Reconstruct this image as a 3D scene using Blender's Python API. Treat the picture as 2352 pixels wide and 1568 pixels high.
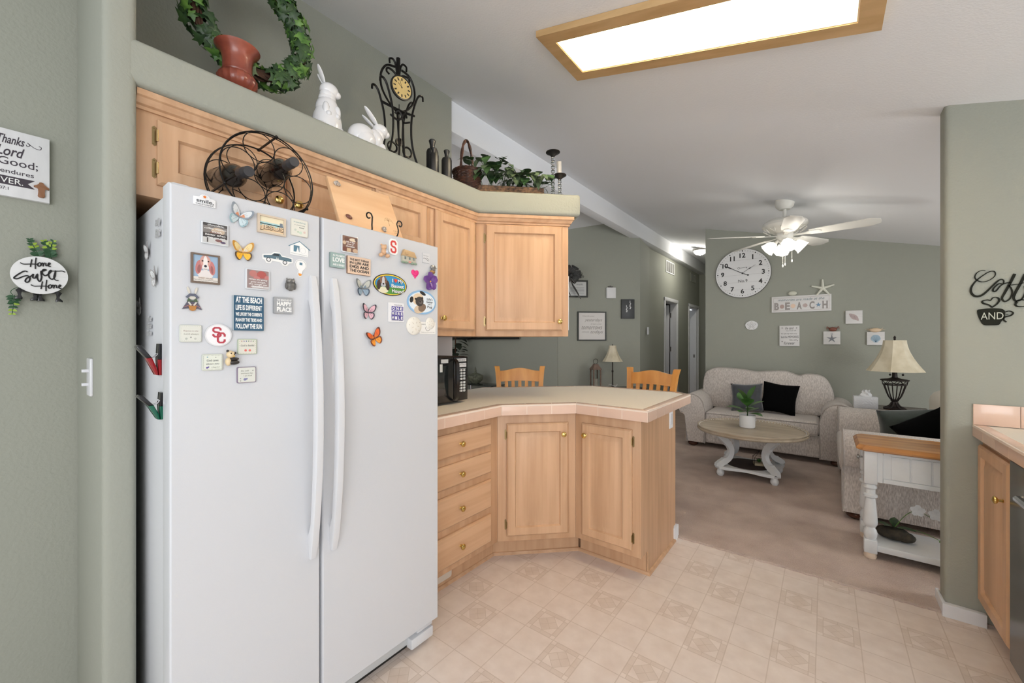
import bpy, bmesh, math, random
from mathutils import Matrix, Vector
for o in list(bpy.data.objects): bpy.data.objects.remove(o, do_unlink=True)
S = bpy.context.scene
PI = math.pi
random.seed(7)
# ---------------------------------------------------------------- camera
TH = math.radians(37.881); F = 923.35; CH = 1.30
cd = bpy.data.cameras.new('camera'); cam = bpy.data.objects.new('camera', cd); S.collection.objects.link(cam)
cd.sensor_width = 36; cd.lens = 36*F/2352; cd.clip_start = .02
cam.location = (0, 0, CH); cam.rotation_euler = (PI/2, 0, TH)
S.camera = cam
# ---------------------------------------------------------------- world + exposure
w = bpy.data.worlds.new('world'); S.world = w; w.use_nodes = True
w.node_tree.nodes['Background'].inputs[0].default_value = (.93, .97, 1.0, 1)
w.node_tree.nodes['Background'].inputs[1].default_value = 1.05
S.view_settings.view_transform = 'Standard'; S.view_settings.look = 'None'
S.view_settings.gamma = 1; S.view_settings.use_curve_mapping = False
S.view_settings.exposure = 0.24
def area(name, loc, target, sx, sy, power, col=(1, 1, 1)):
    l = bpy.data.lights.new(name, 'AREA'); l.shape = 'RECTANGLE'; l.size = sx; l.size_y = sy; l.energy = power; l.color = col
    o = bpy.data.objects.new(name, l); S.collection.objects.link(o); o.location = loc
    o.rotation_euler = (Vector(target)-Vector(loc)).to_track_quat('-Z', 'Y').to_euler(); return o
def point(name, loc, power, r=.04, col=(1, .95, .86)):
    l = bpy.data.lights.new(name, 'POINT'); l.energy = power; l.shadow_soft_size = r; l.color = col
    o = bpy.data.objects.new(name, l); S.collection.objects.link(o); o.location = loc; return o
area('window_daylight', (1.5, -1.5, 1.5), (-.5, 2.6, 1.8), 2.6, 1.6, 50, (.99, .99, 1))
area('living_fill', (2.5, 3.2, 1.1), (-1.2, 4.4, .4), 1.6, 1.6, 46, (.98, .99, 1))  # fill lamp added out of view to brighten the sofas and carpet
area('dining_fill', (-4.4, 1.6, 1.6), (-3.2, 5.0, 1.3), 1.6, 1.4, 9, (.97, .98, 1))  # unseen fill lamp, added to lift the dining wall
# ---------------------------------------------------------------- pixel helpers (2352x1568 frame) used to place things on real planes
CS, SN = math.cos(TH), math.sin(TH)
def ray(px, py):
    t = (px-1176)/F
    return Vector((CS*t-SN, SN*t+CS, (784-py)/F))
def onX(px, py, X): r = ray(px, py); k = X/r.x; return Vector((X, r.y*k, CH+r.z*k))
def onY(px, py, Y): r = ray(px, py); k = Y/r.y; return Vector((r.x*k, Y, CH+r.z*k))
def onZ(px, py, Z): r = ray(px, py); k = (Z-CH)/r.z; return Vector((r.x*k, r.y*k, Z))
def onD(px, py, c): r = ray(px, py); k = c/(r.y-r.x); return Vector((r.x*k, r.y*k, CH+r.z*k))   # plane Y = X + c
def ceilz(x): return 2.5375-.25*x
def frame(o, x):   # x = right as seen, y = up, z = out of the surface
    x = Vector(x).normalized(); y = Vector((0, 0, 1)); z = x.cross(y)
    m = Matrix((x, y, z)).transposed().to_4x4(); m.translation = Vector(o); return m
def FX(o): return frame(o, (0, 1, 0))      # faces +X
def FY(o): return frame(o, (1, 0, 0))      # faces -Y
def FD(o): return frame(o, (1, 1, 0))      # faces the 45 degree diagonal
def TZ(o, a=0, s=1): return Matrix.Translation(Vector(o)) @ Matrix.Rotation(a, 4, 'Z') @ Matrix.Scale(s, 4)
I4 = Matrix.Identity(4)
# ---------------------------------------------------------------- materials
MATS = {}
def lin(c): return tuple(((v/255)/12.92 if v/255 <= .04045 else (((v/255)+.055)/1.055)**2.4) for v in c)+(1,)
def pbr(name, c, rough=.5, metal=0, emit=0, bump=0, bscale=60, var=0, vscale=8, vs=(1, 1, 1), c2=None, trans=0, coat=0, sheen=0, spec=.5, coord='Object', alpha=1, detail=3):
    m = bpy.data.materials.new(name); m.use_nodes = True; nt = m.node_tree; N = nt.nodes; L = nt.links
    b = N['Principled BSDF']; col = lin(c)
    b.inputs['Base Color'].default_value = col; b.inputs['Roughness'].default_value = rough; b.inputs['Metallic'].default_value = metal
    b.inputs['Transmission Weight'].default_value = trans; b.inputs['Coat Weight'].default_value = coat; b.inputs['Coat Roughness'].default_value = .08
    b.inputs['Specular IOR Level'].default_value = spec; b.inputs['Alpha'].default_value = alpha
    if sheen: b.inputs['Sheen Weight'].default_value = sheen
    if emit: b.inputs['Emission Color'].default_value = col; b.inputs['Emission Strength'].default_value = emit
    if var or bump:
        tc = N.new('ShaderNodeTexCoord')
        mp = N.new('ShaderNodeMapping'); mp.inputs['Scale'].default_value = vs; L.new(tc.outputs[coord], mp.inputs['Vector'])
    if var:
        n = N.new('ShaderNodeTexNoise'); n.inputs['Scale'].default_value = vscale; n.inputs['Detail'].default_value = detail; L.new(mp.outputs[0], n.inputs['Vector'])
        r = N.new('ShaderNodeValToRGB'); d = lin(c2) if c2 else tuple(v*(1-var) for v in col[:3])+(1,)
        r.color_ramp.elements[0].position = .35; r.color_ramp.elements[0].color = d; r.color_ramp.elements[1].position = .65; r.color_ramp.elements[1].color = col
        L.new(n.outputs[0], r.inputs[0]); L.new(r.outputs[0], b.inputs['Base Color'])
    if bump:
        n2 = N.new('ShaderNodeTexNoise'); n2.inputs['Scale'].default_value = bscale; n2.inputs['Detail'].default_value = 2; L.new(mp.outputs[0], n2.inputs['Vector'])
        bp = N.new('ShaderNodeBump'); bp.inputs['Strength'].default_value = bump; bp.inputs['Distance'].default_value = .004
        L.new(n2.outputs[0], bp.inputs['Height']); L.new(bp.outputs[0], b.inputs['Normal'])
    MATS[name] = m; return m
def M_(n, c=None, **k):
    if n in MATS: return MATS[n]
    return pbr(n, c, **k)
def C(c, rough=.45):   # plain paint by colour
    n = 'paint_%02x%02x%02x' % c
    return M_(n, c, rough=rough)
wallp = pbr('sage_wall', (158, 160, 149), rough=.75, bump=.35, bscale=95, spec=.25)
ceilp = pbr('white_ceiling', (238, 240, 243), rough=.9, bump=.25, bscale=110, spec=.2)
trimw = pbr('white_trim', (226, 227, 230), rough=.45)
splash = pbr('pale_backsplash', (196, 192, 192), rough=.5)
def wood(name, c, c2, gx, gy, gz, rough=.42, sc=1.0):
    return pbr(name, c, rough=rough, var=.2, c2=c2, vscale=sc, vs=(gx, gy, gz), detail=6, bump=.05, bscale=3, spec=.4)
mapv = wood('maple_vertical', (207, 169, 135), (191, 153, 119), 26, 1.6, 26)
maph = wood('maple_horizontal', (207, 169, 135), (190, 151, 117), 1.6, 26, 26)
mapz = wood('maple_standing', (203, 165, 131), (188, 149, 115), 26, 26, 1.6)
mapb = wood('maple_board', (243, 204, 162), (230, 182, 136), 2, 14, 14)
honey = wood('honey_oak', (226, 162, 88), (208, 140, 68), 14, 14, 2, rough=.3)
oakf = wood('golden_oak_top', (196, 138, 80), (160, 110, 68), 2.0, 18, 18, rough=.25)
oakl = wood('light_frame_wood', (206, 172, 124), (190, 155, 106), 1.5, 20, 20, rough=.5)
greyw = wood('greyed_oak_top', (190, 176, 156), (166, 152, 132), 2, 16, 16, rough=.45)
lead = pbr('white_enamel', (205, 207, 211), rough=.28, coat=.3, bump=.06, bscale=300)
fplast = pbr('white_plastic', (212, 213, 216), rough=.3)
gplast = pbr('grey_plastic', (196, 199, 200), rough=.4)
dark = pbr('near_black', (14, 14, 13), rough=.6)
iron = pbr('black_iron', (24, 22, 20), rough=.4, metal=.5)
brown_iron = pbr('bronze_iron', (52, 45, 42), rough=.5, metal=.5)
brass = pbr('polished_brass', (214, 184, 110), rough=.18, metal=1)
abrass = pbr('antique_brass', (158, 138, 98), rough=.35, metal=1)
counter = pbr('cream_laminate', (246, 237, 222), rough=.5, spec=.25, var=.03, vscale=120)
tilep = pbr('peach_tile', (221, 190, 170), rough=.18, coat=.2, var=.05, vscale=9)
grout = pbr('pale_grout', (233, 216, 200), rough=.8)
white = pbr('white_ceramic', (236, 236, 238), rough=.12, coat=.6)
whitem = pbr('white_matte', (228, 228, 228), rough=.6)
blackp = pbr('black_plastic', (22, 22, 24), rough=.2)
blackm = pbr('black_matte', (30, 29, 28), rough=.45)
chrome = pbr('chrome', (200, 200, 205), rough=.12, metal=1)
steel = pbr('stainless_steel', (128, 130, 130), rough=.25, metal=.9, var=.1, vscale=3, vs=(1, 1, 30))
glass = pbr('clear_glass', (245, 248, 248), rough=.03, trans=1)
glassd = pbr('dark_glass', (30, 34, 34), rough=.06, spec=.7)
fabric = pbr('oatmeal_chenille', (218, 210, 203), rough=.95, var=.3, c2=(184, 175, 168), vscale=90, vs=(1.6, 1.6, .45), bump=.8, bscale=120, sheen=.2, spec=.1)
piping = pbr('fabric_piping', (172, 163, 156), rough=.9)
gvelvet = pbr('grey_velvet', (70, 73, 78), rough=.85, var=.25, vscale=14, sheen=.4)
bvelvet = pbr('black_velvet', (4, 4, 5), rough=.95, spec=.1)
grvelvet = pbr('green_grey_velvet', (60, 69, 64), rough=.8, var=.3, vscale=12, sheen=.3)
cream = pbr('cream_fabric', (214, 208, 196), rough=.9)
dwood = pbr('dark_wood_foot', (70, 38, 26), rough=.25)
whitew = pbr('white_painted_wood', (224, 226, 227), rough=.4, var=.03, vscale=20)
leafd = pbr('ivy_green', (62, 92, 48), rough=.45, var=.5, c2=(34, 58, 34), vscale=25)
leafl = pbr('bright_leaf', (110, 150, 66), rough=.45, var=.4, c2=(62, 104, 44), vscale=25)
leafv = pbr('variegated_leaf', (104, 120, 88), rough=.5, var=.5, c2=(66, 88, 62), vscale=40)
leafk = pbr('dark_leaf', (44, 52, 38), rough=.6)
leaff = pbr('fiddle_leaf', (86, 130, 62), rough=.35, var=.4, c2=(48, 92, 40), vscale=10)
eucg = pbr('eucalyptus_green', (52, 88, 58), rough=.5)
eucl = pbr('eucalyptus_lime', (150, 178, 58), rough=.5)
vine = pbr('vine_twig', (84, 56, 38), rough=.8, var=.4, vscale=30)
terra = pbr('glazed_terracotta', (160, 84, 64), rough=.3, coat=.2, var=.4, c2=(112, 50, 40), vscale=12)
wick = pbr('dark_wicker', (78, 46, 34), rough=.5, var=.5, c2=(38, 22, 18), vscale=40)
wick2 = pbr('brown_wicker', (128, 98, 72), rough=.7, var=.6, c2=(60, 44, 32), vscale=60)
shadeM = pbr('parchment_shade', (226, 216, 192), rough=.7, var=.15, c2=(206, 194, 166), vscale=9, emit=.0)
lampcream = pbr('antique_cream', (222, 196, 132), rough=.5, var=.2, vscale=12)
bulbg = pbr('lit_glass', (250, 246, 236), rough=.3, emit=.85)
fanw = pbr('fan_white', (226, 224, 216), rough=.45)
diffm = pbr('lit_diffuser', (255, 240, 212), rough=.5, emit=1.9)
tubem = pbr('fluorescent_tube', (255, 250, 240), rough=.5, emit=110)
stone = pbr('grey_resin', (128, 126, 122), rough=.5, var=.5, vscale=90)
pewter = pbr('pewter', (150, 148, 144), rough=.3, metal=.7)
# ---------------------------------------------------------------- carpet and vinyl floor
def carpet():
    m = bpy.data.materials.new('taupe_carpet'); m.use_nodes = True; nt = m.node_tree; N = nt.nodes; L = nt.links; b = N['Principled BSDF']
    b.inputs['Roughness'].default_value = 1; b.inputs['Specular IOR Level'].default_value = .1
    tc = N.new('ShaderNodeTexCoord')
    a = N.new('ShaderNodeTexNoise'); a.inputs['Scale'].default_value = 5.0; a.inputs['Detail'].default_value = 5; L.new(tc.outputs['Object'], a.inputs['Vector'])
    c = N.new('ShaderNodeTexNoise'); c.inputs['Scale'].default_value = 160; c.inputs['Detail'].default_value = 3; L.new(tc.outputs['Object'], c.inputs['Vector'])
    mx = N.new('ShaderNodeMath'); mx.operation = 'MULTIPLY_ADD'; L.new(c.outputs[0], mx.inputs[0]); mx.inputs[1].default_value = .55; L.new(a.outputs[0], mx.inputs[2])
    r = N.new('ShaderNodeValToRGB'); r.color_ramp.elements[0].position = .45; r.color_ramp.elements[0].color = lin((176, 157, 146)); r.color_ramp.elements[1].position = 1.0; r.color_ramp.elements[1].color = lin((206, 188, 176))
    L.new(mx.outputs[0], r.inputs[0]); L.new(r.outputs[0], b.inputs['Base Color'])
    bp = N.new('ShaderNodeBump'); bp.inputs['Strength'].default_value = .8; bp.inputs['Distance'].default_value = .01; L.new(c.outputs[0], bp.inputs['Height']); L.new(bp.outputs[0], b.inputs['Normal'])
    return m
def vinyl():
    m = bpy.data.materials.new('vinyl_tile_floor'); m.use_nodes = True; nt = m.node_tree; N = nt.nodes; L = nt.links; b = N['Principled BSDF']
    b.inputs['Roughness'].default_value = .42; b.inputs['Specular IOR Level'].default_value = .35
    def mt(op, a, c=None, d=None):
        n = N.new('ShaderNodeMath'); n.operation = op
        for i, v in enumerate((a, c, d)):
            if v is None: continue
            if isinstance(v, (int, float)): n.inputs[i].default_value = v
            else: L.new(v, n.inputs[i])
        return n.outputs[0]
    g = N.new('ShaderNodeNewGeometry'); sp = N.new('ShaderNodeSeparateXYZ'); L.new(g.outputs['Position'], sp.inputs[0])
    s = .15069
    u = mt('DIVIDE', mt('ADD', sp.outputs[0], 1.3848), s); v = mt('DIVIDE', mt('ADD', sp.outputs[1], -1.3412), s)
    fu, fv = mt('FLOOR', u), mt('FLOOR', v)
    x, y = mt('SUBTRACT', u, fu), mt('SUBTRACT', v, fv)
    def fm(a, off): return mt('FLOORED_MODULO', mt('ADD', a, off+.5), 3.0)   # value .5 when a+off = 0 mod 3
    def is0(a): return mt('LESS_THAN', a, 1.0)
    A = mt('MULTIPLY', is0(fm(fu, 0)), is0(fm(fv, 0))); B = mt('MULTIPLY', is0(fm(fu, 1)), is0(fm(fv, 2)))
    dec = mt('MAXIMUM', A, B)
    dx = mt('MINIMUM', x, mt('SUBTRACT', 1.0, x)); dy = mt('MINIMUM', y, mt('SUBTRACT', 1.0, y))
    dm = mt('MINIMUM', dx, dy); dM = mt('MAXIMUM', dx, dy)
    line = mt('LESS_THAN', dm, .013)
    cx = mt('ABSOLUTE', mt('SUBTRACT', x, .5)); cy = mt('ABSOLUTE', mt('SUBTRACT', y, .5)); di = mt('ADD', cx, cy)
    inb = mt('LESS_THAN', dm, .15); strip = mt('MULTIPLY', inb, mt('GREATER_THAN', dM, .15))
    dia = mt('LESS_THAN', di, .35)
    l2 = mt('LESS_THAN', mt('ABSOLUTE', mt('SUBTRACT', dm, .15)), .010)
    l2b = mt('MULTIPLY', mt('LESS_THAN', mt('ABSOLUTE', mt('SUBTRACT', dM, .15)), .010), inb)
    l3 = mt('LESS_THAN', mt('ABSOLUTE', mt('SUBTRACT', di, .35)), .011)
    p = mt('SUBTRACT', x, y); q = mt('SUBTRACT', mt('ADD', x, y), 1.0)
    l4 = mt('MULTIPLY', dia, mt('LESS_THAN', mt('MINIMUM', mt('ABSOLUTE', p), mt('ABSOLUTE', q)), .010))
    l5 = mt('MULTIPLY', strip, mt('LESS_THAN', mt('MINIMUM', cx, cy), .006))
    lines = mt('MAXIMUM', line, mt('MULTIPLY', dec, mt('MAXIMUM', mt('MAXIMUM', l2, l2b), mt('MAXIMUM', l3, mt('MAXIMUM', l4, l5)))))
    darkm = mt('MULTIPLY', dec, mt('MAXIMUM', strip, dia))
    n1 = N.new('ShaderNodeTexNoise'); n1.inputs['Scale'].default_value = 14; n1.inputs['Detail'].default_value = 8; L.new(g.outputs['Position'], n1.inputs['Vector'])
    rp = N.new('ShaderNodeValToRGB'); rp.color_ramp.elements[0].position = .3; rp.color_ramp.elements[0].color = lin((216, 202, 192)); rp.color_ramp.elements[1].position = .7; rp.color_ramp.elements[1].color = lin((229, 217, 208)); L.new(n1.outputs[0], rp.inputs[0])
    def mix(f, a, c):
        n = N.new('ShaderNodeMix'); n.data_type = 'RGBA'; L.new(f, n.inputs[0]); L.new(a, n.inputs[6]); n.inputs[7].default_value = c; return n.outputs[2]
    c1 = mix(mt('MULTIPLY', darkm, .34), rp.outputs[0], lin((196, 178, 163)))
    c2 = mix(mt('MULTIPLY', lines, .52), c1, lin((186, 168, 153)))
    L.new(c2, b.inputs['Base Color']); return m
vinylm = vinyl(); carpetm = carpet()
# ---------------------------------------------------------------- mesh builder
def cr(pts, n=6, closed=False):
    pts = [Vector(p).to_3d() for p in pts]; out = []; k = len(pts)
    rng = range(k if closed else k-1)
    for i in rng:
        p0 = pts[(i-1) % k] if (closed or i > 0) else pts[0]; p1 = pts[i]; p2 = pts[(i+1) % k]
        p3 = pts[(i+2) % k] if (closed or i+2 < k) else pts[-1]
        for j in range(n):
            t = j/n; out.append(.5*((2*p1)+(p2-p0)*t+(2*p0-5*p1+4*p2-p3)*t*t+(3*p1-p0-3*p2+p3)*t**3))
    if not closed: out.append(pts[-1])
    return out
def circ(r, n=24, cx=0, cy=0, ry=None, a0=0): return [(cx+r*math.cos(a0+2*PI*i/n), cy+(ry or r)*math.sin(a0+2*PI*i/n)) for i in range(n)]
def rrect(w, h, r=.003, n=3, cx=0, cy=0):
    r = min(r, w/2.01, h/2.01); out = []
    for (sx, sy, a) in ((1, 1, 0), (-1, 1, PI/2), (-1, -1, PI), (1, -1, 1.5*PI)):
        for i in range(n+1):
            t = a+PI/2*i/n; out.append((cx+sx*(w/2-r)+r*math.cos(t), cy+sy*(h/2-r)+r*math.sin(t)))
    return out
class MB:
    def __init__(s): s.bm = bmesh.new(); s.mats = []; s.cur = 0; s.M = I4
    def use(s, m):
        if m not in s.mats: s.mats.append(m)
        s.cur = s.mats.index(m); return s
    def at(s, M=I4): s.M = M; return s
    def V(s, p): return s.bm.verts.new(s.M @ Vector(p))
    def Fc(s, vs):
        try: f = s.bm.faces.new(vs); f.material_index = s.cur; return f
        except ValueError: return None
    def box(s, x0, x1, y0, y1, z0, z1, bev=0, seg=2):
        v = [s.V((x, y, z)) for x in (x0, x1) for y in (y0, y1) for z in (z0, z1)]
        fs = [s.Fc([v[i] for i in q]) for q in ((0, 1, 3, 2), (4, 6, 7, 5), (0, 4, 5, 1), (2, 3, 7, 6), (0, 2, 6, 4), (1, 5, 7, 3))]
        if bev:
            es = list({e for f in fs for e in f.edges})
            r = bmesh.ops.bevel(s.bm, geom=es, offset=bev, segments=seg, profile=.5, affect='EDGES')
            for f in r['faces']: f.material_index = s.cur
        return s
    def prism(s, poly, z0, z1, bev=0, seg=2, top_only=False):
        a = [s.V((p[0], p[1], z0)) for p in poly]; b = [s.V((p[0], p[1], z1)) for p in poly]; n = len(poly)
        fa = s.Fc(a[::-1]); fb = s.Fc(b)
        for i in range(n): s.Fc([a[i], a[(i+1) % n], b[(i+1) % n], b[i]])
        if bev and fb:
            es = list(fb.edges)+([] if top_only or not fa else list(fa.edges))
            r = bmesh.ops.bevel(s.bm, geom=es, offset=bev, segments=seg, profile=.5, affect='EDGES')
            for f in r['faces']: f.material_index = s.cur
        return s
    def flat(s, poly, z=0): s.Fc([s.V((p[0], p[1], z if len(p) < 3 else p[2])) for p in poly]); return s
    def loft(s, loops, cap0=True, cap1=True, closed=True):
        rows = [[s.V(p) for p in l] for l in loops]; n = len(rows[0])
        for a, b in zip(rows, rows[1:]):
            for i in range(n if closed else n-1): s.Fc([a[i], a[(i+1) % n], b[(i+1) % n], b[i]])
        if cap0: s.Fc(rows[0][::-1])
        if cap1: s.Fc(rows[-1])
        return s
    def lathe(s, prof, n=20, c=(0, 0, 0), lobes=0, la=0, ax='z', a0=0):
        L = []
        for r, z in prof:
            row = []
            for i in range(n):
                t = a0+2*PI*i/n; rr = max(r, 1e-5)*(1+la*math.cos(lobes*t)) if lobes else max(r, 1e-5)
                p = (rr*math.cos(t), rr*math.sin(t), z)
                if ax == 'x': p = (p[2], p[0], p[1])
                if ax == 'y': p = (p[0], p[2], p[1])
                row.append((c[0]+p[0], c[1]+p[1], c[2]+p[2]))
            L.append(row)
        return s.loft(L)
    def cyl(s, r, z0, z1, n=16, c=(0, 0, 0), ax='z', r1=None): return s.lathe([(r, z0), (r if r1 is None else r1, z1)], n, c, ax=ax)
    def ball(s, c, r, n=12, m=8):
        r = (r, r, r) if isinstance(r, (int, float)) else r; L = []
        for j in range(1, m):
            p = PI*j/m-PI/2
            L.append([(c[0]+r[0]*math.cos(p)*math.cos(2*PI*i/n), c[1]+r[1]*math.cos(p)*math.sin(2*PI*i/n), c[2]+r[2]*math.sin(p)) for i in range(n)])
        rows = [[s.V(q) for q in l] for l in L]
        for a, b in zip(rows, rows[1:]):
            for i in range(n): s.Fc([a[i], a[(i+1) % n], b[(i+1) % n], b[i]])
        lo = s.V((c[0], c[1], c[2]-r[2])); hi = s.V((c[0], c[1], c[2]+r[2]))
        for i in range(n): s.Fc([lo, rows[0][(i+1) % n], rows[0][i]]); s.Fc([hi, rows[-1][i], rows[-1][(i+1) % n]])
        return s
    def tube(s, pts, r=.004, n=6, closed=False, fl=1.0, rs=None):
        pts = [Vector(p).to_3d() for p in pts]; k = len(pts); rows = []; nrm = None
        for i, p in enumerate(pts):
            a = pts[(i-1) % k] if (closed or i > 0) else p; b = pts[(i+1) % k] if (closed or i < k-1) else p
            t = (b-a).normalized() if (b-a).length > 1e-9 else Vector((0, 0, 1))
            if nrm is None: nrm = t.orthogonal().normalized() if fl == 1.0 else (Vector((0, 0, 1)) if abs(t.z) < .9 else t.orthogonal().normalized())
            nrm = (nrm-t*nrm.dot(t)); nrm = nrm.normalized() if nrm.length > 1e-6 else t.orthogonal().normalized()
            bi = t.cross(nrm); rr = rs[i] if rs else r
            rows.append([p+(nrm*math.cos(2*PI*j/n)*fl+bi*math.sin(2*PI*j/n))*rr for j in range(n)])
        if closed: rows.append(rows[0])
        vr = [[s.V(q) for q in l] for l in (rows[:-1] if closed else rows)]
        if closed: vr.append(vr[0])
        for a, b in zip(vr, vr[1:]):
            for i in range(n): s.Fc([a[i], a[(i+1) % n], b[(i+1) % n], b[i]])
        if not closed: s.Fc(vr[0][::-1]); s.Fc(vr[-1])
        return s
    def stroke(s, pts, w, z0=0, z1=.0005, closed=False):
        pts = [Vector((p[0], p[1])) for p in pts]; k = len(pts); rows = []
        for i, p in enumerate(pts):
            a = pts[(i-1) % k] if (closed or i > 0) else None; b = pts[(i+1) % k] if (closed or i < k-1) else None
            d0 = (p-a).normalized() if a is not None else (b-p).normalized(); d1 = (b-p).normalized() if b is not None else d0
            n0 = Vector((-d0.y, d0.x)); n1 = Vector((-d1.y, d1.x)); q = n0+n1; q = q.normalized() if q.length > .1 else n0
            ww = (w[i] if isinstance(w, (list, tuple)) else w)/2; f = ww/max(.45, q.dot(n0)); l, r = p+q*f, p-q*f
            rows.append([(l.x, l.y, z0), (l.x, l.y, z1), (r.x, r.y, z1), (r.x, r.y, z0)])
        if closed: rows.append(rows[0])
        return s.loft(rows, not closed, not closed)
    def leaf(s, base, d, up, ln, wd, bend=.25, shape=(0, .55, .95, 1.0, .7, 0), fold=.15):
        d = Vector(d).normalized(); up = Vector(up); side = d.cross(up)
        side = side.normalized() if side.length > 1e-4 else d.orthogonal().normalized(); nn = side.cross(d); base = Vector(base); rows = []
        k = len(shape)-1
        for i, w_ in enumerate(shape):
            t = i/k; c = base+d*ln*t-nn*bend*ln*t*t; e = max(w_, .02)*wd/2
            rows.append([c-side*e+nn*fold*e, c, c+side*e+nn*fold*e])
        vr = [[s.V(q) for q in l] for l in rows]
        for a, b in zip(vr, vr[1:]):
            for i in range(2): s.Fc([a[i], a[i+1], b[i+1], b[i]])
        return s
    def ivy(s, c, d, up, sz):
        d = Vector(d).normalized(); up = Vector(up); side = d.cross(up)
        side = side.normalized() if side.length > 1e-4 else d.orthogonal().normalized(); nn = side.cross(d); c = Vector(c)
        o = [(0, 0), (.42, -.12), (.30, .18), (.58, .42), (.24, .50), (0, 1), (-.24, .50), (-.58, .42), (-.30, .18), (-.42, -.12)]
        ctr = s.V(c+d*sz*.3+nn*sz*.08); vs = [s.V(c+(side*a+d*b)*sz-nn*sz*.12*(a*a+b*b)) for a, b in o]
        for i in range(len(vs)): s.Fc([ctr, vs[i], vs[(i+1) % len(vs)]])
        return s
    def text(s, body, cx, cy, w, h, z=0, d=.0003, off=0, shear=0, rot=0):
        cu = bpy.data.curves.new('t', 'FONT'); cu.body = body; cu.size = 1; cu.resolution_u = 3; cu.offset = off; cu.shear = shear; cu.extrude = .5
        ob = bpy.data.objects.new('t', cu); S.collection.objects.link(ob); bpy.context.view_layer.update()
        me = bpy.data.meshes.new_from_object(ob.evaluated_get(bpy.context.evaluated_depsgraph_get()))
        bpy.data.objects.remove(ob); bpy.data.curves.remove(cu)
        if len(me.vertices):
            xs = [v.co.x for v in me.vertices]; ys = [v.co.y for v in me.vertices]; x0, x1, y0, y1 = min(xs), max(xs), min(ys), max(ys)
            sx = w/(x1-x0) if w else h/(y1-y0); sy = h/(y1-y0) if h else sx
            R = s.M @ Matrix.Translation((cx, cy, z)) @ Matrix.Rotation(rot, 4, 'Z') @ Matrix.Diagonal((sx, sy, d, 1)) @ Matrix.Translation((-(x0+x1)/2, -(y0+y1)/2, .5))
            vs = [s.bm.verts.new(R @ v.co) for v in me.vertices]
            for p in me.polygons: s.Fc([vs[i] for i in p.vertices])
        bpy.data.meshes.remove(me); return s
    def build(s, name, parent=None, M=None, ang=38, mat=None):
        if mat: s.mats = [mat]
        bmesh.ops.remove_doubles(s.bm, verts=s.bm.verts, dist=1e-6)
        bmesh.ops.recalc_face_normals(s.bm, faces=s.bm.faces)
        for f in s.bm.faces: f.smooth = True
        for e in s.bm.edges:
            e.smooth = len(e.link_faces) == 2 and e.calc_face_angle(0) < math.radians(ang)
        me = bpy.data.meshes.new(name); s.bm.to_mesh(me); s.bm.free()
        for m in s.mats: me.materials.append(m)
        o = bpy.data.objects.new(name, me); S.collection.objects.link(o)
        if parent: o.parent = parent
        if M is not None: o.matrix_world = M if not parent else o.matrix_world
        if M is not None and parent: o.matrix_local = M
        return o
def mb(m): return MB().use(m)
def thing(name, label, cat, M=I4, group=None):
    o = bpy.data.objects.new(name, None); S.collection.objects.link(o); o.empty_display_size = .05; o.matrix_world = M
    return tag(o, label, cat, group)
def tag(o, label, cat, group=None):
    o['label'] = label; o['category'] = cat
    if group: o['group'] = group
    return o
def st(o): o['kind'] = 'structure'; return o
def plab(o, l): o['label'] = l; return o
def copy_tree(o, parent=None):
    c = o.copy(); S.collection.objects.link(c)
    if parent: c.parent = parent
    for ch in list(o.children): copy_tree(ch, c)
    return c
# ================================================================ STRUCTURE
WX = -2.15            # left wall plane
def S_(o): return st(o)
m = mb(vinylm); m.box(-2.15, 3.2, -1.6, 2.78, -.05, 0); S_(m.build('floor'))
m = mb(carpetm)
edge = [(-5.6+.02*i, 2.778+.004*math.sin(i*1.7)+.003*math.sin(i*.61)) for i in range(0, 480)]
m.prism([(x, y) for x, y in edge]+[(4.0, 10.3), (-5.6, 10.3)], -.04, .012); S_(m.build('floor'))
m = mb(carpetm); m.box(-5.6, -2.15, -.4, 2.74, -.04, .012); S_(m.build('floor'))
# ceilings (vaulted: they fall away from the ridge beam on both sides)
SH = Matrix(((1, 0, 0, 0), (0, 1, 0, 0), (-.25, 0, 1, 2.5375), (0, 0, 0, 1)))
fx0, fx1, fy0, fy1 = -1.112, .168, 1.620, 2.036; dz = .032
m = mb(ceilp).at(SH)
for a_ in ((-2.2, 4.0, -1.6, fy0+.05), (-2.2, 4.0, fy1-.05, 10.3), (-2.2, fx0+.05, fy0+.05, fy1-.05), (fx1-.05, 4.0, fy0+.05, fy1-.05)): m.box(*a_, 0, .1)
S_(m.build('ceiling', ang=20))
m = mb(ceilp); m.at(Matrix(((1, 0, 0, 0), (0, 0, 1, 0), (0, 1, 0, 0), (0, 0, 0, 1))))
m.prism([(-2.3, 3.115), (-5.6, 2.29), (-5.6, 2.4), (-2.3, 3.23)], -.4, 10.3); S_(m.build('ceiling', ang=20))
m = mb(ceilp); m.box(-2.32, -2.18, 2.047, 10.2, 2.855, 3.24, bev=.012); S_(m.build('trim_1'))      # ridge beam
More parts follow.
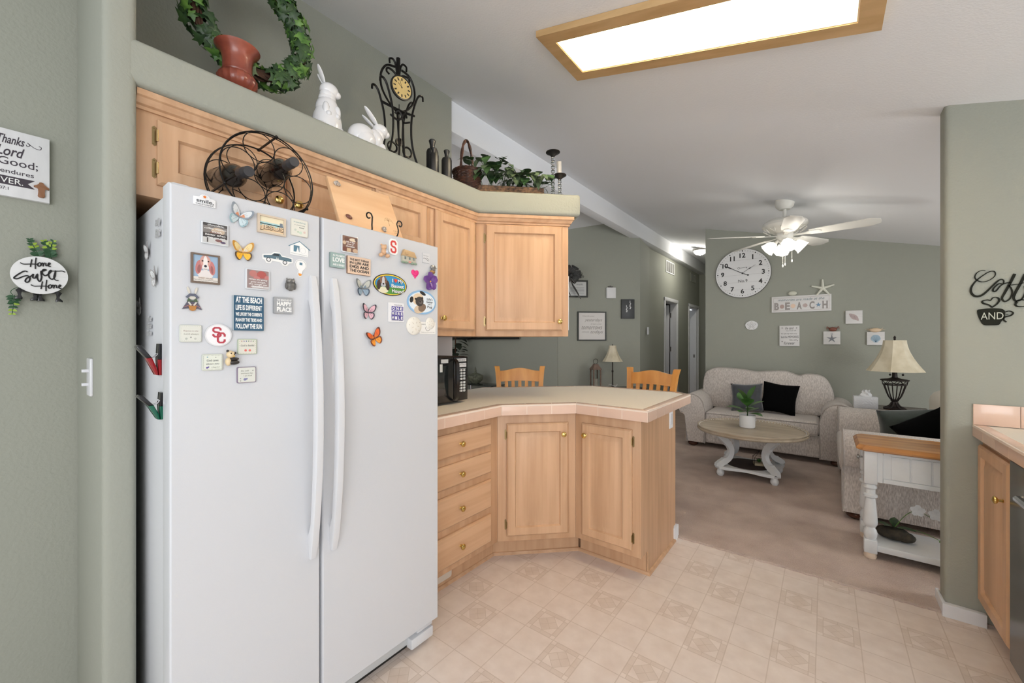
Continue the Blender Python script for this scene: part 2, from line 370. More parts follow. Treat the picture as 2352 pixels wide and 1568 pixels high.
# left wall, pillar, soffit
m = mb(wallp); m.box(WX-.12, WX, -1.6, 2.045, 0, 3.25); S_(m.build('wall_left'))
m = mb(wallp); m.box(WX+.001, -1.59, .183, .256, 0, 2.93, bev=.018, seg=4); S_(m.build('wall_pillar'))
sof = [(-1.5908, .2), (-1.5908, 1.751), (-1.178, 2.170), (-1.598, 2.590), (WX+.002, 2.043), (WX+.002, .2)]
def miter(path, prof, m):
    loops = []
    for i, p in enumerate(path):
        p = Vector(p); d0 = (p-Vector(path[i-1])).normalized() if i else None; d1 = (Vector(path[i+1])-p).normalized() if i+1 < len(path) else None
        if d0 is None: d0 = d1
        if d1 is None: d1 = d0
        n0 = Vector((d0.y, -d0.x)); n1 = Vector((d1.y, -d1.x)); n = (n0+n1).normalized(); k = 1/max(.3, n.dot(n0))
        loops.append([(p.x+n.x*a*k, p.y+n.y*a*k, b) for a, b in prof])
    m.loft(loops)
m = mb(wallp); m.prism([(-1.612, .245), (-1.612, 1.760), (-1.210, 2.170), (-1.598, 2.558), (WX+.002, 2.020), (WX+.002, .245)], 2.0572, 2.1898)
miter([(-1.5908, .240), (-1.5908, 1.751), (-1.1785, 2.163), (-1.1715, 2.174), (-1.1755, 2.185), (-1.598, 2.590)], [(-.024, 2.057), (-.018, 2.0575), (-.010, 2.060), (-.004, 2.065), (-.001, 2.072), (0, 2.080), (0, 2.170), (-.001, 2.177), (-.004, 2.183), (-.010, 2.1875), (-.018, 2.1898), (-.024, 2.19)], m)
S_(m.build('wall_soffit', ang=60))
m = mb(splash); m.box(WX, WX+.008, 1.19, 2.045, .91, 1.34); S_(m.build('wall_backsplash'))
# right stub wall
m = mb(wallp); m.box(.452, 3.2, 2.78, 2.90, 0, 2.6, bev=.022, seg=4); S_(m.build('wall_right'))
m = mb(trimw); m.prism([(.440, 2.755), (.58, 2.755), (.58, 2.779), (.451, 2.779), (.451, 2.915), (.440, 2.915)], 0, .06, bev=.003, top_only=True); S_(m.build('baseboard_right'))
# clock wall + hall
m = mb(wallp); m.prism([(-1.31, 6.07), (4.0, 6.07), (4.0, 6.2), (-1.19, 6.2), (-1.19, 10.2), (-1.31, 10.2)], 0, 3.0); S_(m.build('wall_back'))
m = mb(trimw); m.box(-1.31, 4.0, 6.055, 6.07, .01, .10, bev=.003); S_(m.build('baseboard_back'))
m = mb(wallp); m.box(-2.43, -1.2, 10.08, 10.2, 0, 3.2); S_(m.build('wall_hall_end'))
D1, D2, HX = (7.53, 8.27), (9.18, 9.95), -2.31
m = mb(wallp)
for a, b, z0, z1 in ((6.71, D1[0], 0, 2.86), (D1[1], D2[0], 0, 2.86), (D2[1], 10.1, 0, 2.86), (D1[0], D1[1], 2.05, 2.86), (D2[0], D2[1], 2.05, 2.86)): m.box(HX-.12, HX, a, b, z0, z1)
S_(m.build('wall_hall'))
m = mb(wallp); m.prism([(-3.10, 5.05), (-3.0, 5.138), (-2.19, 5.948), (-2.31, 6.712), (-2.43, 6.712), (-2.30, 6.0), (-3.10, 5.2)], 0, 3.12, bev=.0); S_(m.build('wall_diagonal'))
m = mb(wallp); m.box(-5.6, -3.086, 5.05, 5.17, 0, 2.95); S_(m.build('wall_dining'))
m = mb(wallp); m.box(-5.72, -5.6, -.4, 10.2, 0, 2.4); S_(m.build('wall_far_left'))
# rooms behind the hall doors
m = mb(pbr('bedroom_wall', (170, 170, 172), rough=.8)); m.box(-4.6, HX-.121, 8.75, 8.85, 0, 2.5); m.box(-4.6, HX-.121, 7.0, 7.1, 0, 2.5); m.box(-4.62, -4.5, 7.1, 8.75, 0, 2.5); m.box(-4.6, HX-.121, 7.1, 8.75, 2.4, 2.5); S_(m.build('wall_bedroom'))
for i, D in enumerate((D1, D2)):
    m = mb(trimw)
    for s_ in (HX, ):
        m.box(s_-.002, s_+.016, D[0]-.06, D[0], 0, 2.11, bev=.004); m.box(s_-.002, s_+.016, D[1], D[1]+.06, 0, 2.11, bev=.004); m.box(s_-.002, s_+.018, D[0]-.06, D[1]+.06, 2.05, 2.115, bev=.004)
    m.box(HX-.12, HX, D[0], D[0]+.012, 0, 2.05); m.box(HX-.12, HX, D[1]-.012, D[1], 0, 2.05); m.box(HX-.12, HX, D[0], D[1], 2.038, 2.05)
    jb = S_(m.build('trim_%d' % (i+2)))
    t = mb(trimw)
    if i == 0: t.box(HX-.86, HX-.135, D[1]-.055, D[1]-.018, .02, 2.02, bev=.003)
    else: t.box(HX-.80, HX-.02, D[1]-.05, D[1]-.014, .02, 2.02, bev=.003)
    dr = S_(t.build('door_%d' % (i+1)))
    if i == 0:
        for z in (.25, 1.15, 1.82): h = mb(pewter); h.box(HX-.135, HX-.098, D[1]-.024, D[1]-.011, z-.045, z+.045); h.build('hinge', dr)
    else:
        h = mb(pewter); h.box(HX-.09, HX-.05, D[1]-.055, D[1]-.049, .93, 1.0, bev=.002); h.build('latch_plate', dr)
# ================================================================ helpers for cabinets
def raised(m, w, h, st_=.055, t=.019, flat_=False):
    def lp(i, z): return [(-w/2+i, -h/2+i, z), (w/2-i, -h/2+i, z), (w/2-i, h/2-i, z), (-w/2+i, h/2-i, z)]
    L = [lp(0, 0), lp(0, t-.008), lp(.004, t-.004), lp(.009, t)]
    if not flat_: L += [lp(st_-.006, t), lp(st_, t-.012), lp(st_+.007, t-.012), lp(st_+.034, t-.002)]
    m.loft(L); return m
def knob(parent, x, y, z=.019):
    k = mb(brass); k.lathe([(.006, 0), (.008, .002), (.0055, .004), (.005, .013), (.0125, .017), (.0155, .022), (.0140, .026), (.008, .0295), (0, .030)], 16, (x, y, z)); return k.build('knob', parent)
def hinge(parent, x, y, s=1, z=0):   # antique wrap hinge beside a door edge
    k = mb(abrass); k.prism([(x, y+.026), (x+s*.005, y+.031), (x+s*.0105, y+.026), (x+s*.0105, y-.026), (x+s*.005, y-.031), (x, y-.026)], z, z+.0025)
    k.cyl(.0045, -.018, .018, 8, (x-s*.001, y, z+.010), ax='y'); k.ball((x+s*.006, y+.024, z+.003), .0022, 6, 4); k.ball((x+s*.006, y-.024, z+.003), .0022, 6, 4)
    return k.build('hinge', parent, ang=30)
def door(parent, M, w, h, kx=None, ky=0, hs=None, hys=(), mat=None):
    d = raised(mb(mat or mapv), w, h).build('door', parent, M=M, ang=25)
    if kx is not None: knob(d, kx, ky)
    for y in hys: hinge(d, hs*(w/2+.0005), y, hs)
    return d
def drawer(parent, M, w, h):
    d = raised(mb(maph), w, h, flat_=True).build('drawer', parent, M=M, ang=25); knob(d, 0, 0); return d
# ---------------------------------------------------------------- upper cabinets
UX = -1.64
uc = thing('upper_cabinet', 'long maple cabinet above the refrigerator with two low raised-panel doors', 'cabinet', I4)
m = mb(mapz); m.at(); m.box(WX+.002, UX, .258, 1.062, 1.745, 2.056, bev=.001); m.build('body', uc)
def ud(par, y0, y1, z0, z1, **k): return door(par, FX((UX, (y0+y1)/2, (z0+z1)/2)), y1-y0, z1-z0, **k)
ud(uc, .308, .679, 1.785, 1.988, kx=.155, ky=-.06, hs=-1, hys=(.050, -.050)); ud(uc, .689, 1.055, 1.785, 1.988, kx=-.152, ky=-.06)
uc2 = thing('upper_cabinet', 'narrow maple cabinet half hidden by the leaning board, left of the tall door', 'cabinet', I4)
m = mb(mapz); m.box(WX+.002, UX, 1.064, 1.405, 1.745, 2.056, bev=.001); m.build('body', uc2)
ud(uc2, 1.075, 1.375, 1.775, 2.002)
uc3 = thing('upper_cabinet', 'tall maple wall cabinet with one narrow door beside the refrigerator top', 'cabinet', I4)
m = mb(mapz); m.box(WX+.01, UX, 1.406, 1.757, 1.331, 2.056, bev=.001); m.build('body', uc3)
ud(uc3, 1.432, 1.735, 1.365, 2.002, kx=-.112, ky=-.258, hs=1, hys=(.225, -.265))
uc4 = thing('upper_cabinet', 'angled maple wall cabinet with a wide raised-panel door at the end of the run', 'cabinet', I4)
A = Vector((UX, 1.76)); B = Vector((-1.242, 2.158)); n45 = Vector((-.7071, .7071))
m = mb(mapz); q = [A, B, B+n45*.36, Vector((WX+.012, 2.046)), Vector((WX+.012, 1.7585))]; m.prism([tuple(p) for p in q], 1.331, 2.056, bev=.001); m.build('body', uc4)
mid = A+(B-A)*.515
door(uc4, FD((mid.x, mid.y, 1.682)), .468, .635, kx=.212, ky=-.262, hs=-1, hys=(.235, -.262))
# crown moulding
prof = [(0, 0), (.008, 0), (.008, .010), (.016, .014), (.024, .030), (.030, .034), (.030, .052), (0, .052)]
m = mb(maph); m.at(); miter([(UX, .258), (UX, 1.76), (-1.242, 2.158), (-1.4965, 2.4125)], [(a, 2.004+b) for a, b in prof], m)
tag(m.build('crown_moulding', ang=20), 'stepped maple crown moulding under the sage soffit', 'moulding')
# ---------------------------------------------------------------- base cabinets
P1, P2, P3 = (-1.504, 1.796), (-1.172, 2.124), (-.78, 2.124)
bc = thing('base_cabinet', 'maple drawer cabinet with four drawers beside the refrigerator', 'cabinet', I4)
m = mb(mapz); m.box(WX+.01, P1[0], 1.2, 1.795, .134, .872, bev=.001); m.box(WX+.01, P1[0]-.09, 1.2, 1.8605, .0, .1335); m.build('body', bc)
for z0, z1 in ((.715, .832), (.56, .677), (.363, .522), (.168, .325)): drawer(bc, FX((P1[0], 1.475, (z0+z1)/2)), .50, z1-z0)
bc2 = thing('base_cabinet', 'angled maple base cabinet with one raised-panel door in the corner', 'cabinet', I4)
d = Vector((P2[0]-P1[0], P2[1]-P1[1])).normalized(); nn = Vector((-d.y, d.x))
m = mb(mapz); m.prism([(P1[0], 1.797), P2, (-1.2, 2.7), (WX+.02, 2.3), (WX+.02, 1.797)], .134, .872, bev=.001)
m.prism([(-1.613+.02, 1.861), (-1.218, 2.239), (-1.23, 2.7), (WX+.02, 2.3), (WX+.02, 1.861)], 0, .134); m.build('body', bc2)
c = (Vector(P1)+Vector(P2))/2+d*.003
door(bc2, frame((c.x, c.y, .495), (d.x, d.y, 0)), .368, .655, kx=.150, ky=.262, hs=-1, hys=(.262, -.262))
bc3 = thing('base_cabinet', 'maple end cabinet of the peninsula with one raised-panel door and plain side panel', 'cabinet', I4)
m = mb(mapz); m.box(-1.171, -.781, 2.125, 2.715, .134, .872, bev=.001); m.box(-1.2, -.786, 2.236, 2.715, 0, .134); m.build('body', bc3)
m = mb(mapv); m.prism([(-1, 0)]*0+[(2.126, .134), (2.236, .134), (2.236, .0), (2.716, 0), (2.716, .872), (2.126, .872)], 0, .006, ) ; m.build('side_panel', bc3, M=Matrix(((0, 0, 1, -.783), (1, 0, 0, 0), (0, 1, 0, 0), (0, 0, 0, 1))))
door(bc3, FY((-.975, 2.124, .495)), .302, .655, kx=-.122, ky=.262, hs=1, hys=(.262, -.262))
m = mb(maph); kp = [(-1.595, 1.2), (-1.595, 1.853), (-1.212, 2.232), (-.783, 2.232), (-.774, 2.232), (-.774, 2.72)]
miter([(-1.597, 1.2), (-1.597, 1.862), (-1.215, 2.238), (-.777, 2.195+.043), (-.777, 2.72)], [(0, 0), (.014, 0), (.014, .008), (.008, .016), (0, .018)], m)
tag(m.build('toe_moulding', ang=25), 'quarter-round maple moulding along the foot of the base cabinets', 'moulding')
m = mb(pbr('almond_metal', (214, 204, 190), rough=.4)); v = FX((-1.593, 1.33, .075)); m.at(v)
m.prism(rrect(.36, .075, .012), 0, .006); m.use(dark); [m.prism([(x-.003, .012), (x+.003, .012), (x+.003, .026), (x-.003, .026)], .0062, .0066) for x in [-.165+.011*i for i in range(31)]]
m.M = I4; tag(m.build('toe_kick_vent'), 'almond slotted floor vent in the toe kick below the drawers', 'vent')
m = mb(mapz); m.box(-1.6, -.785, 2.717, 2.78, 0, .872); S_(m.build('wall_peninsula'))
m = mb(trimw); m.prism([(-1.6, 2.781), (-.784, 2.781), (-.784, 2.71), (-.768, 2.71), (-.768, 2.795), (-1.6, 2.795)], 0.0, .085, bev=.004, top_only=True); S_(m.build('baseboard_peninsula'))
# ---------------------------------------------------------------- countertop
def counter_top(name, label, outer, z, edge_to, th=.058, tw=.152, ins=.045):
    t = thing(name, label, 'countertop', I4)
    n = len(outer); cc = [Vector(p) for p in outer]; inn = []
    for i in range(n):
        d0 = (cc[i]-cc[i-1]).normalized(); d1 = (cc[(i+1) % n]-cc[i]).normalized()
        a, b = Vector((-d0.y, d0.x)), Vector((-d1.y, d1.x)); q = (a+b).normalized(); inn.append(cc[i]+q*ins/max(.35, q.dot(a)))
    ed = [i in edge_to for i in range(n)]
    def keep(i): return cc[i]
    inner = []
    for i in range(n):
        if ed[i] and ed[i-1]: inner.append(inn[i])
        elif not ed[i] and not ed[i-1]: inner.append(cc[i])
        elif ed[i]: inner.append(cc[i]+(cc[i-1]-cc[i]).normalized()*ins)
        else: inner.append(cc[i]+(cc[(i+1) % n]-cc[i]).normalized()*ins)
    m = mb(counter); m.prism([tuple(p) for p in inner], z-th+.01, z); m.build('laminate_top', t)
    gr_ = mb(grout); tl = mb(tilep)
    for i in edge_to:
        a, b = cc[i], cc[(i+1) % n]; ia, ib = inner[i], inner[(i+1) % n]; L = (b-a).length; k = max(1, round(L/tw)); out = Vector(((b-a).normalized().y, -(b-a).normalized().x))
        for j in range(k):
            g = .0019/L; s0, s1 = j/k+(g), (j+1)/k-(g)
            o0, o1 = a.lerp(b, s0), a.lerp(b, s1); i0, i1 = ia.lerp(ib, s0), ia.lerp(ib, s1); r = .012
            def ring(o, i_):
                v = (i_-o).normalized(); p = [(o.x, o.y, z-th), (o.x, o.y, z-r)]
                for q_ in (30, 60): a_ = math.radians(q_); p.append((o.x+v.x*r*(1-math.cos(a_)), o.y+v.y*r*(1-math.cos(a_)), z-r+(r+.002)*math.sin(a_)))
                p += [(o.x+v.x*r, o.y+v.y*r, z+.002), (i_.x, i_.y, z+.0015), (i_.x, i_.y, z-th)]; return p
            tl.loft([ring(o0, i0), ring(o1, i1)])
        gr_.prism([(a.x-out.x*.0008, a.y-out.y*.0008), (b.x-out.x*.0008, b.y-out.y*.0008), tuple(ib), tuple(ia)], z-th+.001, z+.0008)
    tl.build('edge_tiles', t, ang=35); gr_.build('grout', t); return t
outl = [(-1.460, 1.2), (-1.455, 1.775), (-1.155, 2.098), (-.727, 2.086), (-.727, 2.935), (-.835, 3.039), (-1.516, 3.039), (WX+.012, 2.40), (WX+.012, 1.2)]
counter_top('countertop', 'cream countertop with peach tile edge on the angled peninsula', outl, .935, [0, 1, 2, 3, 4, 5, 6])
tag(mb(whitem).at(frame(onX(1540, 962, -.779), (0, 1, 0))).prism(rrect(.07, .115, .006), 0, .006, bev=.002).use(fplast).prism(rrect(.034, .068, .004), .006, .009).build('outlet_plate'), 'white outlet plate on the side panel of the peninsula', 'outlet')
# ---------------------------------------------------------------- right counter
rc = thing('base_cabinet', 'maple base cabinet under the counter at the right edge, narrow door with brass knob', 'cabinet', I4)
m = mb(mapz); m.box(.572, 1.15, 2.35, 2.778, .095, .862, bev=.001); m.box(.64, 1.15, 2.35, 2.778, 0, .095); m.build('body', rc)
door(rc, frame((.571, 2.575, .475), (0, -1, 0)), .38, .71, kx=.152, ky=.20, hs=-1, hys=(.28, -.30))
counter_top('countertop', 'cream countertop with peach tile edge at the right edge of the photo', [(.539, 2.777), (.539, .9), (1.2, .9), (1.2, 2.777)], .915, [0], th=.05)
m = mb(grout); m.box(.541, 1.25, 2.7715, 2.7785, .917, 1.012); bs = m.build('tile_backsplash'); tag(bs, 'row of peach backsplash tiles on the sage wall above the right counter', 'backsplash')
for i in range(5): mb(tilep).box(.540+i*.1405, .540+i*.1405+.1385, 2.766, 2.772, .918, 1.013, bev=.002).build('tile', bs)
dw = thing('dishwasher', 'stainless steel dishwasher front at the right edge of the photo', 'dishwasher', I4)
m = mb(steel); m.box(.548, 1.12, 1.74, 2.34, .10, .855, bev=.004); m.build('door_panel', dw)
m = mb(chrome); m.tube([(.548, 2.16, .76), (.522, 2.15, .76), (.522, 1.8, .76), (.548, 1.79, .76)], .012, 8); m.build('handle', dw)
mb(dark).box(.60, 1.12, 1.74, 2.34, 0, .10).build('toe_kick', dw)
# ---------------------------------------------------------------- ceiling light fixture
cf = thing('ceiling_light', 'long wood-framed fluorescent light on the kitchen ceiling', 'ceiling light', I4)
def ringp(m, x0, x1, y0, y1, i, z0, z1):
    for a in ((x0, x1, y0, y0+i), (x0, x1, y1-i, y1), (x0, x0+i, y0+i, y1-i), (x1-i, x1, y0+i, y1-i)): m.box(*a, z0, z1)
m = mb(oakl).at(SH); ringp(m, fx0, fx1, fy0, fy1, .070, -dz, -.001); m.build('frame', cf)
m = mb(M_('fixture_cream', (240, 230, 208), rough=.6)).at(SH); ringp(m, fx0+.068, fx1-.068, fy0+.068, fy1-.068, .006, -dz+.004, -.001); m.build('inner_lip', cf)
nt = diffm.node_tree; N_, L_ = nt.nodes, nt.links; tr_ = N_.new('ShaderNodeBsdfTranslucent'); tr_.inputs[0].default_value = (1, .93, .80, 1); em_ = N_.new('ShaderNodeEmission'); em_.inputs[0].default_value = (1, .90, .72, 1); em_.inputs[1].default_value = 1.2
ad = N_.new('ShaderNodeAddShader'); L_.new(tr_.outputs[0], ad.inputs[0]); L_.new(em_.outputs[0], ad.inputs[1]); L_.new(ad.outputs[0], N_['Material Output'].inputs[0])
ck = N_.new('ShaderNodeTexChecker'); ck.inputs['Scale'].default_value = 130; tc = N_.new('ShaderNodeTexCoord'); L_.new(tc.outputs['Object'], ck.inputs[0])
bp = N_.new('ShaderNodeBump'); bp.inputs['Strength'].default_value = .25; L_.new(ck.outputs[1], bp.inputs['Height']); L_.new(bp.outputs[0], tr_.inputs['Normal'])
m = mb(M_('fixture_cream', (240, 230, 208), rough=.6)).at(SH); ringp(m, fx0+.0505, fx1-.0505, fy0+.0505, fy1-.0505, .006, 0, .105); m.box(fx0+.05, fx1-.05, fy0+.05, fy1-.05, .105, .112); m.build('housing', cf)
for yy in (1.775, 1.885): mb(tubem).at(SH).cyl(.013, fx0+.12, fx1-.12, 12, (0, yy, .062), ax='x').build('tube', cf)
m = mb(diffm).at(SH); m.flat([(fx0+.070, fy0+.070), (fx1-.070, fy0+.070), (fx1-.070, fy1-.070), (fx0+.070, fy1-.070)], -.008); m.build('diffuser', cf)
# ================================================================ REFRIGERATOR
FF = -1.33
fr = thing('refrigerator', 'white side-by-side refrigerator covered with magnets', 'refrigerator', I4)
m = mb(lead); m.box(-2.08, -1.398, .280, 1.182, .02, 1.695, bev=.006); m.build('body', fr)
def fdoor(y0, y1):
    m = mb(lead); v = Matrix(((0, 0, 1, 0), (1, 0, 0, 0), (0, 1, 0, 0), (0, 0, 0, 1))); m.at(v)
    L = []
    for i, x in ((.0, -1.392), (.0, -1.338), (.0015, -1.333), (.005, FF)):
        ts = [(y0+i+(y1-y0-2*i)*j/8) for j in range(9)]
        L.append([(y0+i, .098+i, x), (y1-i, .098+i, x)]+[(y, 1.712-i+.006*math.sin(PI*(y-.27)/.91)-0, x) for y in ts[::-1]])
    m.loft(L); return m
d1 = fdoor(.2745, .6665).build('door', fr, ang=25); d2 = fdoor(.6735, 1.1865).build('door', fr, ang=25)
for d, y in ((d1, .6395), (d2, .711)):
    m = mb(fplast); rows = []
    for i in range(25):
        t = i/24; z = .590+(1.515-.590)*t; e = math.sin(PI*t)**.75*.047+.003; wy = .0130+.0*t; th = .007+.008*math.sin(PI*t)
        if i in (0, 24): wy *= .8
        x0 = FF+e-th if 2 < i < 22 else FF+.0002
        rows.append([(x0, y-wy, z), (FF+e+.002, y-wy, z), (FF+e+.007, y-wy*.75, z), (FF+e+.008, y, z), (FF+e+.007, y+wy*.75, z), (FF+e+.002, y+wy, z), (x0, y+wy, z)])
    m.loft(rows); m.build('handle', d, ang=50)
m = mb(gplast); m.box(-1.45, -1.372, .29, 1.17, .03, .092, bev=.003); m.use(dark); m.box(-1.3725, -1.371, .40, 1.05, .030, .038); m.build('base_grille', fr)
m = mb(fplast); m.box(-1.43, -1.345, 1.055, 1.172, .022, .066, bev=.006); m.box(-1.40, -1.352, 1.09, 1.172, .070, .095, bev=.003); m.build('hinge_cover', fr); mb(fplast).box(-1.43, -1.345, .30, .40, .022, .066, bev=.006).build('hinge_cover', fr)
for y in (.305, 1.13): mb(fplast).box(-1.42, -1.36, y-.022, y+.022, 1.694, 1.724, bev=.008).build('top_hinge_cap', fr)
# ---------------------------------------------------------------- magnets
MX = FF+.0006
def mrect(xl, xr, yt, yb):
    a, b = onX(xl, yt, MX), onX(xl, yb, MX); y1 = onX(xr, 784, MX).y
    return FX((MX, (a.y+y1)/2, (a.z+b.z)/2)), y1-a.y, a.z-b.z
def mcen(px, py, wp, hp):
    a = onX(px-wp/2, py, MX); b = onX(px+wp/2, py, MX); c = onX(px, py, MX); u = onX(px, py-hp/2, MX).z-onX(px, py+hp/2, MX).z
    return FX(c), b.y-a.y, u
GM = 'magnets on the refrigerator doors'
def block(name, label, cat, M, w, h, d, edge, face, texts, group=GM, rad=.002, border=0, bcol=None):
    t = thing(name, label, cat, M, group); m = mb(edge); m.prism(rrect(w, h, rad), 0, d-.0006, bev=min(.0008, d*.2), top_only=True)
    m.use(face); m.prism(rrect(w-2*border-.0016, h-2*border-.0016, rad), d-.0008, d); m.build('plate', t)
    if texts:
        l = MB()
        for (s_, cx, cy, tw, th_, col, *r) in texts:
            l.use(C(col)); off = r[0] if r else 0; sh = r[1] if len(r) > 1 else 0
            l.text(s_, cx*w, cy*h, tw*w, th_*h, z=d+.00008, d=.0004, off=off, shear=sh)
        l.build('lettering', t, ang=20)
    return t
WH = (240, 240, 238); BK = (28, 30, 34)
# smile sign
M, w_, h_ = mrect(443, 494.5, 449, 468); t = thing('refrigerator_magnet', 'white arched smile magnet with an orange sun at the top left of the doors', 'magnet', M, GM)
m = mb(C((232, 233, 235))); pl = [(-w_/2, -h_/2), (w_/2, -h_/2), (w_/2, h_/2)]+[(w_*.24*math.cos(a), h_/2+h_*.42*math.sin(a)) for a in [PI*i/10 for i in range(11)]]+[(-w_/2, h_/2)]
m.prism(pl, 0, .004, bev=.0008, top_only=True); m.build('plate', t)
m = mb(C((70, 74, 78))); m.text('smile,', .02*w_, .03*h_, w_*.78, h_*.52, .0041, .0004, off=.02); m.text('CALIFORNIA', 0, -.34*h_, w_*.8, h_*.17, .0041, .0004)
m.use(C((222, 128, 60))); m.prism(circ(.0035, 14, 0, h_*.60), .0041, .0046)
m.use(C((70, 90, 110))); [m.prism([(.0058*math.cos(a)-.0004, h_*.60+.0058*math.sin(a)-.0004), (.0058*math.cos(a)+.0004, h_*.60+.0058*math.sin(a)), (.0058*math.cos(a), h_*.60+.0058*math.sin(a)+.0006)], .0041, .0045) for a in [PI*i/4.5 for i in range(9)]]
m.build('lettering', t)
# butterflies
def butterfly(M, sz, rot, ct, cb, ce, acc, label, group='butterfly magnets on the refrigerator', name='butterfly_magnet'):
    t = thing(name, label, 'magnet', M, group)
    up = [(.0, .03), (.10, .24), (.24, .42), (.42, .54), (.52, .52), (.53, .36), (.47, .18), (.38, .05), (.22, -.02), (.04, -.03)]
    lo = [(.02, -.03), (.22, -.02), (.38, -.02), (.43, -.14), (.40, -.30), (.30, -.43), (.20, -.45), (.10, -.32), (.03, -.15)]
    R = Matrix.Rotation(rot, 4, 'Z')
    for sx in (1, -1):
        m = MB(); W = R @ Matrix.Scale(sz, 4) @ Matrix.Scale(sx, 4, (1, 0, 0)) @ Matrix.Rotation(-.28, 4, 'Y'); m.at(W)
        for P_, cin in ((up, ct), (lo, cb)):
            m.use(ce if P_ is up else acc[1]); m.prism(cr(P_, 3, True), .03, .055)
            c_ = Vector((sum(p[0] for p in P_)/len(P_), sum(p[1] for p in P_)/len(P_))); q = [((p[0]-c_.x)*.78+c_.x-.03, (p[1]-c_.y)*.78+c_.y) for p in P_]
            m.use(cin); m.prism(cr(q, 3, True), .05, .062)
        m.use(acc[0]); m.prism([(.03, .02), (.16, .20), (.20, .13), (.24, .05), (.05, -.01)], .06, .068)
        m.use(ce)
        for a in (.35, .6, .85, -.35, -.8): m.stroke([(.06, .0), (.34*math.cos(a)+.02, .38*math.sin(a))], .010, .0655, .0700)
        for p in ((.44, .44), (.46, .33), (.42, .2), (.36, -.2), (.28, -.34)): m.prism(circ(.018, 6, *p), .0615, .070)
        m.build('wing', t)
    m = mb(ce).at(R @ Matrix.Scale(sz, 4)); m.ball((0, 0, .05), (.032, .17, .04), 8, 6); m.ball((0, .16, .05), .032, 6, 5); m.tube([(0, .18, .06), (.05, .30, .09), (.07, .34, .09)], .006, 4); m.tube([(0, .18, .06), (-.05, .30, .09), (-.07, .34, .09)], .006, 4)
    m.build('body', t); return t
c = C
for (px, py, wp, hp, rot, ct, cb, ce, a0, a1, lab) in (
    (549, 498, 54, 40, -.30, (214, 218, 220), (196, 212, 216), (136, 146, 156), (232, 140, 70), (150, 178, 186), 'pale blue-white butterfly magnet with orange center below the smile magnet'),
    (557, 579, 50, 42, .03, (226, 206, 150), (240, 182, 48), (196, 140, 50), (216, 214, 206), (90, 70, 50), 'yellow butterfly magnet beside the hound picture'),
    (832, 662, 35, 31, .02, (190, 190, 180), (140, 160, 176), (120, 124, 124), (120, 140, 156), (66, 80, 96), 'grey-blue butterfly magnet at the left of the hound oval'),
    (845, 717, 32, 30, -.04, (224, 178, 188), (222, 176, 186), (52, 50, 60), (214, 160, 172), (50, 48, 58), 'pink butterfly magnet with black wing edges on the right door'),
    (859, 776, 34, 36, .42, (226, 100, 42), (236, 150, 44), (96, 48, 34), (240, 140, 50), (120, 60, 36), 'orange butterfly magnet, the lowest magnet on the right door')):
    M, w_, h_ = mcen(px, py, wp, hp); butterfly(M, w_/1.02, rot, c(ct), c(cb), c(ce), (c(a0), c(a1)), lab)
# photo blocks in clear acrylic
acr = pbr('acrylic_edge', (208, 212, 216), rough=.1, coat=.5)
def photo(M, w, h, bg, blobs, texts, label, tc=(238, 238, 236)):
    t = thing('photo_magnet', label, 'magnet', M, GM); m = mb(acr); m.prism(rrect(w, h, .003), 0, .0055, bev=.0012, top_only=True); m.build('acrylic_block', t)
    m = mb(C(bg)); iw, ih = w*.88, h*.88; m.prism(rrect(iw, ih, .001), .0052, .0058); z = .0058
    for (sh, cx, cy, a, b, col) in blobs:
        m.use(C(col)); z += .00006
        cl = lambda p: (max(-iw/2, min(iw/2, p[0])), max(-ih/2, min(ih/2, p[1])))
        pts = circ(a*w, 16, cx*w, cy*h, b*h) if sh == 'o' else [((cx-a)*w, (cy-b)*h), ((cx+a)*w, (cy-b)*h), ((cx+a)*w, (cy+b)*h), ((cx-a)*w, (cy+b)*h)]
        q = []
        for p in map(cl, pts):
            if not q or (abs(p[0]-q[-1][0])+abs(p[1]-q[-1][1])) > 1e-6: q.append(p)
        if len(q) > 2: m.prism(q, .0055, z)
    m.build('picture', t)
    l = mb(C(tc))
    for (s_, cx, cy, tw) in texts: l.text(s_, cx*w, cy*h, tw*w, h*.085, z+.0001, .0003, off=.012, shear=.25)
    l.build('lettering', t); return t
M, w_, h_ = mrect(460.6, 523.9, 506, 557.5)
photo(M, w_, h_, (122, 118, 116), [('r', 0, .38, .44, .06, (70, 68, 68)), ('o', .1, .12, .25, .16, (196, 176, 154)), ('o', .0, .02, .2, .06, (130, 92, 78)), ('r', 0, -.1, .44, .1, (62, 58, 58)), ('r', 0, -.32, .44, .12, (196, 196, 194)), ('o', .12, -.3, .13, .06, (120, 84, 82)), ('o', .28, -.36, .1, .05, (84, 70, 98)), ('r', -.28, -.3, .02, .12, (60, 54, 50))],
      [('chocolate,', .02, .36, .6), ('coffee, women', 0, .2, .8), ('much', .05, .07, .35), ('better when', 0, -.07, .74), ('they are rich.', .04, -.2, .68)], 'square picture magnet about coffee with white handwriting, upper left door')
M, w_, h_ = mrect(562.5, 618.5, 615, 663)
photo(M, w_, h_, (146, 124, 122), [('o', -.2, .26, .16, .16, (182, 118, 112)), ('o', .15, .24, .2, .18, (170, 84, 78)), ('o', -.05, .05, .14, .1, (190, 120, 118)), ('o', .38, .1, .12, .12, (186, 122, 118)), ('r', 0, -.2, .44, .23, (150, 130, 128)), ('r', .1, -.37, .34, .05, (200, 196, 196))],
      [('When the going', 0, -.02, .76), ('gets tough,', 0, -.14, .62), ('the tough eat', 0, -.25, .76), ('chocolate', -.05, -.35, .5)], 'square picture magnet of red chocolates with white handwriting, middle of left door')
M, w_, h_ = mrect(782.5, 821.7, 537, 578)
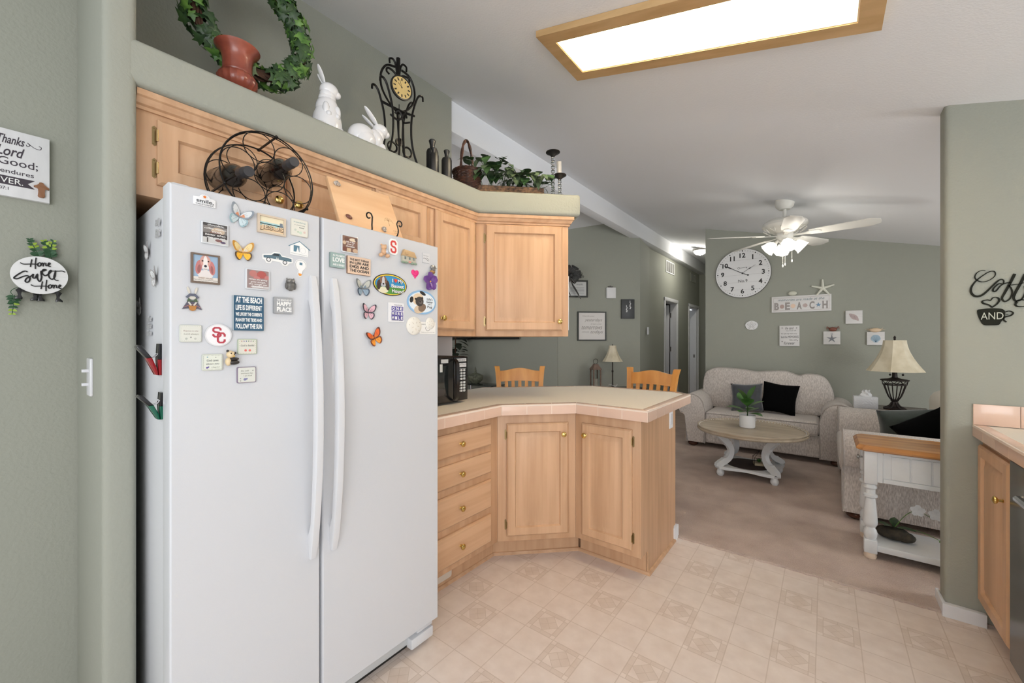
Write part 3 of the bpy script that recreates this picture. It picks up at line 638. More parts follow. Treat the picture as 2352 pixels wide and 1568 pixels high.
photo(M, w_, h_, (120, 88, 74), [('o', -.2, .28, .14, .1, (96, 64, 54)), ('o', .15, .26, .2, .1, (222, 206, 182)), ('o', .36, .3, .1, .09, (90, 74, 70)), ('o', -.34, .05, .1, .1, (200, 176, 150)), ('r', .05, .02, .26, .16, (128, 94, 82)), ('o', -.3, -.3, .14, .12, (112, 66, 54)), ('r', -.08, -.33, .12, .1, (206, 180, 148)), ('o', .3, -.33, .16, .12, (196, 168, 142))],
      [('Life is like', 0, .12, .5), ('a box of', 0, .0, .4), ('chocolates', 0, -.12, .5)], 'small picture magnet of assorted chocolates at the top of the right door')
# wood and word blocks
M, w_, h_ = mrect(532.7, 602.6, 677.5, 759)
block('word_magnet', 'large blue block magnet lettered AT THE BEACH in white', 'magnet', M, w_, h_, .012, C((168, 176, 180)), pbr('worn_blue', (40, 84, 112), rough=.5, var=.12, vscale=30), [('AT THE BEACH', .0, .38, .86, .17, WH, .035), ('LIFE IS DIFFERENT', 0, .16, .86, .145, WH, .03), ('WE LIVE BY THE CURRENTS', 0, -.03, .86, .10, WH, .03), ('PLAN BY THE TIDES AND', 0, -.19, .86, .10, WH, .03), ('FOLLOW THE SUN', 0, -.37, .86, .14, WH, .03)])
M, w_, h_ = mrect(626.5, 669, 681.3, 719.5)
block('word_magnet', 'small grey block magnet lettered HAPPY PLACE', 'magnet', M, w_, h_, .010, C((150, 152, 155)), C((158, 160, 163)), [('THE BEACH IS MY', .04, .32, .8, .12, WH, .02), ('HAPPY', .04, .1, .8, .26, WH, .035), ('PLACE', .04, -.24, .8, .28, WH, .035)])
M, w_, h_ = mrect(755.7, 789.4, 578.5, 613)
block('word_magnet', 'pale teal block magnet lettered LOVE', 'magnet', M, w_, h_, .009, C((130, 146, 144)), C((150, 172, 168)), [('ALL YOU NEED IS', .06, .32, .8, .12, WH, .02), ('LOVE', .06, .04, .8, .3, WH, .03), ('AND A SUNSET', .06, -.3, .8, .13, WH, .02)])
M, w_, h_ = mrect(795.5, 848.7, 586.3, 627.5)
block('word_magnet', 'tan wooden block magnet about dogs and the ocean', 'magnet', M, w_, h_, .008, C((150, 118, 96)), C((220, 192, 168)), [('THE BEST THINGS', .0, .31, .82, .12, BK, .02), ('IN LIFE ARE', 0, .13, .82, .14, BK, .03), ('D GS AND', 0, -.08, .82, .17, BK, .03), ('THE OCEAN', 0, -.3, .82, .16, BK, .03), ('o', -.235, -.08, .09, .12, BK, .06)])
# JESUS frame
M, w_, h_ = mrect(589.5, 654, 489.6, 532.5); t = thing('frame_magnet', 'pale wooden frame magnet with raised JESUS letters over a sunset picture', 'magnet', M, GM)
m = mb(C((206, 190, 170))); m.loft([[(sx*(w_/2-i), sy*(h_/2-i*.9), z) for sx, sy in ((-1, -1), (1, -1), (1, 1), (-1, 1))] for i, z in ((0, 0), (0, .009), (.006, .009), (.006, .004))], cap1=False); m.build('frame', t)
m = mb(C((236, 226, 196))); m.box(-w_/2+.005, w_/2-.005, -h_/2+.005, h_/2-.005, .001, .004)
for (c_, x0, x1, y0, y1) in (((170, 206, 208), -.42, .42, -.08, .12), ((196, 216, 206), -.42, .42, .0, .04), ((236, 208, 170), -.42, .42, -.36, -.12), ((120, 130, 140), .30, .40, -.1, .2)): m.use(C(c_)); m.box(x0*w_, x1*w_, y0*h_, y1*h_, .0039, .0042+.0001*(c_[0] < 150))
m.build('picture', t)
mb(C((60, 44, 36))).text('JESUS', .02*w_, -.20*h_, w_*.82, h_*.30, .0045, .001, off=.03).use(C((222, 196, 164))).text('JESUS', .005*w_, -.19*h_, w_*.80, h_*.28, .0056, .0034, off=.02).build('lettering', t)
# tiles
def tile(M, w, h, edge, lines, deco, label, rim=(196, 200, 192)):
    t = thing('tile_magnet', label, 'magnet', M, GM); m = mb(C(rim, .3)); m.prism(rrect(w, h, .0035), 0, .005, bev=.0012, top_only=True); m.use(C(edge, .2)); m.prism(rrect(w*.92, h*.92, .003), .0048, .0053); m.build('plate', t)
    l = MB()
    for (s_, cx, cy, tw, th_, col) in lines: l.use(C(col)); l.text(s_, cx*w, cy*h, tw*w, th_*h, .0054, .0003, shear=.1)
    for (cx, cy, r_, col) in deco: l.use(C(col)); l.prism(circ(r_*w, 7, cx*w, cy*h), .0053, .0057)
    l.build('decoration', t); return t
g1, g2 = (120, 122, 118), (150, 150, 140); rr = random.Random(3)
def rim_dots(col, n=10, r=.012): return [(x, y, r, col) for i in range(n) for (x, y) in (((i+.5)/n-.5)*.86+0j and [(((i+.5)/n-.5)*.86, .42)] or [(0, .42)])]+[((((i+.5)/n)-.5)*.86, -.42, r, col) for i in range(n)]+[(-.43, (((i+.5)/n)-.5)*.82, r, col) for i in range(n)]+[(.43, (((i+.5)/n)-.5)*.82, r, col) for i in range(n)]
M, w_, h_ = mrect(666.8, 706, 500, 539.5); tile(M, w_, h_, (226, 224, 212), [('friendship', -.0, .30, .7, .1, (140, 170, 170)), ('is a blossoming', .0, .14, .6, .06, g1), ('flower', .12, .02, .3, .08, g1)], [(-.25, -.15, .07, (196, 204, 190)), (.05, -.28, .09, (196, 214, 196)), (.28, -.22, .07, (214, 190, 180)), (-.1, -.25, .05, (176, 196, 170))], 'small cream tile magnet with flowers beside the JESUS frame', (212, 208, 196))
M, w_, h_ = mrect(411, 462.3, 745.3, 785.5); tile(M, w_, h_, (216, 217, 208), [('Rejoice in the', 0, .14, .66, .11, (168, 150, 146)), ('Lord always', .02, -.04, .66, .11, g2)], rim_dots(g2, 9, .008)+[(-.2, -.3, .06, (180, 184, 176)), (.2, -.3, .06, (186, 188, 180)), (.0, -.22, .04, (150, 152, 146))], 'grey-white tile magnet lettered Rejoice, lowest left of the door magnets')
M, w_, h_ = mrect(544.7, 588.5, 778.3, 813.8); tile(M, w_, h_, (216, 214, 202), [('God is faithful', .0, .08, .7, .12, g1)], [(-.1, -.24, .07, (214, 110, 104)), (.12, -.24, .07, (214, 120, 112))]+[(-.3+.12*i, .36, .03, q) for i, q in enumerate(((170, 120, 90), (110, 90, 150), (90, 110, 150), (120, 150, 110), (150, 120, 150), (110, 140, 100)))]+rim_dots((140, 170, 130), 6, .012), 'small tile magnet with two red birds beside the panda', (176, 188, 164))
M, w_, h_ = mrect(462.8, 510.5, 813.3, 851.6); tile(M, w_, h_, (220, 224, 212), [('God cares', .0, .12, .56, .13, (90, 92, 92)), ('about you', .0, -.1, .62, .13, (90, 92, 92)), ('1 Peter 5:7', .14, -.3, .4, .07, g1)], rim_dots((70, 74, 70), 13, .012)+[(-.27, -.32, .05, (90, 70, 150)), (-.2, -.28, .04, (90, 70, 150)), (-.25, .32, .035, (120, 160, 180)), (.15, .3, .03, (150, 150, 150))], 'tile magnet with dotted border lettered God cares about you', (196, 200, 190))
M, w_, h_ = mrect(543.3, 586.8, 843, 880); tile(M, w_, h_, (212, 214, 206), [('Be still', -.1, .26, .4, .09, g2), ('and know that', 0, .1, .62, .08, g2), ('I am God', .05, -.05, .45, .09, g2)], [(-.1, -.28, .08, (130, 130, 170)), (.0, -.25, .05, (130, 130, 170)), (-.33, -.22, .03, g1), (-.33, -.36, .03, g1), (.32, .26, .03, g1)], 'violet-rimmed tile magnet with a small whale, lowest on the left door', (128, 112, 132))
# hound picture
def hound(m, w, h, z, ear, face, body, eye=(60, 40, 36), dz=.00012, blaze=(232, 226, 222), nose=(40, 38, 52)):
    def e(cx, cy, a, b, col, rot=0):
        nonlocal z; z += dz; m.use(C(col)); m.prism([(cx*w+a*w*math.cos(t)*math.cos(rot)-b*h*math.sin(t)*math.sin(rot), cy*h+a*w*math.cos(t)*math.sin(rot)+b*h*math.sin(t)*math.cos(rot)) for t in [2*PI*i/22 for i in range(22)]], z-.0002, z)
    e(0, -.33, .30, .17, body); e(-.25, -.06, .12, .28, ear, -.12); e(.25, -.06, .12, .28, ear, .12); e(0, .2, .2, .24, face); e(-.24, -.12, .06, .16, tuple(int(v*.8) for v in ear), -.1); e(.25, -.12, .05, .16, tuple(int(v*.8) for v in ear), .1)
    e(0, .14, .085, .27, blaze); e(0, -.05, .13, .13, blaze); e(-.11, .2, .035, .03, eye); e(.11, .2, .035, .03, eye); e(0, .0, .055, .05, nose); e(0, -.12, .09, .02, tuple(int(v*.7) for v in blaze))
    return z
M, w_, h_ = mrect(437.3, 503.3, 579.3, 648.6); t = thing('picture_magnet', 'wood-framed hound portrait magnet on pale blue, left door', 'magnet', M, GM)
m = mb(C((112, 96, 84))); m.loft([[(sx*(w_/2-i), sy*(h_/2-i), z) for sx, sy in ((-1, -1), (1, -1), (1, 1), (-1, 1))] for i, z in ((0, 0), (0, .008), (.0045, .008), (.0045, .005))], cap1=False); m.build('frame', t)
m = mb(C((150, 176, 200))); m.box(-w_/2+.004, w_/2-.004, -h_/2+.004, h_/2-.004, .001, .005); m.at(Matrix.Translation((-.01*w_, .09*h_, 0))); hound(m, w_*.92, h_*.84, .005, (190, 122, 120), (206, 158, 148), (222, 216, 214)); m.at(); m.use(C((220, 214, 206))); m.box(-w_/2+.005, w_/2-.005, -h_/2+.005, -.28*h_, .005, .0072); m.build('picture', t)
mb(C((150, 120, 110))).text('BASSET HOUND', 0, -.32*h_, w_*.5, h_*.05, .0073, .0003).use(C((120, 110, 108))).text('May I always be the kind of person', 0, -.385*h_, w_*.82, h_*.04, .0073, .0003).text('my dog thinks I am', 0, -.44*h_, w_*.5, h_*.035, .0073, .0003).build('lettering', t)
# flat die-cut magnets: house, truck, bulb
M, w_, h_ = mcen(687.5, 571, 51, 33); M = M @ Matrix.Rotation(-.02, 4, 'Z'); t = thing('house_magnet', 'flat white house-shaped magnet with blue roof, upper right of left door', 'magnet', M, GM)
m = mb(C(WH)); m.prism([(-.40*w_, -.5*h_), (.40*w_, -.5*h_), (.40*w_, .05*h_), (.5*w_, .0), (.02*w_, .55*h_), (-.5*w_, .08*h_), (-.40*w_, .08*h_)], 0, .001); m.use(C((86, 124, 144))); m.stroke([(-.48*w_, .06*h_), (.0, .5*h_), (.49*w_, .0)], .0022, .001, .0016); m.prism([(-.26*w_, -.25*h_), (.0, -.25*h_), (.0, .18*h_), (-.26*w_, .18*h_)], .001, .0014); m.use(C((205, 208, 210))); m.box(.24*w_, .34*w_, .25*h_, .5*h_, 0, .0012); m.build('picture', t)
m = mb(C((206, 208, 210))); m.stroke([(.16*w_+.12*w_*math.cos(a), -.1*h_+.2*h_*math.sin(a)) for a in [2*PI*i/14 for i in range(14)]], .0006, .001, .0014, True); m.use(C((90, 100, 110))); m.stroke([(-.38*w_, -.38*h_), (.36*w_, -.42*h_)], .0006, .001, .0014); m.use(C(WH)).prism([(-.14*w_, -.25*h_), (-.02*w_, -.25*h_), (-.08*w_, .1*h_)], .0014, .0017); m.build('drawing', t)
M, w_, h_ = mcen(638, 594.5, 69, 24); M = M @ Matrix.Rotation(.04, 4, 'Z'); t = thing('truck_magnet', 'flat magnet shaped like a blue-grey pickup truck', 'magnet', M, GM)
O = [(-.5, .12), (-.5, .3), (-.22, .42), (-.12, .62), (.08, .62), (.14, .36), (.5, .22), (.5, -.22), (.38, -.32), (.30, -.58), (.16, -.58), (.08, -.32), (-.18, -.22), (-.24, -.48), (-.38, -.48), (-.44, -.2), (-.5, -.12)]
m = mb(C(WH)).at(Matrix.Scale(-1, 4, (1, 0, 0)) @ Matrix.Scale(-1, 4, (1, 0, 0))); m.prism([(x*w_, y*h_) for x, y in O], 0, .001); m.use(C((86, 112, 126))); m.prism([(x*w_*.93, y*h_*.86) for x, y in [(-.5, .0), (-.5, .26), (-.22, .36), (-.12, .6), (.08, .6), (.14, .3), (.5, .16), (.5, -.2), (-.2, -.02)]], .001, .0014); m.use(C((40, 48, 56))); m.prism([(-.19*w_, .28*h_), (-.1*w_, .46*h_), (.03*w_, .46*h_), (.06*w_, .26*h_)], .0014, .0017)
for x, y in ((-.31, -.16), (.23, -.28)): m.use(C((50, 54, 58))); m.prism(circ(.075*w_, 18, x*w_, y*h_), .0012, .0016); m.use(C((228, 228, 228))); m.prism(circ(.052*w_, 18, x*w_, y*h_), .0016, .0018)
m.build('picture', t); mb(C(WH)).text('A&', -.02*w_, .02*h_, .1*w_, .2*h_, .0015, .0003).build('lettering', t)
M, w_, h_ = mcen(690, 616, 27, 41); M = M @ Matrix.Rotation(-.08, 4, 'Z'); t = thing('bulb_magnet', 'flat white light-bulb-shaped magnet with orange tip', 'magnet', M, GM)
bl = cr([(0, .5), (.36, .42), (.5, .2), (.42, -.0), (.22, -.16), (.2, -.36), (.0, -.5), (-.2, -.36), (-.22, -.16), (-.42, 0), (-.5, .2), (-.36, .42)], 3, True); bl = [(p.x*w_, p.y*h_) for p in bl]
m = mb(C(WH)); m.prism(bl, 0, .001); m.use(C((60, 66, 72))); m.stroke([(x*.88, y*.9) for x, y in bl], .0005, .001, .0013, True); m.use(C((232, 150, 50))); m.prism([(-.14*w_, -.3*h_), (.14*w_, -.3*h_), (.1*w_, -.42*h_), (-.1*w_, -.42*h_)], .001, .0014); m.use(C((86, 124, 144))); m.box(-.12*w_, .12*w_, .18*h_, .32*h_, .001, .0013); m.build('picture', t)
# owl, bunny, panda, bear, cottage, cap figure, flower
M, w_, h_ = mcen(665, 654, 26, 29); t = thing('owl_magnet', 'grey resin owl magnet near the left door handle', 'magnet', M, GM)
m = mb(stone); m.ball((0, -.08*h_, .006), (w_*.42, h_*.42, .010), 14, 10); m.ball((0, .24*h_, .007), (w_*.40, h_*.24, .010), 14, 8); m.build('body', t)
m = mb(pewter); [m.ball((s_*w_*.17, .27*h_, .0155), (w_*.13, w_*.13, .002), 10, 6) for s_ in (-1, 1)]; [m.lathe([(.003, 0), (.0002, .006)], 6, (s_*w_*.3, .40*h_, .006), ax='y') for s_ in (-1, 1)]; m.use(stone); m.ball((0, .18*h_, .017), (.0015, .0025, .002), 6, 4); m.build('face', t)
m = mb(C((92, 90, 88))); [m.ball((s_*w_*.36, -.1*h_, .008), (w_*.12, h_*.3, .008), 8, 6) for s_ in (-1, 1)]; m.build('wing', t)
M, w_, h_ = mcen(441, 687, 46, 56); t = thing('bunny_magnet', 'painted wooden bunny magnet with dark hat and basket', 'magnet', M, GM)
def P2(pts): return [(x*w_, y*h_) for x, y in pts]
m = mb(C((88, 84, 98))); m.prism(P2([(-.5, -.42), (-.2, -.05), (.2, -.05), (.5, -.42), (.2, -.38), (-.2, -.38)]), 0, .003); m.use(C((180, 120, 120))); m.stroke(P2([(-.42, -.34), (-.1, -.22), (.1, -.22), (.42, -.34)]), .0012, .003, .0034); m.build('dress', t)
m = mb(C((206, 202, 192))); m.prism(circ(.17*w_, 16, 0, .07*h_, .09*h_), 0, .0045); [m.prism([(s_*x*w_, y*h_) for x, y in ((.10, .25), (.14, .42), (.22, .5), (.27, .48), (.26, .38), (.17, .22))], 0, .003) for s_ in (-1, 1)]; [m.stroke([(s_*.2*w_, -.12*h_), (s_*.06*w_, -.26*h_)], .0035, .003, .005) for s_ in (-1, 1)]; m.build('body', t)
mb(C((92, 96, 112))).prism(P2([(-.34, .08), (-.14, .22), (.14, .22), (.34, .08), (.26, .03), (.1, .12), (-.1, .12), (-.26, .03)]), .003, .006).build('hat', t)
mb(C((72, 92, 66))).prism(P2([(-.27, -.1), (-.2, .04), (-.05, -.06), (.05, -.06), (.2, .04), (.27, -.1)]), .0025, .0045).build('collar', t)
mb(C((176, 122, 62))).prism(P2([(-.2, -.27), (.2, -.27), (.14, -.45), (0, -.49), (-.14, -.45)]), .003, .0065).build('basket', t)
M, w_, h_ = mcen(532, 821, 36, 35); t = thing('panda_magnet', 'small panda figure magnet beside the God cares tile', 'magnet', M, GM)
m = mb(C((222, 200, 160), .3)); m.ball((-.14*w_, .22*h_, .010), (.28*w_, .24*h_, .011), 14, 10); m.ball((-.28*w_, -.25*h_, .009), (.2*w_, .28*h_, .009), 12, 8); m.build('body', t)
m = mb(C((44, 40, 38), .3)); m.ball((-.32*w_, .44*h_, .009), (.09*w_, .09*h_, .005), 8, 6); m.ball((.14*w_, .30*h_, .009), (.08*w_, .09*h_, .005), 8, 6); m.ball((-.18*w_, .28*h_, .0195), (.05*w_, .06*h_, .002), 8, 6); m.ball((.02*w_, .24*h_, .0185), (.05*w_, .06*h_, .002), 8, 6); m.ball((.04*w_, -.3*h_, .010), (.4*w_, .17*h_, .010), 12, 8); m.ball((.08*w_, -.08*h_, .013), (.3*w_, .1*h_, .006), 12, 8); m.build('markings', t)
mb(C((226, 190, 80))).ball((0, .1*h_, .020), (.06*w_, .04*h_, .003), 8, 6).build('nose', t)
M, w_, h_ = mcen(878.5, 577, 25, 34); gold = C((214, 172, 134), .3); t = thing('bear_magnet', 'glossy tan teddy bear magnet left of the red letter S', 'magnet', M, GM)
m = mb(gold); m.ball((0, .26*h_, .009), (.24*w_, .18*h_, .009), 12, 8); m.ball((0, -.05*h_, .009), (.22*w_, .22*h_, .009), 12, 8); [m.ball((s_*.2*w_, .42*h_, .007), (.08*w_, .06*h_, .004), 8, 5) for s_ in (-1, 1)]; m.build('body', t)
[mb(gold).ball((s_*.3*w_, -.3*h_, .012), (.18*w_, .14*h_, .010), 10, 8).build('leg', t) for s_ in (-1, 1)]
mb(C((196, 202, 214), .2)).ball((.2*w_, -.04*h_, .017), (.13*w_, .11*h_, .003), 10, 6).build('medallion', t)
SL = [(.85, .70), (.85, .86), (.7, 1), (.3, 1), (.15, .86), (.15, .66), (.3, .53), (.7, .47), (.85, .34), (.85, .14), (.7, 0), (.3, 0), (.15, .14), (.15, .30)]
M, w_, h_ = mcen(902.5, 567, 20, 36); t = thing('letter_magnet', 'red block letter S magnet on a white backing', 'magnet', M, GM)
m = mb(C(WH)); m.prism([(x*w_, y*h_) for x, y in ((-.5, .34), (-.28, .5), (.28, .5), (.5, .34), (.5, -.34), (.28, -.5), (-.28, -.5), (-.5, -.34))], 0, .0035); m.build('backing', t)
mb(C((204, 66, 62))).stroke([((x-.5)*w_*.72, (y-.5)*h_*.68) for x, y in SL], w_*.17, .0034, .0045).build('letter', t)
M, w_, h_ = mcen(936, 591, 33, 32); t = thing('cottage_magnet', 'small ceramic beach cottage magnet with tan roof', 'magnet', M, GM)
m = mb(C((188, 184, 168))); m.prism([(-.46*w_, -.4*h_), (.46*w_, -.42*h_), (.46*w_, .06*h_), (-.46*w_, .06*h_)], 0, .012, bev=.001); m.use(C((110, 118, 116))); [m.box(x*w_, (x+.12)*w_, -.2*h_, -.02*h_, .012, .0126) for x in (-.34, -.04, .24)]; m.build('wall', t)
m = mb(C((192, 160, 118))); m.prism([(-.5*w_, .04*h_), (.5*w_, .0), (.34*w_, .38*h_), (-.36*w_, .48*h_)], .002, .015, bev=.001); m.box(-.3*w_, -.1*w_, .12*h_, .3*h_, .013, .018); m.build('roof', t)
m = mb(C((136, 156, 136))); [m.ball((x*w_, -.42*h_, .011), (.12*w_, .09*h_, .005), 8, 5) for x in (-.4, -.2, .2, .42)]; m.use(C((222, 160, 146))); m.ball((.02*w_, -.36*h_, .014), (.1*w_, .08*h_, .003), 8, 5); m.build('garden', t)
M, w_, h_ = mcen(978, 592.7, 16.5, 23); t = block('card_magnet', 'tiny grey card magnet with a dark swoosh, top right of the door', 'magnet', M, w_, h_, .0018, C((196, 196, 198)), C((214, 214, 216)), [('harbor', 0, .22, .7, .1, (150, 150, 154))]); m = mb(C((60, 58, 64))); m.stroke(cr([(-.4*w_, -.08*h_, 0), (-.15*w_, -.04*h_, 0), (.1*w_, -.16*h_, 0), (.4*w_, -.26*h_, 0)], 4), .0012, .0018, .0022); m.stroke(cr([(.0, -.02*h_, 0), (.2*w_, -.0, 0), (.4*w_, -.16*h_, 0)], 4), .001, .0018, .0023); m.build('drawing', t)
M, w_, h_ = mcen(992, 619, 15.5, 22); t = thing('figure_magnet', 'small grey figure in a baseball cap magnet above the purple flower', 'magnet', M, GM)
m = mb(pewter); m.ball((0, .22*h_, .007), (.4*w_, .24*h_, .007), 10, 8); m.box(0, .5*w_, .12*h_, .17*h_, .006, .013, bev=.0008); m.build('cap', t); m = mb(stone); m.ball((.05*w_, .0, .007), (.32*w_, .24*h_, .006), 10, 7); m.build('head', t); mb(C((150, 112, 66))).ball((-.04*w_, -.26*h_, .006), (.38*w_, .22*h_, .006), 10, 7).build('body', t)
M, w_, h_ = mcen(953, 630, 18, 21.5); t = thing('heart_magnet', 'pink heart magnet with a smiling face', 'magnet', M, GM)
hp = [(16*math.sin(a)**3/34*w_, (13*math.cos(a)-5*math.cos(2*a)-2*math.cos(3*a)-math.cos(4*a)+2.5)/30*h_) for a in [2*PI*i/30 for i in range(30)]]
m = mb(C((226, 48, 128), .3)); m.prism(hp, 0, .002, bev=.0005, top_only=True); m.build('plate', t)
m = mb(C(BK)); m.stroke([(.24*w_*math.cos(a), .08*h_+.24*h_*math.sin(a)) for a in [PI*(1.08+.84*i/8) for i in range(9)]], .0006, .002, .0024); [m.prism(circ(.0006, 8, s_*.07*w_, .14*h_, .0012), .002, .0024) for s_ in (-1, 1)]; m.build('face', t)
M, w_, h_ = mcen(985.5, 646.5, 29, 36); t = thing('flower_magnet', 'purple enamel flower magnet with yellow center at the right edge', 'magnet', M, GM)
for i in range(5):
    a = PI/2+2*PI*i/5+.1; m = mb(C((98, 60, 132), .25)); q = Vector((math.cos(a), math.sin(a), .0)); m.leaf((q.x*.002, q.y*.002, .005), (q.x, q.y*1.2, .38), (0, 0, 1), w_*.54, w_*.50, bend=.22, shape=(.25, .8, 1, .9, .5), fold=.3); m.build('petal', t)
mb(C((232, 180, 70))).ball((0, 0, .0095), .0030, 8, 6).build('center', t)
# ovals
def oval(M, w, h, rings, label, name='oval_magnet', d=.0025):
    t = thing(name, label, 'magnet', M, GM); m = MB(); z = d
    for f, col in rings: m.use(C(col, .35)); m.prism(circ(w/2*f, 40, 0, 0, h/2*(1-(1-f)*w/h)), 0 if z == d else z-.0003, z, bev=.0004 if z == d else 0, top_only=True); z += .00012
    m.build('plate', t); return t, z
M, w_, h_ = mcen(500.3, 769.5, 62, 51); t, z = oval(M, w_, h_, [(1, (216, 217, 219)), (.9, (234, 234, 236))], 'round white magnet with interlocked red letters', 'round_magnet', .006)
m = mb(C((178, 62, 76))); m.stroke([((x-.5)*w_*.38-.06*w_, (y-.5)*h_*.40+.13*h_) for x, y in SL], w_*.075, z-.0002, z+.0004); CL = [(.9, .62), (.9, .84), (.74, 1), (.32, 1), (.15, .84), (.15, .16), (.32, 0), (.74, 0), (.9, .16), (.9, .34)]
m.stroke([((x-.5)*w_*.34+.09*w_, (y-.5)*h_*.42-.12*h_) for x, y in CL], w_*.075, z-.0002, z+.0007); m.build('emblem', t)
M, w_, h_ = mcen(896.5, 654, 77, 50); t, z = oval(M, w_, h_, [(1, (34, 26, 24)), (.955, (240, 206, 60)), (.905, (34, 30, 40)), (.89, (52, 140, 190))], 'oval hound magnet with black and yellow rim lettered Basset Hound')
m = mb(C((82, 146, 60))); m.prism([(w_*.44*math.cos(a), -.10*h_+h_*.33*math.sin(a)) for a in [PI+PI*i/16 for i in range(17)]], z-.0002, z+.0001); m.at(Matrix.Translation((-.22*w_, -.0*h_, 0))); hound(m, w_*.50, h_*.82, z+.0002, (62, 42, 34), (120, 84, 62), (226, 220, 190), blaze=(196, 196, 200), nose=(20, 20, 24)); m.build('picture', t)
m = mb(C(BK)); q = z+.0018
for dx, col, zz in ((.008, BK, q), (0, WH, q+.0003)):
    m.use(C(col)); o_ = .055 if zz == q else .02
    m.text('I', .05*w_, .20*h_-dx*h_, .025*w_, .17*h_, zz, .0003, off=o_); m.text('My', .29*w_, .18*h_-dx*h_, .16*w_, .20*h_, zz, .0003, off=o_); m.text('Basset', .20*w_, -.035*h_-dx*h_, .38*w_, .17*h_, zz, .0003, off=o_); m.text('Hound', .20*w_, -.265*h_-dx*h_, .35*w_, .17*h_, zz, .0003, off=o_)
m.use(C((214, 60, 40))); m.prism([(16*math.sin(a)**3/34*.11*w_+.14*w_, (13*math.cos(a)-5*math.cos(2*a)-2*math.cos(3*a)-math.cos(4*a)+2.5)/30*.2*h_+.20*h_) for a in [2*PI*i/24 for i in range(24)]], q, q+.0005); m.build('lettering', t)
M, w_, h_ = mcen(968.6, 694.4, 66, 55); t, z = oval(M, w_, h_, [(1, (140, 182, 218)), (.9, (226, 234, 240))], 'oval pug magnet with pale blue rim')
m = MB(); zz = z
def el(cx, cy, a, b, col, rot=0):
    global zz
    zz += .0001; m.use(C(col)); m.prism([(cx*w_+a*w_*math.cos(t_)*math.cos(rot)-b*h_*math.sin(t_)*math.sin(rot), cy*h_+a*w_*math.cos(t_)*math.sin(rot)+b*h_*math.sin(t_)*math.cos(rot)) for t_ in [2*PI*i/22 for i in range(22)]], zz-.0002, zz)
el(-.08, -.28, .2, .18, (206, 186, 160), .3); el(.0, -.22, .14, .16, (120, 100, 84), .5); el(-.14, .12, .19, .24, (222, 200, 170), .3); el(-.36, .08, .06, .13, (30, 28, 28), -.3); el(.02, .38, .11, .07, (30, 28, 28), -.4); el(-.09, .03, .14, .2, (52, 46, 44), .3); el(-.22, .12, .035, .045, (20, 18, 18)); el(.0, .18, .035, .045, (20, 18, 18)); el(-.06, .0, .06, .07, (90, 84, 82)); el(-.07, .02, .035, .03, (18, 16, 16)); m.build('picture', t)
m = mb(C((60, 62, 66))); [m.text(s_, .27*w_, y*h_, tw*w_, hh*h_, z+.0001, .0003, off=.01) for s_, y, tw, hh in (("Life's", .16, .2, .10), ('better', .04, .22, .10), ('with a', -.06, .14, .05), ('Pug', -.18, .17, .13))]; m.build('lettering', t)
M, w_, h_ = mrect(891, 927.5, 693.5, 738.8); t = block('card_magnet', 'white card magnet lettered ONE MORE MILE on purple squares', 'magnet', M, w_, h_, .0018, C((222, 222, 224)), C((232, 232, 234)), [('RUNNING SERIES', .06, -.40, .7, .05, (90, 84, 110)), ('MARATHON', .12, .38, .5, .05, (90, 84, 110))])
m = MB(); R_ = random.Random(4)
for r_, (wd, y) in enumerate((('ONE', .20), ('MORE', -.06), ('MILE', -.28))):
    n = len(wd)
    for i, ch in enumerate(wd):
        x = -.30+.74*(i+.5)/n; a = R_.uniform(-.08, .08); m.use(C((84, 74, 148))); m.at(Matrix.Translation((x*w_, y*h_, 0)) @ Matrix.Rotation(a, 4, 'Z')); m.prism(rrect(.72/n*w_, .225*h_, .0003), .0017, .0021); m.use(C(WH)); m.text(ch, 0, 0, .46/n*w_, .15*h_, .0022, .0003, off=.03)
m.at(); m.build('lettering_squares', t)
M, w_, h_ = mrect(963.5, 1000.4, 738.5, 766.6); t = block('paper_card', 'white business card held by the small sand dollar at the right edge', 'card', M, w_, h_, .0008, C((232, 230, 226)), C((236, 234, 230)), [('OPEN DAILY', -.2, .30, .4, .06, (90, 88, 86)), ('Thank you for your visit', .0, -.36, .84, .06, (120, 112, 108))], group=None)
m = mb(C((60, 52, 50))); m.stroke([(.0+.14*w_*math.cos(a), -.02*h_+.2*h_*math.sin(a)) for a in [2*PI*i/16 for i in range(16)]], .0012, .0008, .0011, True); m.build('emblem', t)
sd = pbr('sand_dollar', (232, 228, 218), rough=.8, bump=.2, bscale=200)
for (px, py, wp, hp, z0, lab) in ((950, 748, 34, 42, 0, 'large cream sand dollar magnet at the lower right of the magnets'), (987, 742.5, 20.5, 27, .001, 'small white sand dollar magnet over the business card')):
    M, w_, h_ = mcen(px, py, wp, hp); t = thing('sand_dollar_magnet', lab, 'magnet', M, 'sand dollar magnets')
    m = mb(sd).at(Matrix.Diagonal((w_, h_, w_, 1))); m.lathe([(.5, z0/w_), (.5, .05), (.46, .09), (.3, .14), (.0, .17)], 28); m.build('shell', t)
    m = mb(C((96, 86, 76))).at(Matrix.Diagonal((w_, h_, w_, 1)))
    for i in range(5):
        a = PI/2+2*PI*i/5+.2; m.at(Matrix.Diagonal((w_, h_, w_, 1)) @ Matrix.Rotation(a, 4, 'Z')); m.ball((.36, 0, .115), (.045, .010, .012), 8, 5)
    m.use(C((206, 196, 180)))
    for i in range(5): m.at(Matrix.Diagonal((w_, h_, w_, 1)) @ Matrix.Rotation(PI/2+2*PI*i/5+.83, 4, 'Z')); m.ball((.16, 0, .152), (.12, .02, .006), 8, 4)
    m.at(); m.build('slots', t)
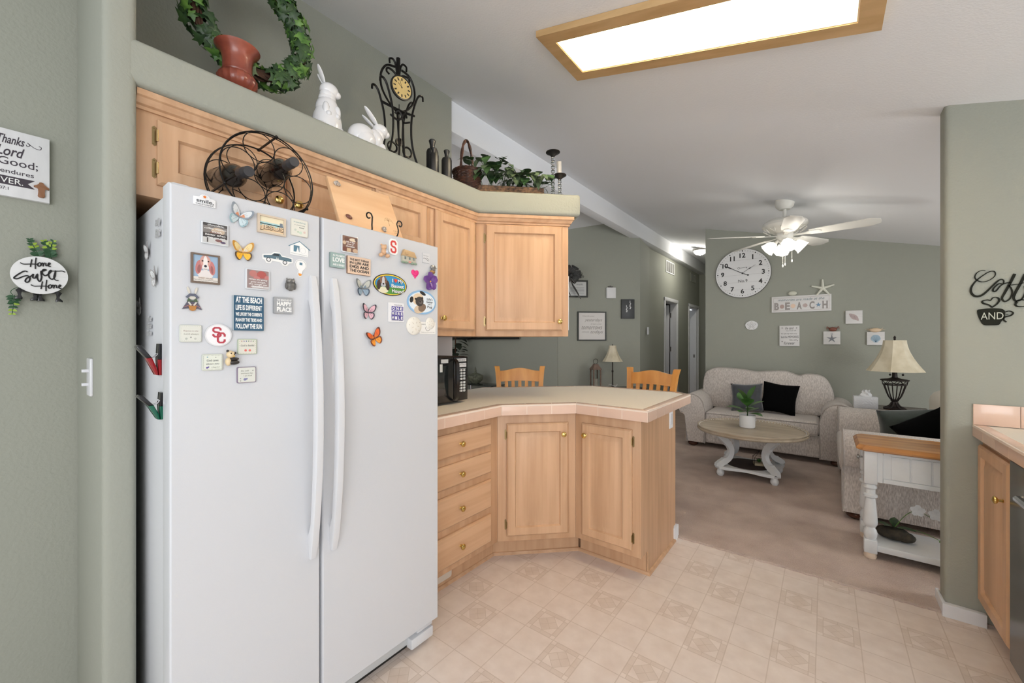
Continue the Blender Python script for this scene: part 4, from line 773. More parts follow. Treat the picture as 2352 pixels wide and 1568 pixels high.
# ---------------------------------------------------------------- magnets on the refrigerator side
SY = .2796
def sp(px, py): return onY(px, py, SY)
clr = pbr('clear_plastic_magnet', (206, 207, 208), rough=.25)
for (px, py, wp, hp, lab) in ((343, 578, 13, 36, 'clear butterfly magnet, uppermost on the refrigerator side'), (360, 638, 14, 42, 'clear butterfly magnet with grey speckles, middle of the refrigerator side'), (326, 706, 13, 36, 'clear butterfly magnet nearest the back edge of the refrigerator side')):
    a = sp(px, py); sz = (sp(px, py-hp/2)-sp(px, py+hp/2)).z/1.0
    butterfly(FY(a), sz, .15, clr, clr, C((150, 146, 144)), (clr, C((170, 168, 166))), lab, 'clear butterfly magnets on the refrigerator side')
for (px, py, hp, txt, lab) in ((367, 524, 46, ('Family', 'First'), 'clear cut-out word magnet near the top of the refrigerator side'), (347, 748, 48, ('Bless', 'this', 'home'), 'clear cut-out verse magnet low on the refrigerator side')):
    a = sp(px, py); sz = (sp(px, py-hp/2)-sp(px, py+hp/2)).z; t = thing('word_cutout_magnet', lab, 'magnet', FY(a), 'clear word magnets on the refrigerator side')
    m = mb(C((176, 177, 178), .3)); n = len(txt)
    for i, s_ in enumerate(txt): m.text(s_, 0, sz*(.5-(i+.5)/n), sz*.8, sz*.8/n, .003, .003, off=.03, shear=.3)
    m.build('lettering', t)
for (p0, p1, col, lab) in (((371, 789), (369, 861), (170, 22, 32), 'red and black clip magnet on the refrigerator side'), ((375, 901), (374, 962), (20, 110, 84), 'green and black clip magnet on the refrigerator side')):
    a, b = sp(*p0), sp(*p1); L = a.z-b.z; t = thing('clip_magnet', lab, 'clip', FY((a.x-.012, SY, (a.z+b.z)/2)), 'clip magnets on the refrigerator side')
    cm = pbr('clip_%d' % col[0], col, rough=.15, trans=.35)
    K = Matrix(((0, 0, 1, 0), (0, 1, 0, 0), (1, 0, 0, 0), (0, 0, 0, 1)))   # profile (out, up) extruded across
    for i, (pr, mm, nm) in enumerate((([(0, -.5), (.006, -.5), (.008, .0), (0, .0)], cm, 'jaw'), ([(0, 0), (.008, 0), (.006, .5), (0, .5)], blackp, 'grip'), ([(.007, -.5), (.012, -.48), (.031, .05), (.020, .06), (.009, -.3)], cm, 'jaw'), ([(.020, .06), (.031, .05), (.052, .40), (.048, .46), (.042, .46)], blackp, 'grip'))):
        mb(mm).at(K).prism([(x, y*L) for x, y in pr], -.016, .016, bev=.002).build(nm, t)
    mb(chrome).at(K).tube([(.004, 0.02, -.01), (.012, .1*L, -.01), (.024, .04*L, -.01)], .0012, 6).tube([(.004, 0.02, .01), (.012, .1*L, .01), (.024, .04*L, .01)], .0012, 6).build('spring', t)
# ================================================================ ON TOP OF THE REFRIGERATOR
RZ = 1.697
wr = thing('wine_rack', 'round black wire wine rack with seven bottle rings on the refrigerator', 'wine rack', frame((-1.52, .5575, RZ+.1465), (0, 1, 0)))
R0 = .1405; angs = [math.radians(-10+60*k) for k in range(6)]; cs_ = [(0, 0)]+[(.0925*math.cos(a), .0925*math.sin(a)) for a in angs]
for z in (.072, -.072):
    m = mb(iron); m.tube([(x, y, z) for x, y in circ(R0, 48)], .0023, 6, True); m.tube([(x, y, z-.008*(1 if z > 0 else -1)) for x, y in circ(R0-.002, 48)], .0017, 5, True)
    m.build('outer_ring', wr)
    for (x, y) in cs_: mb(iron).tube([(p[0], p[1], z) for p in circ(.0462, 26, x, y)], .0016, 5, True).build('bottle_ring', wr)
for a in (82, 205, -32):
    x, y = R0*math.cos(math.radians(a)), R0*math.sin(math.radians(a)); m = mb(iron); m.tube([(x, y, -.074), (x, y, .074)], .0038, 6); [m.ball((x, y, s_*.074), .006, 6, 5) for s_ in (1, -1)]; m.build('cross_bar', wr)
def bottle(M, label, lab_c, cap_c, txt):
    t = thing('wine_bottle', label, 'wine bottle', M, 'wine bottles in the round rack')
    m = mb(pbr('bottle_glass_'+txt, (26, 18, 14), rough=.15, coat=.1)); m.lathe([(.0, 0), (.034, 0), (.0365, .004), (.0365, .165), (.034, .185), (.024, .205), (.0155, .222), (.0142, .235)], 24); m.build('glass_body', t)
    m = mb(cap_c); m.lathe([(.0145, .228), (.0155, .229), (.0155, .262), (.0163, .264), (.0163, .270), (.0155, .272), (.0155, .296), (.0148, .299), (0, .2995)], 20); m.build('capsule', t)
    m = mb(lab_c); L = [[(.0369*math.cos(a), .0369*math.sin(a), z) for a in [PI*.9*(i/16-.5)+(-.6) for i in range(17)]] for z in (.055, .145)]
    m.loft(L, False, False, False); m.use(C((190, 120, 110))); m.loft([[(.0371*math.cos(a), .0371*math.sin(a), z) for a in [PI*.7*(i/12-.5)-.6 for i in range(13)]] for z in ((.095, .135) if 'pink' in label else (.058, .062))], False, False, False); m.build('label', t)
    return t
def axisM(o, d):
    q = Vector(d).to_track_quat('Z', 'X'); mt_ = q.to_matrix().to_4x4(); mt_.translation = Vector(o); return mt_
def bM(i, tilt): x, y = cs_[i]; return axisM((-1.655, .5575+x, RZ+.1465+y-.006), (1, tilt[0], tilt[1]))
bottle(bM(4, (0.0, -.15)), 'dark wine bottle with pink and cream label in the left ring of the rack', C((222, 206, 190)), C((44, 44, 48)), 'a')
bottle(bM(2, (-.07, -.085)), 'dark wine bottle with cream label in the upper right ring of the rack', C((222, 210, 190)), C((58, 58, 60)), 'b')
# cutting board on a scroll stand
lo, hi = Vector((-1.372, .762, RZ+.026)), Vector((-1.470, .762, RZ+.222)); up_ = (hi-lo).normalized(); xx = Vector((0, 1, 0)); nz = xx.cross(up_)
CB = Matrix((xx, up_, nz)).transposed().to_4x4(); CB.translation = lo
cb = thing('cutting_board', 'maple board decorated with shells leaning on a stand above the right refrigerator door', 'board', CB)
mb(mapb).prism([(0, 0), (.272, 0), (.272, .222), (0, .222)], -.018, 0, bev=.0025).build('board', cb)
m = mb(C((150, 104, 60)))
for i in range(7): a = PI/2+(-1.6+3.2*i/6); m.stroke(cr([(.224, .075, 0), (.224+.012*math.cos(a), .075+.014*math.sin(a)+.003, 0), (.224+.022*math.cos(a), .075+.018*math.sin(a)-.004, 0)], 3), .0008, 0, .0003)
m.stroke([(.224, .075), (.221, .05)], .001, 0, .0003); m.text('A Z A', .243, .030, .022, .006, .0001, .0003); m.text('beach house', .243, .020, .02, .003, .0001, .0003); m.build('engraving', cb)
shw = pbr('speckled_shell', (222, 212, 200), rough=.5, var=.5, c2=(110, 90, 78), vscale=160)
for (x, y, a, sz, mm, lab) in ((.030, .190, 1.2, .013, shw, 'speckled spiral shell on the upper left corner of the maple board'), (.185, .022, .2, .012, shw, 'speckled shell on the bottom edge of the maple board'), (.040, .040, -.5, .013, pbr('brown_shell', (120, 74, 60), rough=.25), 'brown cowrie shell on the lower left corner of the maple board')):
    m = mb(mm); Mx = CB @ Matrix.Translation((x, y, .001)) @ Matrix.Rotation(a, 4, 'Z')
    if 'cowrie' in lab: m.ball((0, 0, .003), (sz, sz*.68, .006), 14, 8)
    else: m.lathe([(.0005, -1.1*sz), (.35*sz, -.9*sz), (.30*sz, -.7*sz), (.6*sz, -.45*sz), (.52*sz, -.3*sz), (.8*sz, .1*sz), (.6*sz, .6*sz), (.15*sz, 1.0*sz)], 12, (0, 0, .3*sz), lobes=6, la=.12, ax='y')
    tag(m.build('shell', M=Mx), lab, 'shell', 'shells glued on the maple board')
es = thing('scroll_stand', 'black scrolled wire stand holding the maple board', 'stand', I4)
m = mb(iron)
for y0, s_ in ((.868, -1), (.978, 1)):
    sc = [(-1.40, y0, RZ+.022), (-1.345, y0, RZ+.018), (-1.335, y0+.004*s_, RZ+.040), (-1.339, y0, RZ+.066)]+[(-1.340+.001, y0+s_*(.014-.014*f*math.cos(a)), RZ+.070+.015*f*math.sin(a)) for a, f in [(PI*.25*i, 1-.075*i) for i in range(8)]]
    m2 = mb(iron); m2.tube(cr(sc, 4), .0027, 6); m2.build('scroll_arm', es)
m.tube(cr([(-1.40, .868, RZ+.022), (-1.50, .868, RZ+.006), (-1.53, .868, RZ+.003)], 3), .0027, 6); m.tube(cr([(-1.40, .978, RZ+.022), (-1.50, .978, RZ+.006), (-1.53, .978, RZ+.003)], 3), .0027, 6); m.tube([(-1.40, .868, RZ+.022), (-1.40, .978, RZ+.022)], .0027, 6); m.tube([(-1.50, .868, RZ+.006), (-1.50, .978, RZ+.006)], .0027, 6); m.build('base_frame', es)
# ================================================================ ON THE SOFFIT SHELF
SZ = 2.191
ur = thing('urn_topiary', 'glazed terracotta urn holding a round ivy wreath on the shelf', 'plant', TZ((-1.76, .565, SZ)))
m = mb(terra).at(Matrix.Diagonal((.86, .86, .87, 1))); m.lathe([(0, 0), (.050, 0), (.052, .008), (.040, .016), (.024, .034), (.022, .046), (.030, .055), (.032, .062)], 28); m.lathe([(.03, .060), (.058, .074), (.074, .096), (.076, .116), (.066, .132), (.058, .136)], 56, lobes=18, la=.035); m.lathe([(.06, .134), (.062, .140), (.056, .144), (.056, .190), (.062, .222), (.080, .240), (.086, .250), (.082, .252), (.07, .246), (.05, .20), (0, .19)], 28); m.build('urn', ur)
wc = Vector((-.075, .075, .40)); WR = .198; RN = random.Random(11)
m = mb(vine)
for k in range(9):
    ph = RN.uniform(0, 6.28); q = RN.choice((3, 4, 5)); m.tube([wc+Vector((.017*math.cos(q*a+ph), (WR+.017*math.sin(q*a+ph))*math.cos(a), (WR+.017*math.sin(q*a+ph))*math.sin(a))) for a in [2*PI*i/60 for i in range(60)]], .0055, 5, True)
m.build('vine_ring', ur)
m = mb(leafd); m2 = mb(leafl)
for k in range(640):
    a = RN.uniform(0, 2*PI); ph = RN.uniform(0, 2*PI)
    if abs(math.sin(a)+.96) < .06 and RN.random() < .5: continue
    rr_ = .030+RN.uniform(0, .020); c_ = wc+Vector((rr_*math.cos(ph), (WR+rr_*math.sin(ph))*math.cos(a), (WR+rr_*math.sin(ph))*math.sin(a)))
    out = Vector((math.cos(ph), math.sin(ph)*math.cos(a), math.sin(ph)*math.sin(a))); tg = Vector((RN.uniform(-.4, .4), -math.sin(a), math.cos(a)))*RN.choice((-1, 1))+Vector((0, 0, -.4))
    (m if RN.random() < .68 else m2).ivy(c_, tg, out+Vector((RN.uniform(-.4, .7), RN.uniform(-.4, .4), RN.uniform(-.2, .4))), RN.uniform(.030, .052))
m.build('dark_ivy_leaves', ur); m2.build('light_ivy_leaves', ur)
# porcelain rabbits
rb = mb(white); rb.at(Matrix.Diagonal((1.12, 1.15, 1.0, 1)))
rb.lathe([(0, 0), (.050, 0), (.055, .015), (.054, .06), (.050, .09), (.040, .12), (.038, .135)], 24); rb.ball((0, 0, .125), (.040, .042, .055), 20, 14); rb.ball((0, 0, .165), (.030, .033, .035), 16, 12)
rb.ball((.004, .006, .205), (.030, .036, .034), 20, 14); rb.ball((.012, .030, .196), (.017, .017, .015), 14, 10); rb.ball((.004, .0, .185), (.027, .030, .03), 14, 10)
for s_ in (-1, 1):
    rb.ball((.010+.004, s_*.034, .022), (.040, .020, .030), 14, 10); rb.ball((.034, s_*.022, .105), (.013, .013, .030), 12, 8); rb.ball((.042, s_*.016, .082), (.013, .011, .013), 10, 8); rb.ball((.045, s_*.026, .008), (.026, .013, .009), 12, 6)
o = rb.build('rabbit_figurine', M=TZ((-1.72, .893, SZ), 0)); tag(o, 'glossy white upright rabbit figurine on the shelf', 'figurine', 'white rabbit figurines')
def ear(par, c, d, L, wd, nm='ear'):
    e = mb(white); d = Vector(d).normalized(); ctr = Vector(c)+d*L/2; q = d.to_track_quat('Z', 'X').to_matrix().to_4x4(); q.translation = ctr; e.at(q); e.ball((0, 0, 0), (.0065, wd, L/2), 14, 12); e.use(C((222, 216, 216), .3)); e.ball((.004, 0, 0), (.004, wd*.55, L*.36), 12, 10); return e.build(nm, par)
ear(o, (.0, -.010, .228), (-.05, -.42, 1), .082, .017); ear(o, (-.012, -.004, .226), (-.5, -.28, 1), .070, .015)
rb = mb(white).at(Matrix.Diagonal((1.05, 1.05, 1.06, 1))); rb.ball((0, -.028, .055), (.052, .062, .058), 22, 14); rb.ball((0, .028, .060), (.040, .042, .050), 18, 12); rb.ball((0, .060, .115), (.029, .036, .030), 18, 12); rb.ball((0, .086, .108), (.018, .020, .017), 14, 10); rb.ball((0, .048, .090), (.030, .030, .035), 14, 10)
for s_ in (-1, 1): rb.ball((s_*.030, -.022, .040), (.026, .044, .042), 16, 10); rb.ball((s_*.022, .058, .022), (.014, .020, .030), 12, 8); rb.ball((s_*.028, .005, .008), (.015, .034, .009), 12, 6)
rb.ball((0, -.088, .035), (.018, .016, .018), 10, 8)
o = rb.build('rabbit_figurine', M=TZ((-1.70, 1.078, SZ), -.12)); tag(o, 'glossy white crouching rabbit figurine between the upright rabbit and the iron clock', 'figurine', 'white rabbit figurines')
ear(o, (.010, .046, .135), (.12, -.80, .72), .098, .015); ear(o, (-.014, .044, .132), (-.2, -.72, .62), .080, .014)
# wrought iron tower clock
ic = thing('iron_clock', 'black wrought-iron tower clock with roman face and pendulum on the shelf', 'clock', frame((-1.84, 1.352, SZ), (.12, 1, 0)))
def rod(pts, r=.0042, nm='scroll', n=5): return mb(iron).tube(cr(pts, n), r*1.3, 6).build(nm, ic)
for sx in (-1, 1):
    for zz in (.045, -.045):
        rod([(sx*.115, .0, zz*1.6), (sx*.075, .12, zz*1.1), (sx*.055, .22, zz), (sx*.058, .34, zz), (sx*.085, .44, zz), (sx*.105, .475, zz), (sx*.125, .478, zz), (sx*.128, .455, zz)], .0045, 'leg')
    rod([(sx*.02, .60, 0), (sx*.07, .585, 0), (sx*.10, .53, 0), (sx*.098, .46, 0), (sx*.06, .40, 0), (sx*.0, .355, 0)], .0045)
    rod([(0, .50, 0), (sx*.012, .60, 0), (sx*.028, .635, 0), (sx*.05, .63, 0), (sx*.05, .607, 0)]); rod([(0, .55, 0), (sx*.03, .572, 0), (sx*.062, .575, 0), (sx*.068, .555, 0), (sx*.052, .545, 0)])
    rod([(sx*p[0]+sx*.045, p[1]+.15, .02) for p in circ(.026, 12)]+[(sx*.071, .15, .02)]); rod([(sx*.058, .32, .02), (sx*.02, .30, .03), (sx*.0, .32, .04), (sx*.02, .345, .04), (sx*.035, .33, .03)])
for x in (-.018, .018): rod([(x*2.4, .0, .04), (x*.9, .12, .04), (x*.8, .22, .03), (x, .36, .02)], .0042, 'leg')
rod([(-.10, .38, 0), (0, .355, .03), (.10, .38, 0)], .005, 'cross_bar'); rod([(0, .56, 0), (0, .655, 0)], .009, 'finial')
m = mb(blackm); m.lathe([(0, -.006), (.060, -.006), (.064, 0), (.064, .010), (.057, .012), (.056, .009)], 32, (0, .478, .03)); m.build('clock_case', ic)
m = mb(lampcream); m.cyl(.057, .034, .0395, 32, (0, .478, 0)); fc = m.build('clock_face', ic)
m = mb(C((40, 32, 26)))
for i in range(12): m.at(Matrix.Translation((0, .478, .0396)) @ Matrix.Rotation(PI/6*i, 4, 'Z')); m.box(-.0035, .0035, .036, .050, 0, .0004)
m.at(Matrix.Translation((0, .478, .040))); m.stroke([(0, 0), (-.022, .018)], .002, 0, .0006); m.stroke([(0, 0), (-.012, .036)], .0015, 0, .0008); m.prism(circ(.004, 10), 0, .001); m.at(); m.build('numerals', fc)
m = mb(iron); m.tube([(0, .40, .01), (0, .20, .01)], .0022, 6); m.cyl(.022, .006, .014, 20, (0, .195, 0)); m.build('pendulum', ic)
# black bottle vases
def vase(x, y, r, h, lab):
    m = mb(blackm); m.lathe([(0, 0), (r*.9, 0), (r, .006), (r, h*.70), (r*.86, h*.755), (r*.44, h*.785), (r*.38, h*.85), (r*.60, h*.975), (r*.5, h)], 22)
    tag(m.build('bottle_vase', M=TZ((x, y, SZ))), lab, 'vase', 'matte black bottle vases on the shelf')
def shelf_at(px, X): p = onX(px, 400, X); return p.x, p.y
x, y = shelf_at(993, -1.72); vase(x, y, .033, .226, 'tallest matte black bottle vase on the shelf, left of the basket')
x, y = shelf_at(996.5, -1.64); vase(x, y, .026, .136, 'smallest matte black bottle vase in front of the tallest one')
x, y = shelf_at(1026, -1.69); vase(x, y, .029, .190, 'matte black bottle vase touching the wicker basket')
# basket
bx, by = shelf_at(1073, -1.73); bk = thing('wicker_basket', 'dark brown wicker basket with tall hoop handle on the shelf', 'basket', TZ((bx, by, SZ), .3))
m = mb(wick)
for k in range(14):
    z = .006+.0095*k; r = .060+.020*math.sin(min(1, k/9)*PI/2); m.tube([((r+.003*math.cos(9*a+PI*k))*math.cos(a), (r+.003*math.cos(9*a+PI*k))*math.sin(a), z) for a in [2*PI*i/54 for i in range(54)]], .0052, 5, True)
for i in range(18): a = 2*PI*i/18; m.tube(cr([(.058*math.cos(a), .058*math.sin(a), 0), (.079*math.cos(a), .079*math.sin(a), .08), (.082*math.cos(a), .082*math.sin(a), .14)], 3), .003, 5)
m.lathe([(0, 0), (.06, 0), (.06, .006), (0, .006)], 18); m.build('woven_body', bk)
m = mb(wick)
for k in range(3): m.tube([((.083+.006*math.cos(8*a+k*2.1))*math.cos(a), (.083+.006*math.cos(8*a+k*2.1))*math.sin(a), .142+.005*math.sin(8*a+k*2.1)) for a in [2*PI*i/48 for i in range(48)]], .006, 5, True)
m.build('braided_rim', bk)
m = mb(wick)
for k in range(2): m.tube([(.004*math.cos(6*t+k*PI), .080*math.cos(t)*1.0, .13+.205*math.sin(t)+.004*math.sin(6*t+k*PI)) for t in [PI*i/28 for i in range(29)]], .0065, 6)
m.build('handle', bk)
# trailing plant in long wicker tray
pt = thing('potted_plant', 'variegated trailing plant in a long brown wicker tray at the shelf corner', 'plant', TZ((-1.555, 1.975, SZ), PI/4))
m = mb(wick2)
for k in range(5): m.tube([(.205*(1 if abs(x) > .5 else 1)*x, .055*y, .008+.011*k) for x, y in [(p[0], p[1]) for p in [(max(-1, min(1, 1.25*math.cos(a))), max(-1, min(1, 1.4*math.sin(a)))) for a in [2*PI*i/40 for i in range(40)]]]], .0065, 5, True)
m.box(-.2, .2, -.05, .05, 0, .03); m.build('wicker_tray', pt)
st_ = mb(leafd); l1 = mb(leafv); l2 = mb(leafd); RN = random.Random(5)
for k in range(120):
    bx_ = RN.uniform(-.19, .19); hh = (.16 if bx_ < -.02 else .085)*RN.uniform(.35, 1.1)+.012; dx, dy = RN.uniform(-.09, .09), RN.uniform(-.09, .05)
    tip = Vector((bx_+dx, dy, .05+hh)); base = Vector((bx_, 0, .04)); (st_.tube(cr([base, (base+tip)/2+Vector((0, 0, .02)), tip], 3), .0014, 4) if k % 4 == 0 else 0)
    (l1 if RN.random() < .55 else l2).leaf(tip, (dx*4+RN.uniform(-.5, .5), dy*4-.35, RN.uniform(-.7, .2)), (0, 0, 1), RN.uniform(.055, .092), RN.uniform(.042, .062), bend=.35, shape=(.12, .9, 1, .75, .4, .02))
for (x, z) in ((.235, .12), (.25, .09), (.21, .07), (-.23, .08)): l2.leaf((x, -.03, z), (.5, -.3, -.5), (0, 0, 1), .05, .04, bend=.3, shape=(.12, .9, 1, .75, .4, .02)); st_.tube([(x*.7, 0, .05), (x, -.03, z)], .0014, 4)
st_.build('stems', pt); l1.build('variegated_leaves', pt); l2.build('green_leaves', pt)
# candle holders
def candle_holder(x, y, h, lab, candle=False):
    t = thing('candle_holder', lab, 'candle holder', TZ((x, y, SZ)), 'crystal candle holders on the shelf')
    m = mb(blackm); m.lathe([(0, 0), (.034, 0), (.034, .004), (.012, .012), (.011, .026), (.015, .030), (.010, .040)], 22); m.build('base', t)
    n = max(3, round((h-.075)/.028)); st0 = .040; dh = (h-.032-st0)/n
    for k in range(n): m = mb(glass); m.lathe([(.006, st0+k*dh), (.0135, st0+(k+.3)*dh), (.0135, st0+(k+.7)*dh), (.006, st0+(k+1)*dh)], 8); m.build('crystal_bead', t, ang=10)
    m = mb(blackm); m.lathe([(.006, h-.034), (.016, h-.024), (.030, h-.010), (.046, h-.003), (.046, h), (.02, h-.006), (0, h-.006)], 26); m.build('plate', t)
    if candle: tag(mb(pbr('ivory_wax', (226, 220, 210), rough=.5)).cyl(.017, 0, .098, 18).use(dark).tube([(0, 0, .097), (.001, 0, .108)], .001, 4).build('candle', M=TZ((x-.004, y, SZ+h-.0055))), 'ivory pillar candle on the shorter crystal holder', 'candle')
def onZc(px, k): r = ray(px, 0); return r.x*k, r.y*k
x, y = onZc(1270, 2.62); candle_holder(x, y, .342, 'taller crystal and black candle holder at the end of the shelf')
x, y = onZc(1285.5, 2.78); candle_holder(x, y, .258, 'shorter crystal and black candle holder behind the taller one', True)
# ================================================================ MICROWAVE
mw = thing('microwave', 'black countertop microwave partly hidden behind the refrigerator', 'microwave', FX((-1.71, 1.525, .936)))
m = mb(blackm); m.box(-.235, .235, .012, .275, -.36, -.02, bev=.006); [m.box(x, x+.03, 0, .013, -.32+z, -.29+z) for x in (-.2, .17) for z in (0, .24)]; m.build('body', mw)
m = mb(blackp); m.box(-.235, .118, .014, .273, -.02, 0, bev=.004); dd = m.build('door', mw)
mb(glassd).box(-.20, .075, .055, .225, 0, .0012).build('window', dd)
m = mb(blackp); L = [(.118, .262, .004), (.112, .24, .030), (.105, .20, .040), (.102, .145, .044), (.105, .09, .040), (.112, .045, .030), (.118, .018, .004)]; c_ = cr(L, 4); m.loft([[(p.x-.014, p.y, p.z), (p.x-.010, p.y, p.z+.010), (p.x+.010, p.y, p.z+.012), (p.x+.014, p.y, p.z+.002), (p.x+.006, p.y, p.z-.004)] for p in c_]); m.build('handle', dd)
m = mb(blackp); m.box(.121, .235, .014, .273, -.02, .0, bev=.003); pn = m.build('control_panel', mw)
m = mb(C((214, 216, 216)))
for r_ in range(8):
    for c_ in range(3): x, y = .158+c_*.0235, .192-r_*.0165-(.006 if r_ > 3 else 0); m.prism(rrect(.017, .0115, .002, 2, x, y), .0003, .0012); m.use(C((70, 72, 74))); m.box(x-.004, x+.004, y-.001, y+.001, .0012, .0014); m.use(C((214, 216, 216)))
m.build('buttons', pn, ang=20); m = mb(C((206, 208, 210))); m.box(.140, .222, .245, .263, .0003, .001); m.box(.146, .222, .212, .236, .0003, .001); m.box(.145, .218, .2015, .2035, .0003, .001); m.use(C((120, 122, 126))); [m.box(.145+.009*i, .150+.009*i, .249, .259, .001, .0012) for i in range(8)]; m.use(C((70, 74, 78))); m.stroke([(.150, .216), (.185, .232), (.205, .222), (.218, .230)], .0012, .001, .0013); m.build('stickers', pn, ang=20)
m = mb(C((200, 204, 206))); m.box(.02, .075, .24, .262, 0, .001); m.box(.01, .03, .19, .235, .0012, .002); m.build('stickers', dd)
# ================================================================ LEFT WALL
LX = WX
p0, p1 = onX(114, 321, LX+.02), onX(114, 467, LX+.02); sgh = p0.z-p1.z; sgy = p0.y; SW = .30
sg = thing('wall_sign', 'white wooden verse sign with dark banner and brown cross at the left edge', 'sign', FX((LX+.0005, sgy-SW/2, (p0.z+p1.z)/2)))
m = mb(pbr('whitewashed_board', (228, 228, 230), rough=.6, var=.08, vscale=14, vs=(3, .6, 1))); m.prism([(-SW/2, -sgh/2), (SW/2, -sgh/2), (SW/2, sgh/2), (-SW/2, sgh/2)], 0, .020, bev=.001); m.build('board', sg)
def u(f): return -SW/2+0*f
def tx(m, s_, x1, w_, cy, h_, sh=0, off=0): m.text(s_, SW/2-x1*sgh-w_*sgh/2, (.5-cy)*sgh, w_*sgh, h_*sgh, .0202, .0006, shear=sh, off=off)
m = mb(C((58, 50, 60)))
tx(m, 'Give Thanks', .25, .46, .15, .13, .35, .012); tx(m, 'to the Lord', .25, .62, .325, .15, .35, .014); tx(m, 'for He is Good;', .12, .98, .485, .13, 0, .004); tx(m, 'His love endures', .16, .68, .625, .065, 0, .002); tx(m, 'Psalm 107:1', .405, .26, .885, .045, 0, 0)
m.stroke([(p.x, p.y) for p in cr([(SW/2-.235*sgh, .33*sgh, 0), (SW/2-.225*sgh, .305*sgh, 0), (SW/2-.20*sgh, .33*sgh, 0), (SW/2-.22*sgh, .36*sgh, 0), (SW/2-.16*sgh, .31*sgh, 0), (SW/2-.10*sgh, .30*sgh, 0), (SW/2-.085*sgh, .34*sgh, 0), (SW/2-.11*sgh, .35*sgh, 0)], 4)], .0016, .0198, .0208)
m.prism([(-SW/2+.003, -.33*sgh), (SW/2-.15*sgh, -.33*sgh), (SW/2-.22*sgh, -.265*sgh), (SW/2-.15*sgh, -.20*sgh), (-SW/2+.003, -.20*sgh)], .0199, .0206); m.use(C(WH)); m.text('FOREVER.', SW/2-.265*sgh-.24*sgh, -.265*sgh, .48*sgh, .085*sgh, .0208, .0006, off=.0); m.build('lettering', sg)
m = mb(C((140, 96, 66), .5)); q = SW/2-.085*sgh; m.prism(cr([(q-.02*sgh, -.21*sgh, 0), (q+.02*sgh, -.21*sgh, 0), (q+.032*sgh, -.25*sgh, 0), (q+.078*sgh, -.275*sgh, 0), (q+.075*sgh, -.305*sgh, 0), (q+.03*sgh, -.305*sgh, 0), (q+.038*sgh, -.42*sgh, 0), (q, -.44*sgh, 0), (q-.038*sgh, -.42*sgh, 0), (q-.028*sgh, -.31*sgh, 0), (q-.075*sgh, -.29*sgh, 0), (q-.07*sgh, -.265*sgh, 0), (q-.03*sgh, -.25*sgh, 0)], 2, True), .020, .0275, bev=.0015, top_only=True); m.build('cross', sg)
# Home Sweet Home plaque: traced on its own plane
HO = onX(90, 631, LX+.045); k_ = HO.x/ray(90, 631).x
def hz(zx, zy, X=LX+.045): p = onX(zx/7.467, 530+zy/7.467, X); return (p.y-HO.y, p.z-HO.z)
a, b = hz(170, 760), hz(1168, 760); aw = (b[0]-a[0])/2; acx = (a[0]+b[0])/2; tz, bz = hz(650, 438)[1], hz(700, 1082)[1]
hs = thing('oval_plaque', 'white oval Home Sweet Home plaque on a black bracket, left wall', 'plaque', frame((LX, HO.y, HO.z), (0, 1, 0)))
m = mb(whitem); m.prism(circ(aw, 48, acx, (tz+bz)/2, (tz-bz)/2), .033, .045, bev=.001); m.use(C((206, 206, 204))); [m.box(acx-aw*.93*c__, acx+aw*.93*c__, y, y+.0006, .045, .0452) for y, c__ in (((tz+bz)/2+.030, .75), ((tz+bz)/2+.0, .98), ((tz+bz)/2-.032, .75))]; m.build('plaque', hs)
m = mb(C((18, 17, 20), .6))
def hst(pts, w_=.0030): m.tube([(q.x, q.y, .0475) for q in cr([(*hz(*p), 0) for p in pts], 4)], w_/2, 7)
for dx, dy in ((0, 0), (182, 378)):
    f = lambda L: [(x+dx, y+dy) for x, y in L]
    hst(f([(345, 545), (400, 570), (500, 570), (620, 572), (660, 590)])); hst(f([(545, 490), (530, 560), (520, 620)])); hst(f([(618, 462), (605, 560), (605, 655)])); hst(f([(690, 545), (650, 560), (650, 605), (690, 600), (700, 560), (685, 548)])); hst(f([(700, 600), (720, 550), (740, 570), (735, 610), (755, 555), (785, 560), (785, 600), (830, 590), (860, 560), (835, 550), (820, 590), (845, 612), (870, 608)]))
hst([(470, 705), (430, 690), (370, 710), (260, 780), (240, 815), (300, 820), (400, 780), (470, 770), (510, 800), (500, 860), (460, 885), (430, 860), (460, 810), (540, 770), (570, 740), (560, 800), (600, 810), (640, 740), (640, 820), (680, 870), (710, 800), (700, 700), (740, 690), (790, 670), (740, 665), (720, 720), (770, 770), (830, 740), (880, 690), (860, 680), (830, 740), (850, 810), (900, 830), (940, 780), (950, 680)], .0038); hst([(945, 700), (920, 800), (960, 850), (1000, 850)]); hst([(850, 690), (1000, 692), (1060, 690), (1115, 710)]); m.build('lettering', hs)
m = mb(blackp)
for (x, dx, z) in ((320, -1, 0), (600, -1, -.004), (710, 1, -.006), (1010, 1, -.012)):
    c_ = Vector((*hz(x, 1010 if abs(dx) else 1010), 0)); pts = [(0, .012), (.010*dx, .004), (.004*dx, -.006), (.0, -.016), (.012*dx, -.026), (.012*dx, -.032), (.0, -.028), (-.010*dx, -.033), (-.012*dx, -.026), (-.006*dx, -.014), (-.010*dx, .004)]
    m.at(Matrix.Translation((c_.x, c_.y+z-.004, 0))); m.prism([(a_*.72, b__*.85) for a_, b__ in pts], .001 if x not in (320, 1010) else .038, .052 if x in (320, 1010) else .02, bev=.0008)
m.at(); q0, q1 = hz(330, 1000), hz(1010, 1000); m.box(q0[0], q1[0], min(q0[1], q1[1])-.006, min(q0[1], q1[1])+.008, .001, .03); m.build('bracket', hs)
gr = thing('eucalyptus_sprig', 'artificial eucalyptus sprigs tucked behind the oval plaque', 'plant', frame((LX, HO.y, HO.z), (0, 1, 0)))
g = mb(eucg); g2_ = mb(eucl); gs = mb(eucg)
